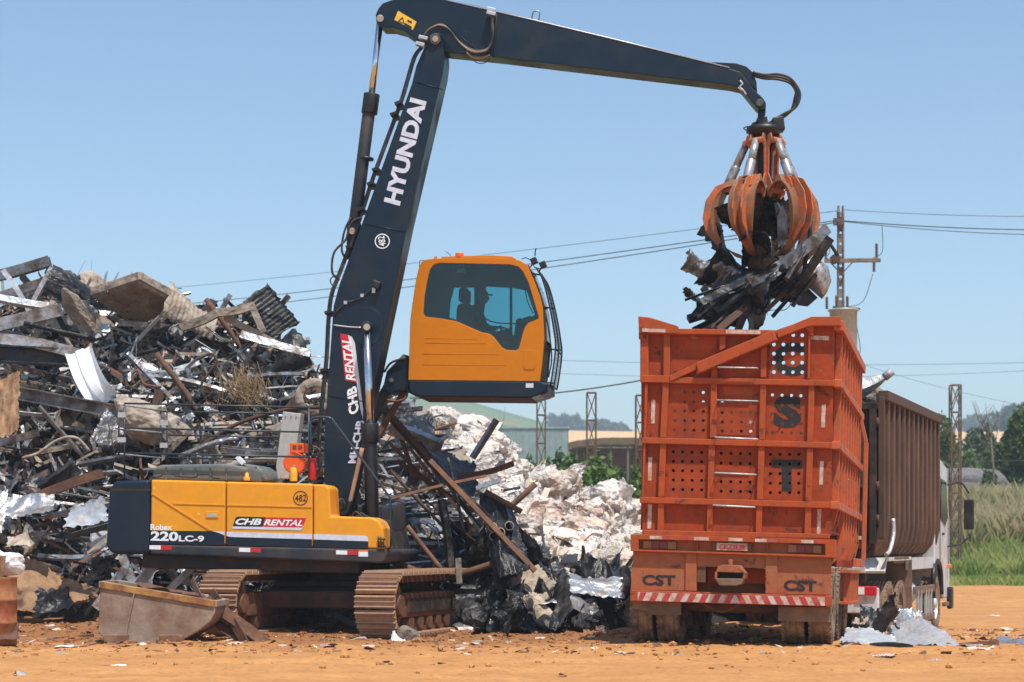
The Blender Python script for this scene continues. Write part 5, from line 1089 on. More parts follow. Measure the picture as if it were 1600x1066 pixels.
# ------------------------------------------------------------------ white truck with the brown skip
B0 = W(1372, 868, 31.6)
B = Fr((B0.x-1.27+.19, 31.6+.45, 0), rz=-20.3)
wt = thing('skip_truck', 'white truck parked beyond the orange trailer with its wheels behind scrap', 'truck', B.m)
GZ = -.36
sk_ = thing('brown_skip', 'rusty brown ribbed steel skip carried by the white truck', 'skip', B.m)
def bz(py, Y): return CH+(HZ-py)/FL*Y
zt = bz(613, 31.6); zb = bz(869, 31.6); LS = 6.4; XS = 1.27
prof = [(XS-.14, zt), (XS-.14, zb+.55), (XS-.18, zb+.3), (XS-.30, zb+.12), (XS-.5, zb+.03)]
mb = MB(); mb.add([(x, y, z) for y in (0, LS) for x, z in prof], [(i, i+1, i+6, i+5) for i in range(4)]); mb.build('side_sheet', MT['brown_box_shaded'], sk_)
mb = MB(); mb.add([(-x, y, z) for y in (0, LS) for x, z in prof], [(i, i+1, i+6, i+5) for i in range(4)]); mb.build('side_sheet', MT['brown_box_shaded'], sk_)
MB().box((0, LS/2, zb+.04), (1.7, LS, .05)).build('skip_floor', MT['brown_box_shaded'], sk_); MB().box((0, LS, (zt+zb)/2), (2.3, .04, zt-zb-.1)).build('front_sheet', MT['brown_box'], sk_)
nr = 12
for k in range(nr):
    y = .22+(LS-.4)*k/(nr-1); xx = [(XS+.03, zt-.1), (XS+.03, zb+.50), (XS-.03, zb+.20), (XS-.18, zb+.01), (XS-.5, zb-.07)]
    o_ = [Vector((x, y, z)) for x, z in xx]+[Vector((XS-.5, y, zb+.02)), Vector((XS-.26, y, zb+.11)), Vector((XS-.19, y, zb+.30)), Vector((XS-.15, y, zb+.55)), Vector((XS-.15, y, zt-.1))]
    MB().plate(o_, (0, .19, 0)).build('rib', MT['rib_brown_lit'], sk_, .02, 2)
MB().box((XS-.01, LS/2, zt-.06), (.17, LS+.15, .17)).build('top_rail', MT['brown_box'], sk_, .015); MB().box((-XS+.01, LS/2, zt-.06), (.17, LS+.15, .17)).build('top_rail', MT['brown_box'], sk_, .015)
rd = MB().plate([Vector((x, .0, z)) for x, z in ((-XS+.08, zt-.25), (XS-.1, zt-.25), (XS-.1, zb+.5), (XS-.3, zb+.1), (-XS+.3, zb+.1), (-XS+.08, zb+.5))], (0, .03, 0)).build('rear_door', MT['brown_box_shaded'], sk_)
MB().box((0, -.05, zt-.22), (2.4, .1, .12)).build('door_rail', MT['brown_box_shaded'], rd, .01); MB().box((XS-.18, -.05, (zt+zb)/2), (.12, .1, zt-zb-.4)).build('door_post', MT['brown_box_shaded'], rd, .01); MB().box((XS-.04, -.04, (zt+zb)/2+.1), (.10, .12, zt-zb-.35)).build('corner_post', MT['brown_box'], sk_, .012)
MB().box((0, -.04, (zt+zb)/2-.2), (2.3, .06, .05)).build('door_rail', MT['brown_box'], rd, .01); MB().box((0, -.03, zb+.22), (1.9, .1, .2)).build('door_rail', MT['brown_box_shaded'], rd, .01); MB().box((.75, -.085, zb+.3), (.4, .01, .06)).build('reflective_strip', MT['reflect_white'], rd)
for z in (zt-.5, (zt+zb)/2-.2, zb+.6): MB().cyl((XS-.1, -.08, z-.08), (XS-.1, -.08, z+.08), .035, 8).build('hinge', MT['brown_box'], rd)
MB().tube(catmull([(XS+.08, .35, zb+.62), (XS+.09, .33, zb+.35), (XS+.06, .15, zb+.1), (XS+.03, -.05, zb+.02)], 5), .035, 8).build('pull_lever', MT['steel_bright'], sk_)
MB().box((0, LS/2, zb-.10), (1.3, LS, .12)).build('skid', MT['brown_box_shaded'], sk_, .01)
# truck body
fz = GZ+.95
for x in (-.42, .42): MB().box((x, 3.4, fz+.1), (.14, 8.2, .26)).build('chassis_rail', MT['under_black'], wt)
MB().box((0, -.15, fz-.18), (2.4, .12, .42)).build('rear_bumper', MT['truck_white'], wt, .02)
for s in (-1, 1):
    tl = MB().box((s*.92, -.23, fz-.02), (.52, .06, .15)).build('tail_light', MT['sticker_red'], wt, .02, 3); MB().box((s*.92, -.265, fz-.02), (.12, .02, .12)).build('reverse_lens', MT['white_paint'], tl)
MB().box((0, .4, fz+.32), (1.9, .9, .1)).build('deck_plate', MT['truck_white'], wt, .01)
MB().prism([(XS-.45, .0, fz+.3), (XS-.45, .2, fz+.52), (XS-.45, 2.9, fz+.52), (XS-.45, 2.9, fz+.46), (XS-.45, .25, fz+.46), (XS-.45, .05, fz+.26)], (.45, 0, 0)).build('mudguard', MT['truck_white'], wt, .006)
MB().box((XS-.23, 1.8, fz+.50), (.46, 1.6, .05)).build('mudguard', MT['mudflap'], wt, .006)
MB().box((XS-.23, 2.95, fz+.05), (.46, .03, .95)).build('mudflap', MT['mudflap'], wt)
for y in (1.05, 2.30):
    MB().cyl((-1.1, y, GZ+.53), (1.1, y, GZ+.53), .08, 10).build('axle', MT['under_black'], wt)
    for x in (-1.05, -.75, .75, 1.06): wheel(wt, x, y, GZ+.53, rim_b, 1.06, flip=x < 0)
for x in (-1.05, 1.08): wheel(wt, x, 6.55, GZ+.53, rim_w, 1.06, flip=x < 0)
MB().plate([Vector((XS-.06, y, z)) for y, z in ((2.9, fz+.28), (6.1, fz+.28), (6.1, fz+.50), (3.6, fz+.50), (3.2, fz+.50), (2.9, fz+.49))], (-.05, 0, 0)).build('side_skirt', MT['truck_white'], wt, .008)
MB().cyl((XS-.35, 3.3, fz-.15), (XS-.35, 4.3, fz-.15), .25, 16).build('fuel_tank', MT['truck_white'], wt, .03)
lad = bpy.data.objects.new('side_guard', None); COL.objects.link(lad); lad.parent = wt
for z in (fz-.1, fz-.62): MB().box((XS-.02, 4.6, z), (.06, 2.4, .14)).build('guard_rail', MT['mudflap'], lad, .008)
for y in (3.7, 4.1, 4.7, 5.0, 5.4): MB().box((XS-.01, y, fz-.36), (.05, .06, .5)).build('guard_post', MT['light_grey'], lad, .006)
# cab
cb = [(6.15, fz+.35), (6.15, fz+2.0), (6.35, fz+2.35), (6.9, fz+2.45), (7.9, fz+2.3), (8.15, fz+1.45), (8.3, fz+1.3), (8.35, fz-.35), (7.35, fz-.35), (7.2, fz+.15), (6.9, fz+.35)]
wn_ = [(6.95, fz+1.25), (6.98, fz+2.05), (7.75, fz+2.0), (7.98, fz+1.3), (7.6, fz+1.12)]
cbo = MB().plate([Vector((XS-.04, y, z)) for y, z in cb], (-2.42, 0, 0)).build('cab', MT['truck_white'], wt, .03, 3)
MB().plate([Vector((XS-.03, y, z)) for y, z in wn_], (.006, 0, 0)).build('side_window', MT['glass_band'], cbo); MB().box((XS-.02, 7.25, fz+.95), (.03, .12, .05)).build('door_handle', MT['black'], cbo)
for p in (((6.85, fz+.4), (6.88, fz+2.1)), ((8.05, fz+.3), (8.05, fz+1.3))): MB().tube([(XS-.033, *p[0]), (XS-.033, *p[1])], .008, 5).build('door_seam', MT['black'], cbo)
MB().tube(catmull([(XS-.05, 6.0, fz-.3), (XS-.05, 6.05, fz+.2), (XS-.05, 6.5, fz+.42), (XS-.05, 7.0, fz+.25), (XS-.05, 7.15, fz-.25)], 5), .05, 8).build('wheel_arch', MT['black'], wt)
MB().box((XS-.0, 7.9, fz+.30), (.09, .14, .08)).build('indicator', MT['sticker_orange'], wt, .01); MB().box((XS-.0, 8.1, fz-.35), (.10, .35, .45)).build('headlight_housing', MT['black'], wt, .04); MB().box((XS+.03, 7.2, fz-.45), (.08, .5, .08)).build('step', MT['mudflap'], wt, .01)
mr_ = bpy.data.objects.new('mirror', None); COL.objects.link(mr_); mr_.parent = wt
MB().box((XS+.36, 8.25, fz+1.35), (.2, .10, .62)).build('mirror_housing', MT['black'], mr_, .03, 3)
for z0, z1 in ((fz+2.0, fz+1.78), (fz+.75, fz+.90)): MB().tube(catmull([(XS-.05, 8.0, z0-.05), (XS+.2, 8.2, z0), (XS+.36, 8.25, z1)], 4), .02, 6).build('mirror_arm', MT['black'], mr_)
MB().box((0, 6.4, fz+2.4), (.5, .3, .1)).build('roof_box', MT['black'], cbo, .02)
# ------------------------------------------------------------------ shared crumpled meshes
def crumple_sheet(seed, nx=26, ny=22, asp=1.4, folds=7, amp=.16, curl=0., corr=0, ragged=.022, size=1.0):
    g = np.random.default_rng(seed); nx_ = nx if not corr else max(nx, 34)
    U, V = np.meshgrid(np.linspace(-.5, .5, nx_), np.linspace(-.5, .5, ny)); u = U.ravel()*asp; v = V.ravel()
    z = np.zeros_like(u); am_ = g.uniform(0, 3.14)
    for k in range(folds):
        a = g.normal(am_, .75); d = u*np.cos(a)+v*np.sin(a)-g.uniform(-.45, .45)
        z += np.abs(d)*g.choice([-1, 1])*g.uniform(.3, 1)
    z = z*amp*2; z -= z.mean(); z += .10*amp*4*np.abs(fbm(u*3.2+seed, v*3.2, 3, seed)-.5)
    if corr: z += .022*np.sin(u*2*np.pi*corr/asp)
    e = np.maximum(np.abs(U.ravel()), np.abs(V.ravel()))*2
    m = e > .96
    x = u+g.normal(0, ragged*.12, len(u)); y = v+g.normal(0, ragged*.12, len(u))*(.4 if corr else 1)
    x[m] += g.normal(0, ragged, m.sum()); y[m] += g.normal(0, ragged, m.sum()); z = z+g.normal(0, .002, len(u))
    pts_ = np.stack([g.uniform(-.5*asp, .5*asp, 9 if not corr else 3), g.uniform(-.5, .5, 9 if not corr else 3)], -1); z += amp*1.1*(worley(np.stack([u, v], -1), pts_)-.2)
    if curl:
        a = y*curl; rr = 1/curl; y2 = np.sin(a)*(rr+z); z = (rr+z)*np.cos(a)-rr; y = y2
    p = np.stack([x, y, z], -1)*size; n = nx_
    i = (np.arange(ny-1)[:, None]*n+np.arange(n-1)).ravel(); q = np.stack([i, i+1, i+1+n, i+n], -1)
    t = np.concatenate([q[:, [0, 1, 2]], q[:, [0, 2, 3]]])
    # give it thickness: a second skin a few millimetres behind, joined round the rim
    N_ = len(p); b = p-np.array([0, 0, .006]); rim = np.concatenate([np.arange(n), np.arange(2*n-1, n*ny, n), np.arange(n*ny-2, n*(ny-1)-1, -1), np.arange(n*(ny-2), 0, -n)])
    r2 = np.roll(rim, -1); sd_ = np.concatenate([np.stack([rim, r2, r2+N_], -1), np.stack([rim, r2+N_, rim+N_], -1)])[:, ::-1]
    return np.concatenate([p, b]), np.concatenate([t, t[:, ::-1]+N_, sd_])
def ridge3(v, s, seed):
    a = [1-2*np.abs(vnoise(v[:, i]*s+k*7.3, v[:, j]*s+seed*1.7+k, seed+k)-.5) for k, (i, j) in enumerate(((0, 1), (1, 2), (2, 0)))]
    return (a[0]*a[1]+a[1]*a[2]+a[2]*a[0])/3
def bag_mesh(seed, sub=5, amp=.13, fine=.02):
    g = np.random.default_rng(seed); v, f = ico(sub); v = v*(1+crump_vec(v, seed, 12, .12)[:, None]); v = v*(1+crump_vec(v*1.8, seed+40, 26, .045)[:, None]); w0 = v+.35*np.stack([fbm(v[:, 1]*2, v[:, 2]*2, 2, seed+i)-.5 for i in range(3)], -1)
    d = .16*(ridge3(w0, 2.4, seed)-.4)+.10*(ridge3(w0, 5.5, seed+3)-.4)+.05*(ridge3(w0, 12, seed+6)-.4)
    for n_, a_ in ((16, .42), (60, .34), (200, .17)):
        s_ = g.normal(size=(n_, 3)); s_ /= np.linalg.norm(s_, axis=1)[:, None]; e_ = worley(v/np.linalg.norm(v, axis=1)[:, None], s_); d = d-a_*(e_-e_.mean())
    v = v*(1+d[:, None]); v[:, 2] *= g.uniform(.5, .75); v[:, 1] *= g.uniform(.7, 1); return v*.5, f
def block_mesh(seed):                        # a crushed box-like thing
    v, f = ico(3); v = np.sign(v)*np.abs(v)**.55; v = v*(1+crump_vec(v, seed, 10, .10)[:, None])*np.array([.5, .34, .28]); return v, f
LIB = {}
def lib(kind, i):
    k = (kind, i)
    if k not in LIB:
        if kind == 'sheet': a = crumple_sheet(100+i, folds=6+i % 4, amp=(.13, .2, .28, .16)[i % 4], curl=(0, 2.2, 0, 3.6)[i % 4], asp=(1.5, 1.2, 2.2, 1.0)[(i//2) % 4])
        elif kind == 'corr': a = crumple_sheet(200+i, nx=36, ny=9, folds=3, amp=.10, corr=11, curl=(0, 1.6, 2.6)[i % 3], asp=1.2, ragged=.02)
        elif kind == 'strip': a = crumple_sheet(300+i, nx=16, ny=5, folds=4, amp=.10, curl=2, asp=4.5, ragged=.02)
        elif kind == 'tarp': a = crumple_sheet(400+i, nx=32, ny=28, folds=13, amp=.22, curl=(2.5, 3.5)[i % 2], asp=1.3, ragged=.02)
        elif kind == 'bag': a = bag_mesh(500+i)
        elif kind == 'block': a = block_mesh(600+i)
        LIB[k] = a
    return LIB[k]
MCACHE = {}
def lib_mesh(kind, i, name, mat):
    k = (kind, i, name, mat)
    if k not in MCACHE: me = np_mesh(name, *lib(kind, i), smooth=kind != 'block'); me.materials.append(MT[mat]); MCACHE[k] = me
    return MCACHE[k]
def beam_mesh(kind, name, mat, L=1.0, w_=.12):
    k = (kind, name, mat, round(L, 1), w_)
    if k not in MCACHE:
        mb = MB(); t = w_*.1; h = w_/2
        prof = {'channel': [(-h, -h), (h, -h), (h, -h+t), (-h+t, -h+t), (-h+t, h-t), (h, h-t), (h, h), (-h, h)], 'angle': [(-h, -h), (h, -h), (h, -h+t), (-h+t, -h+t), (-h+t, h), (-h, h)],
                'ibeam': [(-h, -h), (h, -h), (h, -h+t), (t/2, -h+t), (t/2, h-t), (h, h-t), (h, h), (-h, h), (-h, h-t), (-t/2, h-t), (-t/2, -h+t), (-h, -h+t)],
                'box': [(-h, -h), (h, -h), (h, h), (-h, h)], 'plate': [(-h, -t), (h, -t), (h, t), (-h, t)]}.get(kind)
        q = random.Random(hash(name) % 1000+int(L*10)); bend = q.uniform(-.05, .05)*L; seg = 5
        if kind == 'pipe':
            mb.tube([(-L/2+L*i/seg, bend*math.sin(math.pi*i/seg), bend*.5*math.sin(math.pi*i/seg)) for i in range(seg+1)], h, 10)
        else:
            n = len(prof); vs = []
            for i in range(seg+1):
                x = -L/2+L*i/seg; tw = bend*.6*i/seg; ca_, sa_ = math.cos(tw), math.sin(tw)
                vs += [(x, y*ca_-z*sa_+bend*math.sin(math.pi*i/seg), y*sa_+z*ca_) for y, z in prof]
            fs = [(i*n+k2, i*n+(k2+1) % n, (i+1)*n+(k2+1) % n, (i+1)*n+k2) for i in range(seg) for k2 in range(n)]
            tr3 = tessellate_polygon([[Vector((y, z, 0)) for y, z in prof]])
            fs += [tuple(reversed(t3)) for t3 in tr3]+[tuple(i+seg*n for i in t3) for t3 in tr3]; mb.add(vs, fs)
        me = mb.mesh(name); me.materials.append(MT[mat]); MCACHE[k] = me
    return MCACHE[k]
def place(me, name, loc, label, cat, rot=None, scale=1, group=None, parent=None):
    o = bpy.data.objects.new(name, me); COL.objects.link(o); o.location = loc
    if rot is not None:
        if isinstance(rot, Matrix): o.rotation_euler = rot.to_euler()
        else: o.rotation_euler = rot
    o.scale = (scale,)*3 if not hasattr(scale, '__len__') else scale
    if label: tag(o, label, cat, group)
    if parent: o.parent = parent
    return o
def along(a, b, roll=0.):                     # rotation that lays local X from a to b
    d = (Vector(b)-Vector(a)).normalized(); return d.to_track_quat('X', 'Z').to_matrix() @ Matrix.Rotation(roll, 3, 'X')
def beam_px(p, q, Yp, Yq, kind, mat, w_, name, label, cat, roll=0., group=None):
    a, b = W(*p, Yp), W(*q, Yq); L_2 = (b-a).length
    return place(beam_mesh(kind, name, mat, L_2, w_), name, (a+b)/2, label, cat, along(a, b, roll), (L_2/round(L_2, 1) if False else 1), group)
# ------------------------------------------------------------------ grapple
YG = (E.m @ E.P(1190, 190, 0)).y; G0 = W(1194, 196, YG)
gp_ = thing('grapple', 'orange five tined scrap grapple hanging from the excavator arm above the trailer', 'grapple', Matrix.Translation(G0))
g = lambda px, py, y=0: Vector(((px-1194)*YG/FL, y, (196-py)*YG/FL))
MB().prism([g(1183, 184, -.11), g(1197, 184, -.11), g(1201, 204, -.11), g(1178, 204, -.11)], (0, .22, 0)).build('rotator', MT['black'], gp_, .012)
MB().lathe((0, 0, 0), [(.01, .02), (.17, .02), (.19, -.02), (.26, -.03), (.27, -.10), (.23, -.13), (.22, -.18), (.01, -.18)], 26).build('slew_ring', MT['black'], gp_)
MB().prism([g(1205, 187, -.16), g(1222, 184, -.16), g(1225, 206, -.16), g(1205, 208, -.16)], (0, .26, 0)).build('valve_block', MT['black'], gp_, .02)
MB().tube(catmull([g(1178, 200), g(1168, 198), g(1162, 201), g(1168, 204), g(1178, 203)], 4), .009, 5).build('wire_loop', MT['black'], gp_)
MB().prism([g(1174, 194, -.1), g(1184, 191, -.1), g(1184, 203, -.1), g(1172, 204, -.1)], (0, .2, 0)).build('hose_block', MT['rust_dark'], gp_, .01)
MB().lathe((0, 0, 0), [(.02, -.18), (.20, -.18), (.22, -.24), (.12, -.30), (.10, -.85), (.20, -.92), (.22, -1.08), (.10, -1.14), (.01, -1.14)], 18).build('hub', MT['black'], gp_)
def radial(a): return Vector((math.sin(a), -math.cos(a), 0)), Vector((math.cos(a), math.sin(a), 0))
for k in range(5):
    a = R(-34+72*k); rd_, tg = radial(a)
    # hub plates
    for s in (-1, 1):
        MB().plate([rd_*r_+Vector((0, 0, z))+tg*(s*.085) for r_, z in ((.12, -.18), (.24, -.16), (.27, -.26), (.20, -.36), (.19, -.75), (.27, -.92), (.29, -1.04), (.22, -1.12), (.12, -1.0), (.10, -.75), (.11, -.36))], tg*.028*s).build('hub_plate', MT['grapple_orange'], gp_, .006)
    P_ = [(.22, -1.02), (.34, -.94), (.50, -.92), (.64, -1.00), (.74, -1.16), (.775, -1.36), (.75, -1.55), (.65, -1.72), (.50, -1.85), (.34, -1.92)]
    P_ = [(p.x, p.y) for p in catmull([Vector((x, y, 0)) for x, y in P_], 5)]; n = len(P_)
    mb = MB(); vs = []
    for i, (r_, z) in enumerate(P_):
        t = i/(n-1); w_ = (.13+.085*math.sin(min(1, t*1.25)*math.pi))*(1 if t < .7 else 1-(t-.7)*2.3); w_ = max(w_, .03); th_k = .09*(1-.6*t)+.03
        j = max(0, min(n-2, i)); d = Vector((P_[j+1][0]-P_[j][0], P_[j+1][1]-P_[j][1])).normalized(); nx_, nz_ = -d.y, d.x
        if nx_*r_ < 0 and False: pass
        inner = Vector((r_, z)); outer = Vector((r_-d.y*-th_k, z+d.x*th_k))
        for q_, ww in ((inner, w_), (outer, w_*.9)):
            for s in (-1, 1): vs.append(rd_*q_.x+Vector((0, 0, q_.y))+tg*(s*ww))
    fs = []
    for i in range(n-1):
        b0, b1 = i*4, (i+1)*4
        fs += [(b0, b0+1, b1+1, b1), (b0+3, b0+2, b1+2, b1+3), (b0+2, b0, b1, b1+2), (b0+1, b0+3, b1+3, b1+1)]
    fs += [(0, 2, 3, 1), ((n-1)*4, (n-1)*4+1, (n-1)*4+3, (n-1)*4+2)]
    mb.add(vs, fs); ti = mb.build('tine', MT['grapple_worn'], gp_, .006, 1)
    web = [rd_*(r_+ox)+Vector((0, 0, z+oz)) for (r_, z), ox, oz in ((P_[0], -.02, .06), (P_[8], .0, .12), (P_[15], .08, .11), (P_[20], .13, .06), (P_[25], .14, .0), (P_[30], .11, -.04), (P_[36], .04, -.05))]
    web = web+[rd_*P_[i][0]+Vector((0, 0, P_[i][1])) for i in (36, 30, 25, 20, 15, 8, 0)]
    for s in (-.07, .07): MB().plate([q+tg*s for q in web], tg*.022).build('tine_flange', MT['grapple_orange'], ti, .004)
    MB().cyl(rd_*.24+Vector((0, 0, -1.0))-tg*.12, rd_*.24+Vector((0, 0, -1.0))+tg*.12, .055, 14).build('pivot_pin', MT['grapple_orange'], gp_, .008)
    top = rd_*.27+Vector((0, 0, -.27)); bot = rd_*.56+Vector((0, 0, -.90)); mid = top.lerp(bot, .52)
    cy_ = MB().cyl(mid, bot+(top-bot)*.04, .072, 16).build('tine_cylinder', MT['cyl_silver'], gp_, .008); MB().cyl(top, mid, .058, 14).build('rod_cover', MT['cyl_silver'], cy_)
    for q in (top, bot): MB().cyl(q-tg*.10, q+tg*.10, .045, 12).build('cylinder_pin', MT['grapple_orange'], gp_, .006)
    for s in (-1, 1): MB().plate([rd_*r_+Vector((0, 0, z))+tg*(s*.10) for r_, z in ((.45, -.98), (.50, -.86), (.58, -.84), (.64, -.90), (.68, -1.0))], tg*.02*s).build('tine_lug', MT['grapple_orange'], ti)
# scrap held by the grapple
HG = 'scrap held in the grapple'
def held(px, py, y, kind, i, mat, name, label, cat, rot, sc):
    p = G0+g(px, py, y); return place(lib_mesh(kind, i, name, mat), name, p, label, cat, rot, sc, HG)
held(1150, 420, .0, 'tarp', 1, 'dark_sheet', 'scrap_sheet', 'black crumpled sheet bulging out at the left below the grapple tines', 'scrap sheet', (R(70), .3, .4), (.75, .7, .9))
held(1190, 400, -.15, 'tarp', 2, 'black_plastic', 'scrap_sheet', 'glossy black crumpled sheet clamped at the centre of the grapple', 'scrap sheet', (R(80), .2, 1.4), .85)
held(1210, 335, .0, 'tarp', 3, 'dark_sheet', 'scrap_sheet', 'creased dark sheet standing up between the grapple tines', 'scrap sheet', (R(85), 1.2, .2), .62)
held(1228, 355, .2, 'sheet', 0, 'steel', 'scrap_sheet', 'grey bent sheet standing inside the right grapple tines', 'scrap sheet', (R(80), 1.3, .5), .55)
held(1150, 440, -.1, 'sheet', 1, 'dark_sheet', 'scrap_sheet', 'dark folded sheet hanging in the middle of the load in the grapple', 'scrap sheet', (R(60), .5, -.6), .8)
held(1125, 462, .05, 'tarp', 4, 'black_plastic', 'scrap_sheet', 'black crushed sheet at the lower left of the load in the grapple', 'scrap sheet', (R(60), -.2, .3), (.75, .5, .6))
held(1185, 455, .1, 'tarp', 5, 'dark_sheet', 'scrap_sheet', 'dark crushed sheet at the bottom centre of the load in the grapple', 'scrap sheet', (R(70), -.5, .6), (.8, .55, .6))
held(1165, 475, .1, 'strip', 3, 'dark_sheet', 'scrap_strip', 'dark bent strip low in the middle of the load in the grapple', 'scrap strip', (.3, -.5, .3), .22)
held(1112, 488, .0, 'block', 1, 'dark_sheet', 'scrap_block', 'dark jagged lump at the lowest left end of the load in the grapple', 'scrap piece', (.3, .2, .5), (.42, .4, .5))
held(1112, 420, -.1, 'sheet', 5, 'steel', 'scrap_sheet', 'silvery rippled sheet edge sticking out left of the grapple load', 'scrap sheet', (R(70), .4, .2), (.38, .35, .8))
held(1208, 425, .2, 'block', 4, 'rust', 'scrap_block', 'brown crushed piece in the middle of the grapple load', 'scrap piece', (.3, .7, .5), .6)
held(1232, 435, .1, 'tarp', 7, 'black_plastic', 'scrap_sheet', 'black crumpled sheet right of centre in the grapple load', 'scrap sheet', (R(70), .9, .2), .6)
held(1188, 388, -.3, 'corr', 2, 'rust', 'scrap_sheet', 'small brown rusty channelled piece in front of the load under the tines', 'scrap sheet', (R(60), -.6, .5), .26)
def plate_px(pts, y, th, mat, name, label, cat, bend=0): return tag(MB().plate([G0+g(px, py, y+bend*(px-1194)/100) for px, py in pts], (0, th, 0)).build(name, MT[mat], None, .003, 1), label, cat, HG)
rr_ = random.Random(3)
def dish(pts, c, y, bulge, mat, name, label, cat, grp=HG):        # bulged plate from an outline
    vs = [G0+g(*c, y-bulge)]; n = len(pts)
    mids = [((a[0]+c[0])/2+rr_.uniform(-2, 2), (a[1]+c[1])/2+rr_.uniform(-2, 2)) for a in pts]
    vs += [G0+g(*m, y-bulge*.8+rr_.uniform(-.02, .02)) for m in mids]+[G0+g(*a, y) for a in pts]
    fs = [(0, 1+i, 1+(i+1) % n) for i in range(n)]+[(1+i, 1+n+i, 1+n+(i+1) % n, 1+(i+1) % n) for i in range(n)]
    N_ = len(vs); v2_ = vs+[q+Vector((0, .012, 0)) for q in vs]; fs2 = fs+[tuple(i+N_ for i in reversed(q)) for q in fs]+[(1+n+i, 1+n+(i+1) % n, 1+n+(i+1) % n+N_, 1+n+i+N_) for i in range(n)]
    return tag(MB().add(v2_, fs2, True).build(name, MT[mat]), label, cat, grp)
dish([(1238, 405), (1256, 398), (1278, 402), (1296, 415), (1301, 438), (1294, 456), (1286, 466), (1270, 452), (1252, 440), (1240, 428)], (1270, 430), .1, .12, 'steel', 'shiny_sheet', 'shiny dented rounded steel panel at the right of the grapple load', 'scrap panel')
plate_px([(1232, 428), (1240, 420), (1282, 462), (1266, 476), (1250, 474)], .16, .03, 'black', 'scrap_plate', 'flat black plate hanging at the lower right of the grapple load', 'scrap plate', .1)
plate_px([(1213, 340), (1222, 322), (1228, 345), (1230, 372), (1214, 390)], -.1, .02, 'steel', 'scrap_plate', 'pale bent plate between the two right hand tines', 'scrap plate')
def gb(p, q, y0, y1, kind, mat, w_, name, label, cat, roll=0):
    a, b = G0+g(*p, y0), G0+g(*q, y1); return place(beam_mesh(kind, name, mat, (b-a).length, w_), name, (a+b)/2, label, cat, along(a, b, roll), 1, HG)
gb((1165, 448), (1288, 362), -.45, -.35, 'plate', 'steel', .17, 'steel_bar', 'long flat steel bar slanting up to the right across the grapple load', 'steel bar', R(90))
gb((1092, 478), (1200, 425), -.40, -.45, 'plate', 'dark_sheet', .11, 'steel_bar', 'long thin bar slanting down to the left across the grapple load', 'steel bar', R(80))
gb((1146, 516), (1182, 440), -.2, -.15, 'channel', 'dark_sheet', .15, 'steel_channel', 'dark ribbed channel pointing down out of the grapple load', 'steel channel', R(30))
gb((1284, 366), (1312, 396), .0, .2, 'box', 'black', .035, 'steel_rod', 'thin black rod sticking out right of the grapple load', 'steel rod')
gb((1262, 350), (1248, 446), -.3, -.2, 'pipe', 'black', .06, 'steel_rod', 'dark curved rod hanging in front of the shiny panel in the grapple', 'steel rod')
gb((1190, 330), (1240, 405), .1, .2, 'angle', 'dark_sheet', .1, 'steel_angle', 'dark angle bar crossing inside the grapple tines', 'steel angle')
gb((1095, 452), (1128, 492), -.3, -.1, 'plate', 'dark_sheet', .12, 'steel_bar', 'short dark bar crossing the lower left end of the grapple load', 'steel bar', R(90))
qh = random.Random(44); xs_ = sorted(qh.uniform(1112, 1262) for _ in range(26))
for k in range(26):
    cx_ = xs_[k]; nth = ('leftmost', 'second', 'third', 'fourth', 'fifth', 'sixth', 'seventh', 'eighth', 'ninth')[k % 9]; cy2 = 500-(cx_-1100)*.42+qh.uniform(-38, 22); an = qh.gauss(.62, .35); L9 = qh.uniform(22, 52)
    gb((cx_-L9*math.cos(an), cy2+L9*math.sin(an)), (cx_+L9*math.cos(an), cy2-L9*math.sin(an)), qh.uniform(-.5, .1), qh.uniform(-.5, .1), ('plate', 'channel', 'angle', 'box')[k % 4], ('dark_sheet', 'steel', 'black', 'dark_sheet', 'rust')[k % 5], qh.choice((.05, .07, .10)), 'scrap_bar', ('dark', 'grey', 'black', 'dark', 'rusty')[k % 5]+' thin bar '+'in the grapple load, '+nth+(' from the left in its left third', ' from the left in its middle third', ' from the left in its right third')[k//9], 'steel bar', R(qh.uniform(0, 180)))
for k, (pts, r_, lb_) in enumerate((([(1234, 450), (1236, 470), (1226, 485), (1205, 486), (1195, 489)], .006, 'thin wire dangling in a curl below the grapple load'), ([(1196, 440), (1200, 470), (1186, 492), (1178, 486), (1180, 470), (1192, 455)], .016, 'black band looping down under the grapple load'))):
    tag(MB().tube(catmull([G0+g(*q, -.1) for q in pts], 6), r_, 6).build('hanging_wire', MT['black']), lb_, 'wire', HG)
# ------------------------------------------------------------------ the scrap heap and the bag heap
CX = [-900, -250, 0, 90, 170, 215, 300, 400, 450, 500, 560, 620, 680, 750, 790, 850, 900, 960, 1010, 1100, 1300, 1360]
CY = [430, 425, 470, 440, 462, 455, 492, 505, 555, 590, 610, 655, 678, 684, 728, 758, 788, 788, 812, 846, 852, 862]
YC = [44, 42, 40, 40, 40, 40, 39.5, 39.5, 39, 39, 39, 39, 40, 41, 41, 41, 40, 39, 39, 39, 39, 39]
YF = [34, 34, 34, 33.6, 32.6, 32, 32, 32, 32, 32, 31.6, 31.2, 30.6, 29.8, 29.4, 29.3, 29.6, 30.4, 31, 32.5, 34, 34]
def hz_(px, t, dz=0):                          # a point on the heap: view column px, t from foot (0) to crest (1) and over
    yc = np.interp(px, CX, YC); yf = np.interp(px, CX, YF); Y = yf+(yc-yf)*t
    zc = CH+(HZ-np.interp(px, CX, CY))/FL*yc
    p = np.where(t < 1, np.clip(t, 0, 1)**.72, np.clip(1-(t-1)*1.4, 0, 1))
    return (px-800)/FL*Y, Y, zc*p+dz
pc = np.arange(-260, 1362, 7.); ts = np.concatenate([[-.02], np.linspace(0, 1, 34), np.linspace(1.08, 1.8, 7)])
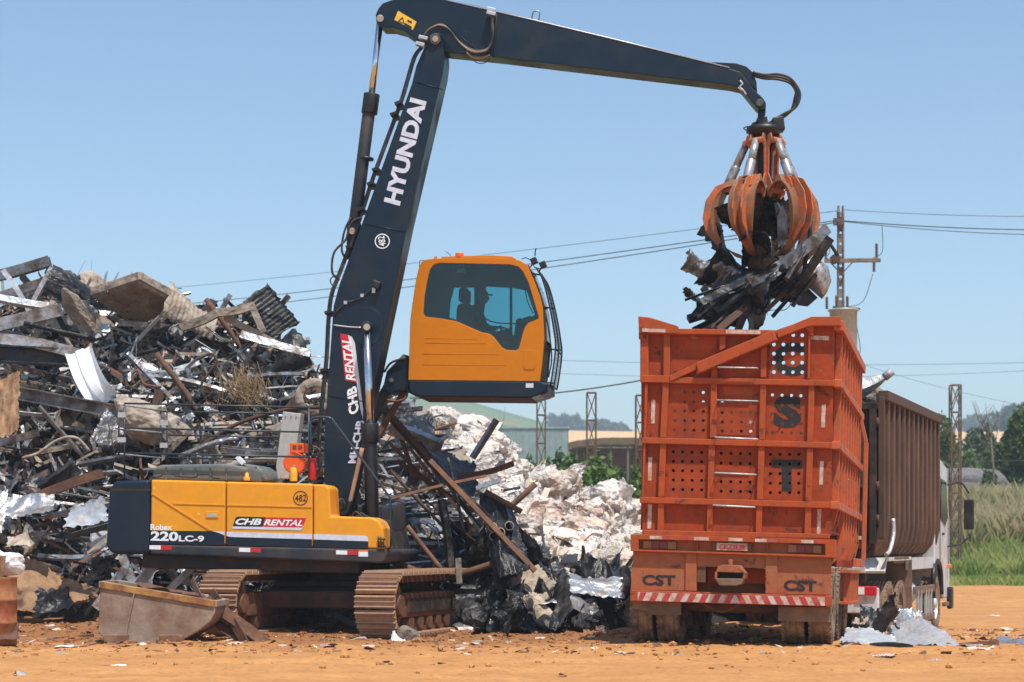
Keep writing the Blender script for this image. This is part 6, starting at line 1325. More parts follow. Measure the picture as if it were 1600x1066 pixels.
PX, TT = np.meshgrid(pc, ts); X_, Y_, Z_ = hz_(PX, TT)
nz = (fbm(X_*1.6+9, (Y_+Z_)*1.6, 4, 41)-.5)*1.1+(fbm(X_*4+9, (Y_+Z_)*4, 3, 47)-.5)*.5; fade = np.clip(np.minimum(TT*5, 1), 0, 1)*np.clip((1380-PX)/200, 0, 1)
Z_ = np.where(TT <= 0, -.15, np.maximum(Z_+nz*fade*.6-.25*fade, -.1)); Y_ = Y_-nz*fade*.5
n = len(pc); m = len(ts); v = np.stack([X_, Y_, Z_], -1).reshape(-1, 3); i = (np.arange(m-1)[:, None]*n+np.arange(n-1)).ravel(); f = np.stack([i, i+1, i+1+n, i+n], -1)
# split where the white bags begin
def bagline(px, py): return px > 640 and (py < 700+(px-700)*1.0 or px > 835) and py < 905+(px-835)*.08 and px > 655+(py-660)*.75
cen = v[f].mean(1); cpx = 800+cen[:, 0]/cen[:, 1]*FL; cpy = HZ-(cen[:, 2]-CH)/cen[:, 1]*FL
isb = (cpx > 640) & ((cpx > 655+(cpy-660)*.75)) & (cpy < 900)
for nm, msk, mat, lb_ in (('scrap_heap', ~isb, 'heap_core', 'dark rubble mass filling the scrap heap, blackened for its shaded gaps'), ('bag_heap', isb, 'bag_core', 'mass of bags filling the white heap, browned for shade between sacks')):
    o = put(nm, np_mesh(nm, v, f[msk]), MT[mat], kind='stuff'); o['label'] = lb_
gh = np.random.default_rng(12)
def scr(p): return 800+p[0]/p[1]*FL, HZ-(p[2]-CH)/p[1]*FL
# small shards everywhere (too many to count)
def shards(name, n, pxr, mat, seed, smin, smax, sel, label, tr=(0.02, 1.03), asp=2.2):
    g = np.random.default_rng(seed); px = g.uniform(*pxr, n); t = g.uniform(*tr, n); x, y, z = hz_(px, t); y = y-g.uniform(0, .45, n); z = z+g.uniform(-.15, .2, n)
    sx_ = 800+x/y*FL; sy_ = HZ-(z-CH)/y*FL; k = sel(sx_, sy_, g) & (z > .0); x, y, z = x[k], y[k], z[k]; n = len(x)
    a = g.normal(size=(n, 3)); a /= np.linalg.norm(a, axis=1)[:, None]; b = np.cross(a, g.normal(size=(n, 3))); b /= np.linalg.norm(b, axis=1)[:, None]; c_ = np.cross(a, b)
    s = g.uniform(smin, smax, (n, 1)); a = a*s*g.uniform(.6, asp, (n, 1)); b = b*s*.6; c_ = c_*s*g.uniform(-.4, .4, (n, 1)); p = np.stack([x, y, z], -1)
    V_ = np.stack([p-a-b, p-b*1.1+c_, p+a-b*.8, p+a*1.1+b, p+b*.9+c_*1.2, p-a*.9+b], 1).reshape(-1, 3)
    i = np.arange(n)[:, None]*6; F_ = np.concatenate([i+np.array([0, 1, 4, 5]), i+np.array([1, 2, 3, 4])])
    o = put(name, np_mesh(name, V_, F_), MT[mat], kind='stuff'); o['label'] = label
scrapz = lambda sx, sy, g: (sx < 655+(sy-660)*.75) | (sy > 900)
bagz = lambda sx, sy, g: (sx > 645+(sy-660)*.75) & (sy < 905)
shards('steel_scraps', 2300, (-120, 1010), 'steel', 1, .03, .13, scrapz, 'small grey metal scraps in the heap')
shards('bright_scraps', 1300, (-120, 1010), 'steel_bright', 2, .025, .09, scrapz, 'small bright metal scraps in the heap')
shards('dark_scraps', 2600, (-120, 1010), 'dark_sheet', 3, .05, .18, scrapz, 'small dark metal scraps in the heap')
shards('tan_scraps', 900, (-120, 1010), 'tan_sheet', 4, .05, .18, scrapz, 'small tan scraps in the heap')
shards('rusty_scraps', 450, (-120, 1010), 'rust', 5, .05, .17, scrapz, 'small rusty scraps in the heap')
shards('white_scraps', 4500, (640, 1120), 'bag_white', 6, .03, .13, bagz, 'small scraps of white plastic between the bags')
shards('brown_scraps', 1600, (640, 1120), 'bag_pink', 7, .04, .14, bagz, 'small scraps of tan plastic between the bags')
shards('thin_rods', 500, (-120, 1010), 'rust', 8, .03, .055, scrapz, 'thin rusty rods and wires in the heap', asp=15)
shards('thin_dark_strips', 900, (-120, 1010), 'tan_sheet', 10, .03, .06, scrapz, 'thin tan strips in the heap', asp=13)
shards('thin_strips', 1500, (-120, 1010), 'steel_bright', 9, .03, .055, scrapz, 'thin grey strips in the heap', asp=15)
# straw caught in the heap
gs = np.random.default_rng(4); n = 900; px = gs.normal(380, 16, n); py = gs.normal(612, 14, n); Yk = 35.6+gs.normal(0, .25, n)
p = np.stack([(px-800)/FL*Yk, Yk, CH+(HZ-py)/FL*Yk], -1); d = gs.normal(size=(n, 3))*np.array([.07, .07, .09]); s = np.array([[.004, 0, .003]])
o = put('straw', np_mesh('straw', np.stack([p-d-s, p-d+s, p+d+s, p+d-s], 1).reshape(-1, 3), np.arange(4*n).reshape(n, 4)), MT['straw'], kind='stuff'); o['label'] = 'tangle of dry straw caught in the scrap heap above the railing'
# ---- individually described pieces
ZON = [(0, 130, 0, 560, 'near the top left of the scrap heap'), (130, 330, 0, 560, 'along the crest of the scrap heap'), (330, 520, 0, 600, 'near the crest left of the boom'),
       (0, 100, 560, 720, 'at the left edge of the scrap heap'), (100, 200, 560, 720, 'left of the railing in the scrap heap'), (200, 340, 560, 720, 'behind the left half of the railing'), (340, 520, 600, 720, 'behind the right half of the railing'),
       (-99, 170, 720, 900, 'left of the counterweight in the scrap heap'), (170, 420, 720, 1000, 'below the excavator body in the heap'), (420, 560, 720, 1000, 'between the excavator tracks in the heap'), (-99, 170, 900, 1000, 'at the foot of the heap on the left'),
       (520, 680, 560, 720, 'right of the boom in the scrap heap'), (560, 700, 720, 880, 'right of the boom cylinders above the track'), (640, 760, 640, 780, 'where the scrap meets the white bags'), (680, 800, 740, 900, 'behind the right track in the heap'),
       (700, 860, 860, 1000, 'at the foot of the heap right of the track'), (860, 1060, 860, 1000, 'at the foot of the heap beside the trailer')]
BZ = [(600, 760, 0, 700, 'at the top of the bag heap'), (740, 860, 660, 760, 'on the upper slope of the bag heap'), (600, 800, 700, 800, 'on the left side of the bag heap'), (850, 1060, 0, 790, 'on the right shoulder of the bag heap'),
      (780, 880, 760, 850, 'in the middle of the bag heap'), (880, 1060, 790, 860, 'low on the right of the bag heap'), (780, 900, 850, 930, 'at the lower left of the bag heap'), (900, 1060, 860, 930, 'at the bottom of the bag heap beside the trailer')]
def zone(sx, sy, Z):
    for a, b, c_, d, nm in Z:
        if a <= sx < b and c_ <= sy < d: return nm
    return None
items = []
def scatter(n, pxr, tr, kinds, sel, Z, cat_of, seed, sc, near=.25, dmin=0):
    q = random.Random(seed); made = 0; tries = 0; pts = []
    while made < n and tries < n*12:
        tries += 1; px = q.uniform(*pxr); t = q.uniform(*tr); p = [float(a) for a in hz_(px, t)]; p[1] -= q.uniform(0, near); p[2] += q.uniform(-.1, .12); sx_, sy_ = scr(p)
        if not sel(sx_, sy_) or p[2] < .12: continue
        z_ = zone(sx_, sy_, Z)
        if z_ is None: continue
        if dmin and any((sx_-a)**2+(sy_-b)**2 < dmin*dmin for a, b in pts): continue
        pts.append((sx_, sy_)); kd, mat, nm, adj, cat = q.choice(kinds); items.append((p, kd, mat, nm, adj, cat, z_, sx_, sy_, q.random(), q.uniform(*sc))); made += 1
SK = [('sheet', 'dark_sheet', 'scrap_sheet', 'dark crumpled metal sheet', 'scrap sheet')]*4+[('sheet', 'steel', 'scrap_sheet', 'grey crumpled metal sheet', 'scrap sheet')]*5+[('corr', 'steel', 'corrugated_sheet', 'grey corrugated sheet bent out of shape', 'corrugated sheet')]*2+\
     [('corr', 'dark_sheet', 'corrugated_sheet', 'dark corrugated sheet bent out of shape', 'corrugated sheet'), ('sheet', 'tan_sheet', 'scrap_sheet', 'tan crumpled metal sheet', 'scrap sheet'), ('sheet', 'tan_sheet', 'scrap_sheet', 'tan crumpled metal sheet', 'scrap sheet'), ('sheet', 'rust', 'scrap_sheet', 'rusty crumpled metal sheet', 'scrap sheet'),
      ('strip', 'steel', 'scrap_strip', 'long grey bent metal strip', 'scrap strip'), ('strip', 'steel_bright', 'scrap_strip', 'long bright bent metal strip', 'scrap strip'), ('sheet', 'steel_bright', 'scrap_sheet', 'bright crumpled metal sheet', 'scrap sheet'), ('sheet', 'steel_bright', 'scrap_sheet', 'bright crumpled metal sheet', 'scrap sheet'), ('block', 'dark_sheet', 'scrap_block', 'dark crushed metal lump', 'scrap lump'), ('block', 'tan_sheet', 'scrap_block', 'tan crushed metal lump', 'scrap lump')]
BK = [('beam:channel', 'steel', 'steel_channel', 'straight grey steel channel', 'steel channel'), ('beam:box', 'steel', 'square_tube', 'grey square steel tube', 'steel tube'), ('beam:angle', 'steel', 'steel_angle', 'grey steel angle bar', 'steel angle'), ('beam:plate', 'steel_bright', 'flat_bar', 'bright flat metal bar', 'steel bar'),
      ('beam:pipe', 'rust', 'rusty_pipe', 'rusty metal pipe', 'pipe'), ('beam:angle', 'dark_sheet', 'dark_angle', 'dark angle bar', 'steel angle'), ('beam:box', 'steel', 'square_tube', 'grey square steel tube', 'steel tube'), ('beam:plate', 'steel', 'flat_bar', 'grey flat metal bar', 'steel bar'), ('beam:channel', 'tan_sheet', 'dusty_channel', 'dusty tan steel channel', 'steel channel'), ('beam:plate', 'dark_sheet', 'flat_bar', 'dark flat metal bar', 'steel bar')]
s1 = lambda x, y: (x < 640+(y-660)*.75) and y < 975
scatter(205, (-110, 700), (.04, 1.0), SK, s1, ZON, None, 21, (.4, .95), dmin=17)
scatter(250, (-110, 700), (.06, 1.0), BK, s1, ZON, None, 22, (.8, 2.3), near=.7, dmin=12)
scatter(60, (590, 800), (.1, .95), BK, lambda x, y: x < 672+(y-660)*.85 and y < 900, ZON, None, 27, (.9, 2.2), near=.9, dmin=8)
s2 = lambda x, y: 690 < x < 1040 and 872 < y < 992
TK = [('tarp', 'black_plastic', 'black_tarpaulin', 'black crumpled plastic sheet', 'plastic sheet')]*2+[('tarp', 'dark_sheet', 'scrap_sheet', 'dark crumpled metal sheet', 'scrap sheet')]*3+[('sheet', 'steel', 'scrap_sheet', 'grey crumpled metal sheet', 'scrap sheet'), ('tarp', 'black_plastic', 'black_tarpaulin', 'black crumpled plastic sheet', 'plastic sheet'), ('sheet', 'tan_sheet', 'scrap_sheet', 'tan crumpled metal sheet', 'scrap sheet')]
scatter(100, (680, 1060), (.0, .22), TK, s2, ZON, None, 23, (.4, .9), near=1.0, dmin=11)
s3 = lambda x, y: x > 650+(y-660)*.75 and y < 905
WK = [('bag', 'bag_white', 'white_bag', 'crumpled white plastic sack', 'plastic sack')]*5+[('bag', 'bag_pink', 'tan_bag', 'crumpled tan plastic sack', 'plastic sack')]*3+[('tarp', 'bag_white', 'white_plastic', 'loose crumpled sheet of white plastic', 'plastic sheet')]*6+[('tarp', 'bag_pink', 'tan_plastic', 'loose crumpled sheet of tan plastic', 'plastic sheet')]
scatter(230, (655, 1150), (.15, 1.02), [k_ for k_ in WK if k_[0] == 'bag'], s3, BZ, None, 24, (.28, .66), near=.35, dmin=9)
scatter(260, (655, 1150), (.15, 1.02), [k_ for k_ in WK if k_[0] != 'bag'], s3, BZ, None, 28, (.40, .95), near=.45, dmin=8)
# labels: single each piece out by kind, place and order within its place
from collections import defaultdict
byk = defaultdict(list)
for it in items: byk[(it[4], it[6])].append(it)
ordn = ['leftmost', 'second from the left', 'third from the left', 'fourth from the left', 'fifth from the left', 'sixth from the left', 'seventh from the left', 'eighth from the left', 'ninth from the left', 'tenth from the left']
cnt = 0
for (adj, zn), L3 in byk.items():
    L3.sort(key=lambda t: t[7]); zn0 = zn
    if len(L3) > 9:
        L3.sort(key=lambda t: t[8]); h_ = -(-len(L3)//-(-len(L3)//9)); rows = [L3[i:i+h_] for i in range(0, len(L3), h_)]
        nmr = {2: ['upper row', 'lower row'], 3: ['top row', 'middle row', 'bottom row']}.get(len(rows), ['top row', 'second row down', 'third row down', 'fourth row down', 'fifth row down', 'sixth row down', 'seventh row down', 'eighth row down'])
        seq = []
        for r_i, rw in enumerate(rows):
            rw.sort(key=lambda t: t[7]); seq += [(t, ordn[i] if i < len(rw)-1 else 'rightmost', nmr[r_i]) for i, t in enumerate(rw)]
    else: seq = None
    for j, (p, kd, mat, nm, _, cat, z_, sx_, sy_, r_, sc) in enumerate(L3 if seq is None else [t for t, _a, _b in seq]):
        if seq is not None: lab = adj+' '+zn+', '+seq[j][2]+', '+seq[j][1]
        elif len(L3) == 1: lab = adj+' '+zn
        elif len(L3) == 2: lab = ('left one: ' if j == 0 else 'right one: ')+adj+' '+zn; lab = (adj+' '+zn+(', the left one' if j == 0 else ', the right one'))
        elif j < len(ordn): lab = adj+' '+zn+', '+(ordn[j] if j < len(L3)-1 else 'rightmost')
        else: lab = adj+' '+zn+', towards the right'
        lw = lab.split(); lab = ' '.join(lw if len(lw) <= 16 else [w_ for w_ in lw if w_ not in ('the', 'of', 'out', 'metal')][:16]); q = random.Random(int(r_*1e6)); grp = adj.split()[0]+' '+cat+' pieces '+('in the bag heap' if 'bag' in zn else 'in the scrap heap')
        if kd.startswith('beam'):
            a = q.uniform(-.55, .55); el = q.uniform(-.25, .25) if q.random() < .75 else q.uniform(-1.1, 1.1)
            rot = Euler((q.uniform(0, 6.28), -el, a)); me = beam_mesh(kd[5:], nm, mat, round(sc*1.1, 1), q.choice((.04, .06, .08, .11))); place(me, nm, p, lab, cat, rot, 1, grp)
        elif kd == 'bag': place(lib_mesh(kd, q.randrange(8), nm, mat), nm, p, lab, cat, (q.uniform(-.4, .4), q.uniform(-.4, .4), q.uniform(0, 6.28)), (sc*1.15, sc*q.uniform(.8, 1.2), sc*q.uniform(.9, 1.3)), grp)
        else:
            nn_ = {'sheet': 12, 'corr': 6, 'strip': 5, 'tarp': 8, 'block': 6}[kd]; s_ = sc*{'sheet': .82, 'corr': .85, 'strip': .33, 'tarp': .75, 'block': .8}[kd]
            rot = Euler((R(q.uniform(15, 125)), q.uniform(-.8, .8), q.uniform(-1.2, 1.2))) if kd != 'strip' else Euler((q.uniform(0, 3), q.uniform(-.6, .6), q.uniform(-.7, .7)))
            place(lib_mesh(kd, q.randrange(nn_), nm, mat), nm, p, lab, cat, rot, s_, grp)
# ---- large pieces one can recognise
def bm(p, q, Y, kind, mat, w_, name, label, cat, roll=0., Y2=None, grp=None): return beam_px(p, q, Y, Y if Y2 is None else Y2, kind, mat, w_, name, label, cat, R(roll), grp)
bm((-30, 437), (78, 408), 38.0, 'channel', 'steel', .20, 'steel_beam', 'grey steel channel jutting up at the very top left against the sky', 'steel beam', 90)
bm((-20, 470), (90, 433), 37.6, 'box', 'steel', .17, 'steel_beam', 'grey steel beam just below the topmost beam at the top left', 'steel beam', 10)
bm((4, 422), (46, 487), 37.2, 'plate', 'steel_bright', .10, 'flat_bar', 'light flat bar crossing the two beams at the top left', 'steel bar', 80)
bm((82, 418), (48, 480), 37.3, 'box', 'steel', .09, 'square_tube', 'thin tube leaning between the top left beams', 'steel tube')
bm((-20, 462), (95, 482), 37.0, 'channel', 'steel_bright', .13, 'steel_beam', 'bright channel sloping down to the right at the top left', 'steel beam', 70)
bm((-40, 517), (95, 484), 36.4, 'box', 'steel', .24, 'steel_beam', 'thick grey beam rising to the right in the upper left of the heap', 'steel beam', 5)
bm((-40, 528), (132, 556), 35.8, 'channel', 'steel', .20, 'steel_beam', 'long grey channel sloping down behind the white gutter', 'steel beam', 90)
bm((-40, 552), (122, 560), 35.9, 'ibeam', 'dark_sheet', .32, 'steel_beam', 'dark deep beam under the long channel on the left', 'steel beam', 0)
bm((28, 614), (190, 644), 35.0, 'ibeam', 'steel', .24, 'steel_beam', 'long grey beam ending at the railing corner', 'steel beam', 5)
bm((38, 505), (148, 530), 36.3, 'pipe', 'dark_sheet', .09, 'steel_pipe', 'dark straight pipe sloping down in the upper left', 'pipe')
bm((-20, 698), (60, 676), 34.2, 'box', 'steel', .12, 'steel_beam', 'short grey beam low at the left edge', 'steel beam')
bm((48, 540), (84, 470), 36.5, 'angle', 'tan_sheet', .10, 'steel_angle', 'tan angle bar standing upright left of the crest', 'steel angle')
# open box panel on the crest
def slab(pts, th, mat, name, label, cat): return tag(MB().plate([W(*a) for a in pts], th).build(name, MT[mat], None, .004, 1), label, cat)
bxp = thing('roof_panel', 'large tan framed panel with corrugated underside tilted on the crest of the heap', 'panel', Matrix.Identity(4))
A_, B1, C1_, D_ = W(143, 456, 37.2), W(218, 431, 36.4), W(295, 474, 37.6), W(208, 500, 38.2)
for a, b in ((A_, B1), (B1, C1_)): MB().bar(a, b, .06, .15).build('frame_edge', MT['tan_sheet'], bxp, .006)
vs = []; nn = 40
for k in range(nn+1):
    t = k/nn; a = A_.lerp(B1, .02+.96*t); b = D_.lerp(C1_, t); off = Vector((0, 0, .03*(-1)**k-.10)); vs += [a+off, b+off]
MB().add(vs, [(2*k, 2*k+1, 2*k+3, 2*k+2) for k in range(nn)]).build('corrugated_underside', MT['tan_sheet'], bxp)
def ps(kind, i, mat, name, px, py, Y, rot, sc, label, cat): return place(lib_mesh(kind, i, name, mat), name, W(px, py, Y), label, cat, rot, sc)
ps('tarp', 3, 'dark_sheet', 'scrap_sheet', 130, 437, 37.4, (R(35), .35, .25), (.95, .45, .6), 'dark crumpled sheet jutting up left of the tan framed panel', 'scrap sheet')
ps('sheet', 2, 'tan_sheet', 'scrap_sheet', 122, 488, 36.8, (R(50), -.6, .3), (.30, .5, .6), 'tan folded sheet hanging below the dark sheet at the crest', 'scrap sheet')
bm((282, 512), (340, 489), 36.6, 'channel', 'tan_sheet', .15, 'dusty_channel', 'tan bent channel rising to a peak right of the framed panel, left half', 'steel channel', 90)
bm((338, 489), (396, 478), 36.6, 'channel', 'tan_sheet', .15, 'dusty_channel', 'tan bent channel right of the framed panel, right half', 'steel channel', 90)
bm((392, 474), (412, 520), 36.6, 'box', 'tan_sheet', .12, 'square_tube', 'tan square tube leaning right from the bent channel', 'steel tube')
bm((352, 496), (446, 545), 36.8, 'box', 'tan_sheet', .13, 'square_tube', 'tan square tube sloping down to the right near the boom', 'steel tube')
bm((376, 522), (485, 553), 36.5, 'plate', 'steel', .15, 'flat_bar', 'grey flat bar poking right towards the boom', 'steel bar', 70)
ps('corr', 1, 'tan_sheet', 'corrugated_sheet', 300, 484, 37.4, (R(60), .4, .5), (.95, .8, .8), 'tan corrugated sheet right of the framed panel on the crest', 'corrugated sheet')
ps('corr', 0, 'dark_sheet', 'corrugated_sheet', 418, 492, 37.4, (R(70), .9, .2), .8, 'dark corrugated sheet standing on the crest nearest the boom', 'corrugated sheet')
ps('sheet', 3, 'dark_sheet', 'scrap_sheet', 440, 560, 36.8, (R(60), -.4, .3), .85, 'dark curled sheet near the tyre beside the boom', 'scrap sheet')
# white gutter
mb = MB(); ctr = catmull([W(124, 548, 35.4), W(135, 580, 35.2), W(150, 608, 35.1), W(168, 628, 35.2)], 6); vs = []; pr_ = [(-.26, .10), (-.20, 0), (-.10, -.02), (-.07, .03), (0, .03), (.07, .03), (.10, -.02), (.20, 0), (.25, .10)]
for i, c_ in enumerate(ctr):
    d = (ctr[min(i+1, len(ctr)-1)]-ctr[max(i-1, 0)]).normalized(); sd2 = d.cross(Vector((0, -1, 0))).normalized(); up2 = sd2.cross(d); vs += [c_+sd2*a+up2*-b*(1 if up2.y > 0 else -1) for a, b in pr_]
k_ = len(pr_); mb.add(vs+[q+Vector((0, .02, 0)) for q in vs], [(i*k_+j, i*k_+j+1, (i+1)*k_+j+1, (i+1)*k_+j) for i in range(len(ctr)-1) for j in range(k_-1)]+[(len(vs)+i*k_+j, len(vs)+(i+1)*k_+j, len(vs)+(i+1)*k_+j+1, len(vs)+i*k_+j+1) for i in range(len(ctr)-1) for j in range(k_-1)])
tag(mb.build('white_gutter', MT['white_paint']), 'bent white gutter section standing in the left middle of the heap', 'gutter')
# rods and bent wires
def rod(pts, Y, r_, mat, name, label, cat='rod', Ys=None): return tag(MB().tube(catmull([W(x, y, Y if Ys is None else Ys[i]) for i, (x, y) in enumerate(pts)], 6), r_, 8).build(name, MT[mat]), label, cat)
rod([(35, 716), (60, 708), (90, 688), (118, 684), (140, 705)], 34.0, .028, 'tan_sheet', 'bent_rod', 'tan rod bent in an arch left of the railing')
rod([(208, 600), (207, 585), (216, 580), (225, 600), (252, 605)], 34.6, .025, 'rust', 'bent_rod', 'rusty rod bent in a hook above the railing')
rod([(308, 562), (330, 553), (338, 566), (325, 585), (315, 600), (318, 620)], 34.8, .025, 'rust', 'bent_rod', 'rusty curled rod above the middle of the railing')
rod([(310, 700), (360, 668), (400, 652), (450, 640), (505, 636)], 33.0, .035, 'rust', 'bent_rod', 'long rusty bar curving behind the right half of the railing')
rod([(280, 714), (330, 694), (372, 684)], 32.8, .05, 'steel', 'square_tube', 'grey tube sloping up behind the railing', 'steel tube')
rod([(345, 732), (400, 720), (470, 722)], 32.6, .05, 'tan_sheet', 'square_tube', 'tan tube lying low behind the engine hoods', 'steel tube')
bm((60, 776), (160, 740), 33.2, 'channel', 'rust', .16, 'rusty_channel', 'brown ribbed beam just left of the counterweight top', 'steel channel', 90)
bm((66, 768), (120, 728), 33.3, 'ibeam', 'dark_sheet', .26, 'steel_beam', 'dark ribbed beam left of the brown ribbed beam', 'steel beam', 20)
# tyre by the boom
ty = MB().lathe(W(492, 622, 33.6), [(.20, -.08), (.30, -.10), (.345, -.05), (.345, .05), (.30, .10), (.20, .08), (.20, -.08)], 28, 'Y'); tag(ty.build('wheel', MT['tan_sheet']), 'dusty old tyre in the heap just left of the boom', 'tyre')
ps('bag', 2, 'tan_sheet', 'cardboard', 222, 655, 34.0, (.2, .2, .4), (.95, .7, .9), 'tan crushed cardboard like lump behind the railing corner', 'crushed lump')
bm((246, 640), (276, 690), 34.0, 'channel', 'tan_sheet', .24, 'dusty_channel', 'tan folded metal strip hanging behind the railing', 'steel channel', 100)
# brown sheets bottom left
def big_sheet(name, pts, Ys, seed, mat, label, cat, amp=.10, n=26, k=16, corr=0, rip=.5):
    g = np.random.default_rng(seed); a, b, c_, d = [np.array(W(*q, Y)) for q, Y in zip(pts, Ys)]; U, V = np.meshgrid(np.linspace(0, 1, n), np.linspace(0, 1, n)); U = U.ravel(); V = V.ravel()
    P = (1-U)[:, None]*(1-V)[:, None]*a+U[:, None]*(1-V)[:, None]*b+U[:, None]*V[:, None]*c_+(1-U)[:, None]*V[:, None]*d
    nrm = np.cross(b-a, d-a); nrm /= np.linalg.norm(nrm); z = np.zeros(len(U))
    tm_ = g.uniform(0, 3.14)
    for _ in range(k): t_ = g.normal(tm_, .8); d_ = (U-.5)*np.cos(t_)+(V-.5)*np.sin(t_)-g.uniform(-.5, .5); z += np.sqrt(d_*d_+.0004)*g.choice([-1, 1])*g.uniform(.4, 1)
    z -= z.mean(); z *= amp*.75*(16/k)**.5; z += amp*rip*np.abs(fbm(U*5+seed, V*5, 3, seed)-.5)+amp*1.3*(worley(np.stack([U, V], -1), g.uniform(0, 1, (k, 2)))-.15)
    if corr: z += .02*np.sin(U*6.28*corr)
    P = P+nrm*z[:, None]+g.normal(0, .002, P.shape)
    e = (np.maximum(abs(U-.5), abs(V-.5)) > .47); P[e] += g.normal(0, .012, (e.sum(), 3)); P += np.outer((fbm(U*3, V*3, 2, seed+9)-.5)*e, (b-a)*.12)
    i = (np.arange(n-1)[:, None]*n+np.arange(n-1)).ravel(); q = np.stack([i, i+1, i+1+n, i+n], -1); t = np.concatenate([q[:, [0, 1, 2]], q[:, [0, 2, 3]]]); N_ = len(P)
    return tag(put(name, np_mesh(name, np.concatenate([P, P+nrm*.008]), np.concatenate([t[:, ::-1], t+N_]), True), MT[mat]), label, cat)
big_sheet('brown_sheet', [(8, 965), (146, 962), (138, 905), (14, 858)], [31.9, 31.4, 32.3, 33.2], 3, 'brown_sheet', 'large crumpled brown sheet lying at the bottom left behind the barrel', 'metal sheet', .52, 44, 18, rip=.3)
big_sheet('brown_sheet', [(10, 868), (52, 860), (44, 830), (6, 832)], [33.2, 33.2, 33.6, 33.6], 5, 'tan_sheet', 'small crumpled tan sheet above the large brown sheet', 'metal sheet', .1, 14, 10)
big_sheet('rusty_scrap_sheet', [(-8, 700), (26, 690), (30, 580), (-8, 572)], [33.4, 33.6, 34.2, 34.2], 7, 'brown_sheet', 'brown crumpled panel standing at the left edge of the picture', 'metal panel', .35, 34, 12, rip=.3)
big_sheet('corrugated_sheet', [(-20, 838), (14, 828), (12, 768), (-20, 764)], [32.6, 32.9, 33.3, 33.0], 8, 'steel', 'grey corrugated sheet curling at the left edge above the barrel', 'corrugated sheet', .05, 24, 4, 0)
big_sheet('scrap_sheet', [(52, 960), (118, 948), (110, 925), (66, 928)], [31.0, 31.0, 31.3, 31.3], 9, 'dark_sheet', 'dark twisted strip in front of the large brown sheet', 'scrap sheet', .12, 16, 10)
big_sheet('silver_sheet', [(100, 828), (172, 818), (168, 786), (104, 792)], [31.8, 31.4, 31.8, 32.4], 11, 'steel_bright', 'bright crumpled sheet against the left of the counterweight', 'scrap sheet', .14, 18, 12)
big_sheet('grey_sheet', [(8, 812), (86, 806), (82, 776), (12, 774)], [32.4, 32.4, 32.8, 32.8], 12, 'steel', 'grey folded sheet left of the bright one beside the counterweight', 'scrap sheet', .10, 18, 10)
# beams under the body
bm((205, 925), (250, 872), 30.8, 'box', 'steel_bright', .15, 'steel_beam', 'light grey beam standing behind the metal tub', 'steel beam', 15)
bm((190, 868), (212, 920), 31.0, 'channel', 'steel', .12, 'steel_channel', 'grey channel leaning left of the light beam behind the tub', 'steel channel')
bm((262, 925), (318, 872), 30.9, 'box', 'steel_bright', .11, 'steel_beam', 'pale beam sloping up right behind the tub', 'steel beam')
bm((255, 872), (285, 925), 31.0, 'channel', 'steel', .12, 'steel_channel', 'grey channel crossing the pale beam behind the tub', 'steel channel')
bm((60+90, 950), (195, 890), 31.2, 'box', 'steel', .14, 'steel_beam', 'grey beam rising from the left of the tub', 'steel beam')
bm((510, 975), (572, 952), 31.2, 'box', 'steel', .16, 'steel_beam', 'grey beam on the ground seen between the tracks', 'steel beam')
bm((520, 958), (562, 978), 31.0, 'plate', 'steel_bright', .1, 'flat_bar', 'bright flat bar between the tracks', 'steel bar', 70)
ps('sheet', 4, 'tan_sheet', 'scrap_sheet', 492, 962, 31.2, (R(70), .3, .3), .55, 'pale crumpled sheet on the ground between the tracks', 'scrap sheet')
# rusty beams on the right of the boom
bm((600, 640), (690, 742), 30.6, 'ibeam', 'rust', .10, 'rusty_beam', 'long rusty beam leaning down to the right from behind the cylinders', 'rusty beam', 40, 30.2)
bm((672, 720), (836, 892), 30.0, 'channel', 'rust', .075, 'rusty_beam', 'longest rusty beam running down to the right across the heap', 'rusty beam', 60, 29.3)
bm((606, 690), (680, 770), 30.8, 'pipe', 'rust', .06, 'rusty_pipe', 'rusty pipe parallel to the leaning beam', 'pipe')
bm((636, 822), (692, 893), 29.9, 'pipe', 'rust', .08, 'rusty_pipe', 'brown pipe leaning onto the right track', 'pipe')
bm((600, 868), (650, 893), 29.9, 'pipe', 'rust', .12, 'rusty_pipe', 'thick brown pipe lying just above the right track', 'pipe')
bm((690, 780), (704, 890), 30.0, 'channel', 'dark_sheet', .10, 'steel_channel', 'dark upright channel behind the right track', 'steel channel', 60)
bm((716, 872), (718, 912), 29.3, 'box', 'tan_sheet', .09, 'wooden_post', 'short pale post standing just right of the track top', 'post')
for k, (a, b) in enumerate((((640, 700), (742, 830)), ((655, 690), (775, 815)), ((610, 735), (700, 830)), ((690, 740), (800, 880)), ((640, 760), (760, 860)), ((700, 715), (726, 840)), ((612, 780), (760, 745)))): bm(a, b, 30.2-.05*k, ('angle', 'plate', 'pipe')[k % 3], ('rust', 'dark_sheet')[k % 2], .05, 'thin_rail', ('rusty', 'dark')[k % 2]+' thin rail in the tangle right of the cylinders, '+['first', 'second', 'third', 'fourth', 'fifth', 'sixth', 'seventh'][k]+' counting outwards from the boom', 'rail', 40*k, None, 'thin rails right of the boom')
bm((690, 905), (795, 872), 29.6, 'pipe', 'rust', .10, 'rusty_pipe', 'rusty bent tube rising to the right behind the track', 'pipe')
bm((738, 716), (776, 656), 31.0, 'channel', 'steel', .08, 'steel_channel', 'grey channel sticking up in front of the white bags', 'steel channel', 40)
bm((715, 745), (803, 724), 30.6, 'channel', 'rust', .09, 'rusty_channel', 'rusty channel pointing right over the white bags', 'steel channel', 90)
bm((758, 768), (815, 800), 30.4, 'pipe', 'rust', .09, 'rusty_pipe', 'rusty pipe pointing down right over the bags', 'pipe')
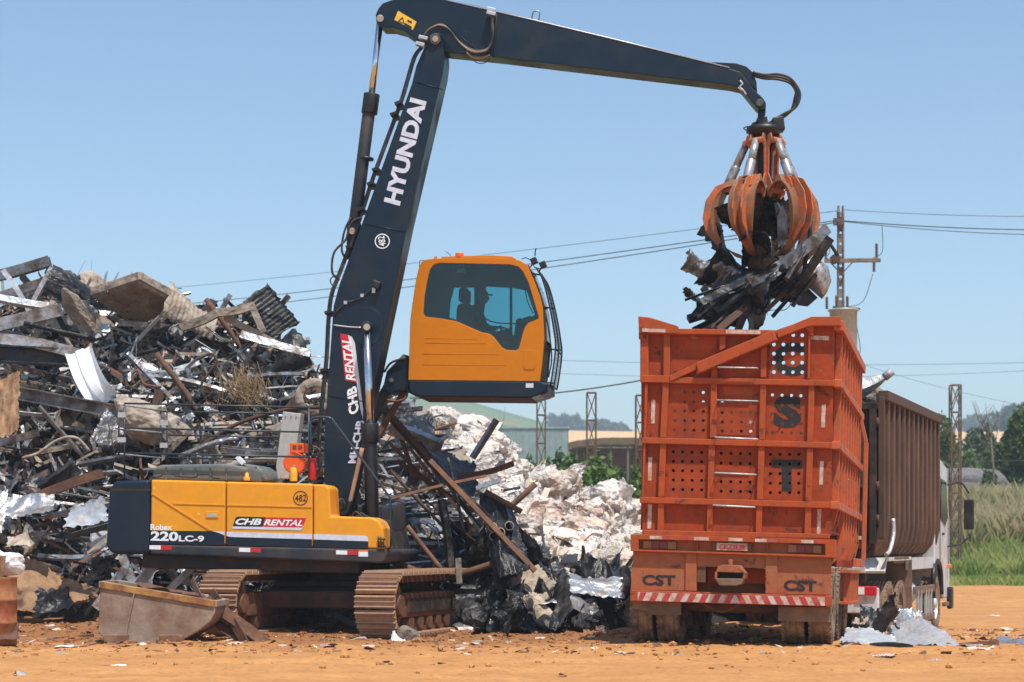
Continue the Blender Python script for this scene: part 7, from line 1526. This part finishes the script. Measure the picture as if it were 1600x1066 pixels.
bm((610, 668), (690, 700), 30.9, 'box', 'steel', .20, 'steel_beam', 'light grey beam end above the rusty beams', 'steel beam', 20)
bm((620, 720), (740, 800), 30.7, 'angle', 'rust', .08, 'rusty_angle', 'rusty angle bar crossing under the longest rusty beam', 'steel angle')
bm((615, 655), (650, 760), 30.9, 'pipe', 'rust', .08, 'rusty_pipe', 'thin rusty pipe hanging steeply right of the cylinders', 'pipe')
for k, (x, y) in enumerate(((770, 824), (782, 832), (772, 838), (796, 822))):
    a = W(x, y, 29.9); tag(MB().lathe(a, [(.06, -.25), (.075, -.25), (.075, .25), (.06, .25)], 14, 'Y').build('clay_pipe', MT['tan_sheet']), 'round tan pipe end beside the black tarpaulin, '+['upper left', 'middle', 'lower left', 'right'][k], 'pipe', 'tan pipes')
# black tarps
big_sheet('black_tarpaulin', [(770, 905), (828, 893), (800, 778), (750, 775)], [29.2, 29.2, 30.4, 30.6], 21, 'black_plastic', 'large black plastic sheet draped in front of the white bags', 'plastic sheet', .36, 40, 16, rip=.3)
big_sheet('black_tarpaulin', [(690, 770), (740, 765), (735, 705), (680, 712)], [30.8, 30.6, 31.4, 31.5], 22, 'black_plastic', 'black crumpled plastic among the rusty beams', 'plastic sheet', .22, 24, 20)
big_sheet('black_tarpaulin', [(618, 700), (680, 690), (674, 650), (616, 652)], [32, 32, 33, 33], 23, 'black_plastic', 'black plastic at the top right of the scrap under the cab', 'plastic sheet', .2, 24, 20)
big_sheet('dark_tarpaulin', [(738, 982), (800, 985), (798, 925), (748, 930)], [28.4, 28.3, 30.4, 30.6], 24, 'dark_sheet', 'dark dented sheet bulging right of the track', 'scrap sheet', .5, 34, 26)
big_sheet('dark_tarpaulin', [(822, 988), (892, 988), (880, 945), (828, 935)], [28.3, 28.4, 30.2, 30.4], 25, 'dark_sheet', 'dark brown crumpled sheet at the foot of the heap in the middle', 'scrap sheet', .5, 34, 26)
big_sheet('black_tarpaulin', [(905, 988), (982, 986), (972, 950), (905, 950)], [28.5, 28.7, 30.6, 30.4], 26, 'black_plastic', 'black crumpled plastic at the foot of the heap next to the trailer', 'plastic sheet', .5, 34, 20)
big_sheet('grey_sheet', [(880, 930), (975, 928), (968, 905), (885, 900)], [29.4, 29.5, 30.0, 30.0], 27, 'steel', 'long grey sheet lying below the white bags', 'scrap sheet', .08, 18, 8)
# big white sacks
HB_ = [.62, .55, .5, .55, .5, .5, .5, .45, .5, .5, .5]
for k, (x, y, Y, s, i, lb_) in enumerate(((728, 668, 39.5, 1.9, 0, 'biggest pale sack at the very top of the bag heap'), (765, 690, 38.8, 1.6, 3, 'pale round sack just right of the topmost sack'), (690, 664, 39.5, 1.5, 5, 'white sack at the left of the bag heap top'), (952, 772, 38.2, 1.75, 3, 'large square shouldered white sack on the right shoulder'), (880, 760, 38, 1.4, 2, 'long white sack left of the large square one'), (820, 880, 33.0, 1.3, 6, 'white sack right of the black tarpaulin'), (860, 800, 35.5, 1.6, 7, 'wide white sack in the middle of the slope'), (960, 870, 33.5, 1.5, 4, 'white sack low down beside the trailer bumper'), (985, 800, 36, 1.4, 0, 'white sack halfway up beside the trailer'), (735, 740, 37, 1.2, 2, 'white sack left of the grey upright channel'), (900, 850, 34, 1.4, 3, 'tan white sack in the lower middle of the slope'))):
    ps('bag', i, 'bag_white' if k % 3 != 1 else 'bag_pink', 'white_bag', x, y, Y, (.1*k, .2, .6*k), (s*HB_[k], s*.85*HB_[k], s*1.05*HB_[k]), lb_, 'plastic sack')
# load inside the orange trailer
for k in (4, 6, 10, 12, 13, 14):
    q = random.Random(900+k); y = .7+.6*k*.9 if k < 8 else .9+1.0*(k-8); x = q.uniform(-.4, .4); y = min(max(y, 2.0), 4.4); z = q.uniform(2.2, 2.5) if y < 4 else q.uniform(2.5, 2.8)
    p = T.m @ Vector((x, y, z)); place(lib_mesh('tarp' if k % 2 else 'sheet', k % 8, 'scrap_sheet', ('dark_sheet', 'steel', 'dark_sheet')[k % 3]), 'scrap_sheet', p, ('upper', 'middle', 'lower')[k % 3]+(' dark',' grey')[k % 2]+' scrap sheet inside the orange trailer, '+('near its rear panel' if k < 8 else 'halfway along' if k < 12 else 'towards the front'), 'scrap sheet', (q.uniform(-.4, .4), q.uniform(-.4, .4), q.uniform(0, 6)), .95, 'scrap inside the trailer')
p = T.m @ Vector((0, 4.8, 0)); mb = MB(); zi = 3.05; mb.prism([Vector((XL+.05, .5, HB+.06)), Vector((XL+.05, .4, zi-.3)), Vector((XL+.05, LB-.1, zi+.1)), Vector((XL+.05, LB-.1, HB+.06))], (XR-XL-.14, 0, 0))  # near-black load block, raised so the holes look into shade
o = mb.build('scrap_load', MT['heap_core'], kind='stuff'); o.matrix_world = T.m; o['label'] = 'dark rubble filling the orange trailer, near-black to darken its inside'
# scrap on the brown skip
for k, (x, y, kd, i, mat, sc, lb_) in enumerate(((1352, 618, 'sheet', 3, 'steel', .45, 'grey bent sheet heaped on the brown skip next to the orange trailer'), (1362, 615, 'block', 2, 'tan_sheet', .5, 'tan rubble lump on the rear of the brown skip'), (1380, 628, 'tarp', 2, 'dark_sheet', .4, 'dark crumpled scrap just showing over the brown skip rim'))):
    ps(kd, i, mat, 'scrap_sheet', x, y, 33, (.4, .3, .4*k), sc, lb_, 'scrap piece')
mb = MB(); ctr = catmull([W(1338, 612, 32.5), W(1358, 604, 32.5), W(1376, 595, 32.5), W(1393, 581, 32.5)], 6); mb2 = []
for i, c_ in enumerate(ctr): t = i/(len(ctr)-1); wv = .16*(1-t)+.05; mb2 += [c_+Vector((0, 0, wv)), c_+Vector((0, -.06, 0)), c_-Vector((0, -.05, wv*.8))]
mb.add(mb2, [(3*i+j, 3*i+j+1, 3*i+j+4, 3*i+j+3) for i in range(len(ctr)-1) for j in range(2)]); mb.tube([W(1382, 590, 32.5), W(1394, 580, 32.5)], .07, 10)
tag(mb.build('gutter_end', MT['steel_bright']), 'light grey bent gutter end sticking up from the brown skip', 'gutter')
# ------------------------------------------------------------------ foreground things
# metal tub on a pallet
Tb = Fr((W(246, 1000, 26.6).x, 26.6, 0), rz=-3)
tub = thing('metal_tub', 'worn grey and rusty metal tub with a sloping end on a wooden pallet', 'tub', Tb.m)
M('tub', (.36, .29, .23), .7, .1, (.19, .10, .06), .5, 2.4, bump=.35, bscale=14, bump2=.15, b2scale=3, soft=.2)
M('tub_edge', (.42, .22, .05), .7, 0, (.2, .08, .04), .5, 4)
nz_ = Tb.P(250, 950, -.5)
o1 = [Tb.P(x, y, -.55) for x, y in ((157, 908), (336, 938), (336, 958), (328, 972), (312, 985), (288, 999), (270, 1006), (236, 1007), (196, 1003), (162, 998), (153, 988))]; o2 = [Vector((p.x, .30, p.z)) for p in o1]
def inset(ps_, k): c_ = sum(ps_, Vector())/len(ps_); return [q+(c_-q).normalized()*k for q in ps_]
i1 = [Vector((q.x, -.52, q.z)) for q in inset(o1, .05)]; i2 = [Vector((q.x, .27, q.z)) for q in inset(o2, .05)]
i1[0].z = o1[0].z; i1[1].z = o1[1].z; i2[0].z = o1[0].z; i2[1].z = o1[1].z
mb = MB(); vs = o1+o2+i1+i2; n5 = len(o1); pr5 = [(i, (i+1) % n5) for i in range(1, n5)]; fs = [tuple(range(n5)), tuple(reversed(range(n5, 2*n5)))]+[(a, b, b+n5, a+n5) for a, b in pr5]+[tuple(reversed(range(2*n5, 3*n5))), tuple(range(3*n5, 4*n5))]+[(b+2*n5, a+2*n5, a+3*n5, b+3*n5) for a, b in pr5]+[(0, 2*n5, 2*n5+1, 1), (n5, n5+1, 3*n5+1, 3*n5), (0, n5, 3*n5, 2*n5), (1, 2*n5+1, 3*n5+1, n5+1)]
mb.add(vs, fs); mb.build('tub_body', MT['tub'], tub, .02, 3)
for a, b in ((o1[0], o1[1]), (o2[0], o2[1]), (o1[0], o2[0]), (o1[1], o2[1])): MB().bar(a-Vector((0, 0, .05)), b-Vector((0, 0, .05)), .05, .09).build('rim', MT['tub_edge'] if a is o1[0] and b is o1[1] else MT['tub'], tub, .008)
MB().bar(o1[0].lerp(o1[1], .3)-Vector((0, .02, .08)), o1[9].lerp(o1[6], .32)-Vector((0, .02, -.05)), .03, .02).build('weld_seam', MT['tub'], tub)
for k, (x, y, l_) in enumerate(((245, 918, 'rusty scrap piece lying in the tub on the left'), (290, 924, 'rusty curled plate lying in the tub towards the right'))): ps('sheet', 6+k, 'rust', 'scrap_sheet', x, y, 26.8, (.1, .1, .5), (.5, .4, .12), l_, 'scrap piece')
pa = thing('pallet', 'broken wooden pallet under the metal tub', 'pallet', Tb.m)
for y in (-.6, -.25, .1, .4): MB().bar(Tb.P(158, 997, y), Tb.P(278, 1013, y), .1, .045).build('board', MT['wood_brown'], pa, .006)
for x in (182, 268):
    for y in (-.6, .35): q = Tb.P(x, 1008, -.6); MB().box((q.x, y, .06), (.32, .12, .10)).build('block', MT['wood_brown'], pa, .008)
# plank heap to the right of the tub
for k, (a, b, w_, mat, rl) in enumerate((((322, 938), (436, 1020), .15, 'rust', 70), ((336, 955), (440, 1021), .11, 'wood_brown', 60), ((330, 925), (385, 1008), .13, 'rust', 80), ((352, 960), (428, 1018), .12, 'tan_sheet', 50), ((300, 905), (330, 960), .09, 'rust', 75), ((310, 1000), (420, 1020), .12, 'rust', 95), ((370, 1002), (444, 1016), .05, 'rust', 0))):
    bm(a, b, 26.7+.08*k, 'plate', mat, w_, 'rusty_plank', 'rusty plank in the leaning stack right of the tub, '+['longest on top', 'brown one below the longest', 'steepest one', 'thin pale one', 'shortest at the upper left', 'flat one at the bottom', 'thin rod at the right tip'][k], 'plank', rl, 26.2+.05*k, 'planks right of the tub')
#ps('sheet', 9, 'rust', 'scrap_sheet', 335, 995, 27.0, (.9, .5, .2), .5, 'dark rusty sheet under the leaning planks', 'scrap sheet')
#ps('sheet', 7, 'dark_sheet', 'scrap_sheet', 375, 1010, 27.0, (.3, .3, .8), .5, 'dark sheet under the right end of the planks', 'scrap sheet')
for k in range(9):
    a = (318+k*7, 948+k*6); b = (375+k*7, 1000+k*2.6); bm(a, b, 26.9+.05*k, 'plate', ('rust', 'wood_brown', 'tan_sheet')[k % 3], (.13-.006*k), 'rusty_plank', 'rusty plank lower in the leaning stack right of the tub, '+['first', 'second', 'third', 'fourth', 'fifth', 'sixth', 'seventh', 'eighth', 'ninth'][k]+' from the left', 'plank', 50+6*k, 26.5, 'planks right of the tub')
# barrel on the left edge
bp = W(-8, 1008, 25.4); ba = thing('barrel', 'rusty red brown barrel cut off by the left edge', 'barrel', (bp.x, 25.4, 0))
M('barrel_rust', (.27, .065, .03), .6, .1, (.40, .19, .07), .45, 3.5, bump=.3)
MB().lathe((0, 0, 0), [(.01, 0), (.27, 0), (.285, .02), (.285, .28), (.30, .30), (.285, .32), (.285, .58), (.30, .60), (.285, .62), (.285, .88), (.295, .90), (.27, .90), (.265, .5), (.01, .5)], 30).build('drum', MT['barrel_rust'], ba)
ps('bag', 1, 'white_paint', 'white_tank', -2, 878, 25.6, (.1, .1, .3), (.45, .4, .6), 'smooth white rounded object standing in the barrel', 'white object')
bm((-2, 905), (2, 868), 25.2, 'plate', 'wood_brown', .12, 'board', 'short brown board in the barrel in front of the white object', 'board', 90)
ps('sheet', 8, 'rust', 'scrap_sheet', -2, 985, 25.2, (.9, .1, .3), .35, 'crumpled rusty foot piece beside the barrel', 'scrap piece')
bm((10, 1000), (146, 996), 27.6, 'channel', 'rust', .10, 'rusty_rail', 'brown rail lying on the ground from the barrel towards the pallet', 'rail', 90)
bm((14, 1005), (138, 1001), 27.4, 'angle', 'rust', .06, 'rusty_rail', 'thinner rail lying in front of the brown rail', 'rail', 0)
# lump and paper by the right track
ps('block', 3, 'tan_sheet', 'concrete_lump', 637, 998, 26.6, (.3, .4, .2), (.42, .4, .62), 'pale rough lump in front of the right track', 'lump')
big_sheet('white_paper', [(612, 1010), (640, 1010), (622, 992), (611, 996)], [26.2, 26.2, 26.5, 26.5], 31, 'white_paint', 'white torn paper in front of the pale lump', 'paper', .08, 8, 5)
# scrap on the ground right of the trailer
RG = [('silver_sheet', [(1398, 1012), (1506, 1012), (1440, 972), (1385, 978)], [25.2, 25.0, 26.6, 26.6], 41, 'steel_bright', 'large bright folded sheet on the ground right of the trailer', .10),
      ('grey_sheet', [(1400, 985), (1450, 990), (1440, 958), (1398, 958)], [26.4, 26.4, 27, 27], 42, 'steel', 'grey sheet standing behind the large bright one', .12),
      ('black_tarpaulin', [(1342, 996), (1402, 996), (1396, 956), (1346, 952)], [26.0, 26.0, 26.8, 26.8], 43, 'black_plastic', 'black crumpled plastic between the truck wheels and the bright sheet', .5),
      ('pale_sheet', [(1312, 1006), (1424, 1014), (1390, 990), (1320, 990)], [25.0, 24.8, 25.7, 25.7], 44, 'steel_bright', 'pale torn sheet lying in front of the black plastic', .14),
      ('tan_sheet', [(1330, 985), (1356, 982), (1354, 962), (1338, 966)], [26, 26, 26.5, 26.5], 45, 'tan_sheet', 'tan corrugated fragment leaning by the trailer wheel', .10),
      ('grey_sheet', [(1552, 1014), (1612, 1020), (1606, 1002), (1562, 996)], [25.0, 24.6, 25.8, 26.0], 46, 'steel', 'grey bent sheet on the ground at the right edge', .10),
      ('tan_sheet', [(1402, 972), (1436, 976), (1430, 956), (1410, 956)], [26.8, 26.8, 27.3, 27.3], 47, 'tan_sheet', 'pale brown crumpled piece behind the grey sheet', .12)]
for nm, pts, Ys, sd_, mat, lb_, am in RG: big_sheet(nm, pts, Ys, sd_, mat, lb_, 'metal sheet', am*.45, 30, 7 if 'silver' in nm else 10, rip=.12)
bm((1360, 1014), (1425, 1016), 24.9, 'channel', 'dark_sheet', .14, 'steel_channel', 'dark channel lying in front of the pale torn sheet', 'steel channel', 90)
bm((1490, 1010), (1560, 1004), 25.3, 'box', 'rust', .07, 'rusty_bar', 'rusty bar between the bright sheet and the right edge sheet', 'bar')
bm((1560, 1017), (1582, 1018), 24.8, 'pipe', 'black', .06, 'short_pipe', 'short dark curved piece in front of the right edge sheet', 'pipe')
# litter and stones
litter = [(100, 1012, .10, 'white_paint'), (182, 1036, .13, 'white_paint'), (42, 1048, .15, 'bag_white'), (96, 1026, .09, 'bag_white'), (124, 1010, .10, 'bag_pink'), (510, 1012, .14, 'bag_white'), (720, 1010, .10, 'bag_pink'), (600, 1030, .08, 'dark_sheet'), (690, 1034, .06, 'dark_sheet'), (1376, 1022, .16, 'bag_pink'), (1448, 1027, .18, 'bag_white'), (1322, 1012, .10, 'bag_pink'), (1552, 943, .12, 'white_paint'), (1520, 1012, .14, 'bag_pink'), (880, 1052, .05, 'dark_sheet'), (1196, 1020, .06, 'bag_white'), (560, 1000, .07, 'bag_pink'), (470, 990, .10, 'bag_white'), (745, 1003, .12, 'tan_sheet'), (30, 1020, .08, 'bag_pink')]
for k, (x, y, s, mat) in enumerate(litter):
    Y = 1.34*FL/(y-HZ) if y > 990 or x < 1500 else 45; X = (x-800)/FL*Y
    adj = {'white_paint': 'white', 'bag_white': 'off white', 'bag_pink': 'tan', 'dark_sheet': 'dark', 'tan_sheet': 'pale brown'}[mat]; wh = ('left of the pallet' if x < 150 else 'below the pallet' if x < 300 else 'in front of the left track' if x < 540 else 'by the right track' if x < 800 else 'in the middle of the yard' if x < 1000 else 'behind the trailer wheels' if x < 1300 else 'in front of the scrap on the right' if y > 1000 else 'out on the yard beyond the truck')
    nxt = sum(1 for l_ in litter[:k] if l_[3] == mat and abs(l_[0]-x) < 150)
    place(lib_mesh('sheet', k % 12, 'litter', mat), 'litter', (X, Y, float(terrain(X, Y))+.02), adj+' scrap of litter '+wh+('' if not nxt else ', nearer the camera' if y > 1020 else ', farther back'), 'litter', (rnd.uniform(-.15, .15), rnd.uniform(-.15, .15), k), (s*1.5, s*1.5, s*.5), 'litter on the yard')
g_ = np.random.default_rng(77); n = 8000; x = g_.uniform(-9, 12, n); y = 20+g_.uniform(0, 1, n)**.7*12; kk = (y+.3*g_.normal(size=n) > 24.2) & (x < 4) | (g_.uniform(size=n) < .22); x, y = x[kk], y[kk]; n = len(x); s = g_.lognormal(-4.25, .62, n).clip(.006, .07)
v, f = ico(1); v = v*(1+crump_vec(v, 3, 6, .2)[:, None]); rz_ = g_.uniform(0, 6.28, n); z = terrain(x, y)
Vv = v[None]*s[:, None, None]*np.array([1.2, .9, .7]); c_, s_ = np.cos(rz_)[:, None], np.sin(rz_)[:, None]; Vv = np.stack([Vv[..., 0]*c_-Vv[..., 1]*s_, Vv[..., 0]*s_+Vv[..., 1]*c_, Vv[..., 2]], -1)+np.stack([x, y, z+s*.3], -1)[:, None]
o = put('clods', np_mesh('clods', Vv.reshape(-1, 3), (f[None]+np.arange(n)[:, None, None]*len(v)).reshape(-1, 3)), MT['dirt'], kind='stuff'); o['label'] = 'loose clods and stones on the dirt'
for nm, mat, nn2, sd3 in (('litter_crumbs', 'bag_pink', 420, 5), ('dark_crumbs', 'rust_dark', 900, 6)):
    g_ = np.random.default_rng(sd3); x = g_.uniform(-8, 11, nn2); y = g_.uniform(23.5, 31, nn2); z = terrain(x, y)+.012; p = np.stack([x, y, z], -1); a = g_.normal(size=(nn2, 3))*np.array([.045, .045, .015]); b = g_.normal(size=(nn2, 3))*np.array([.03, .03, .015])
    o = put(nm, np_mesh(nm, np.stack([p-a, p+b, p+a, p-b], 1).reshape(-1, 3), np.arange(4*nn2).reshape(nn2, 4)), MT[mat], kind='stuff'); o['label'] = 'tiny scraps scattered on the dirt'
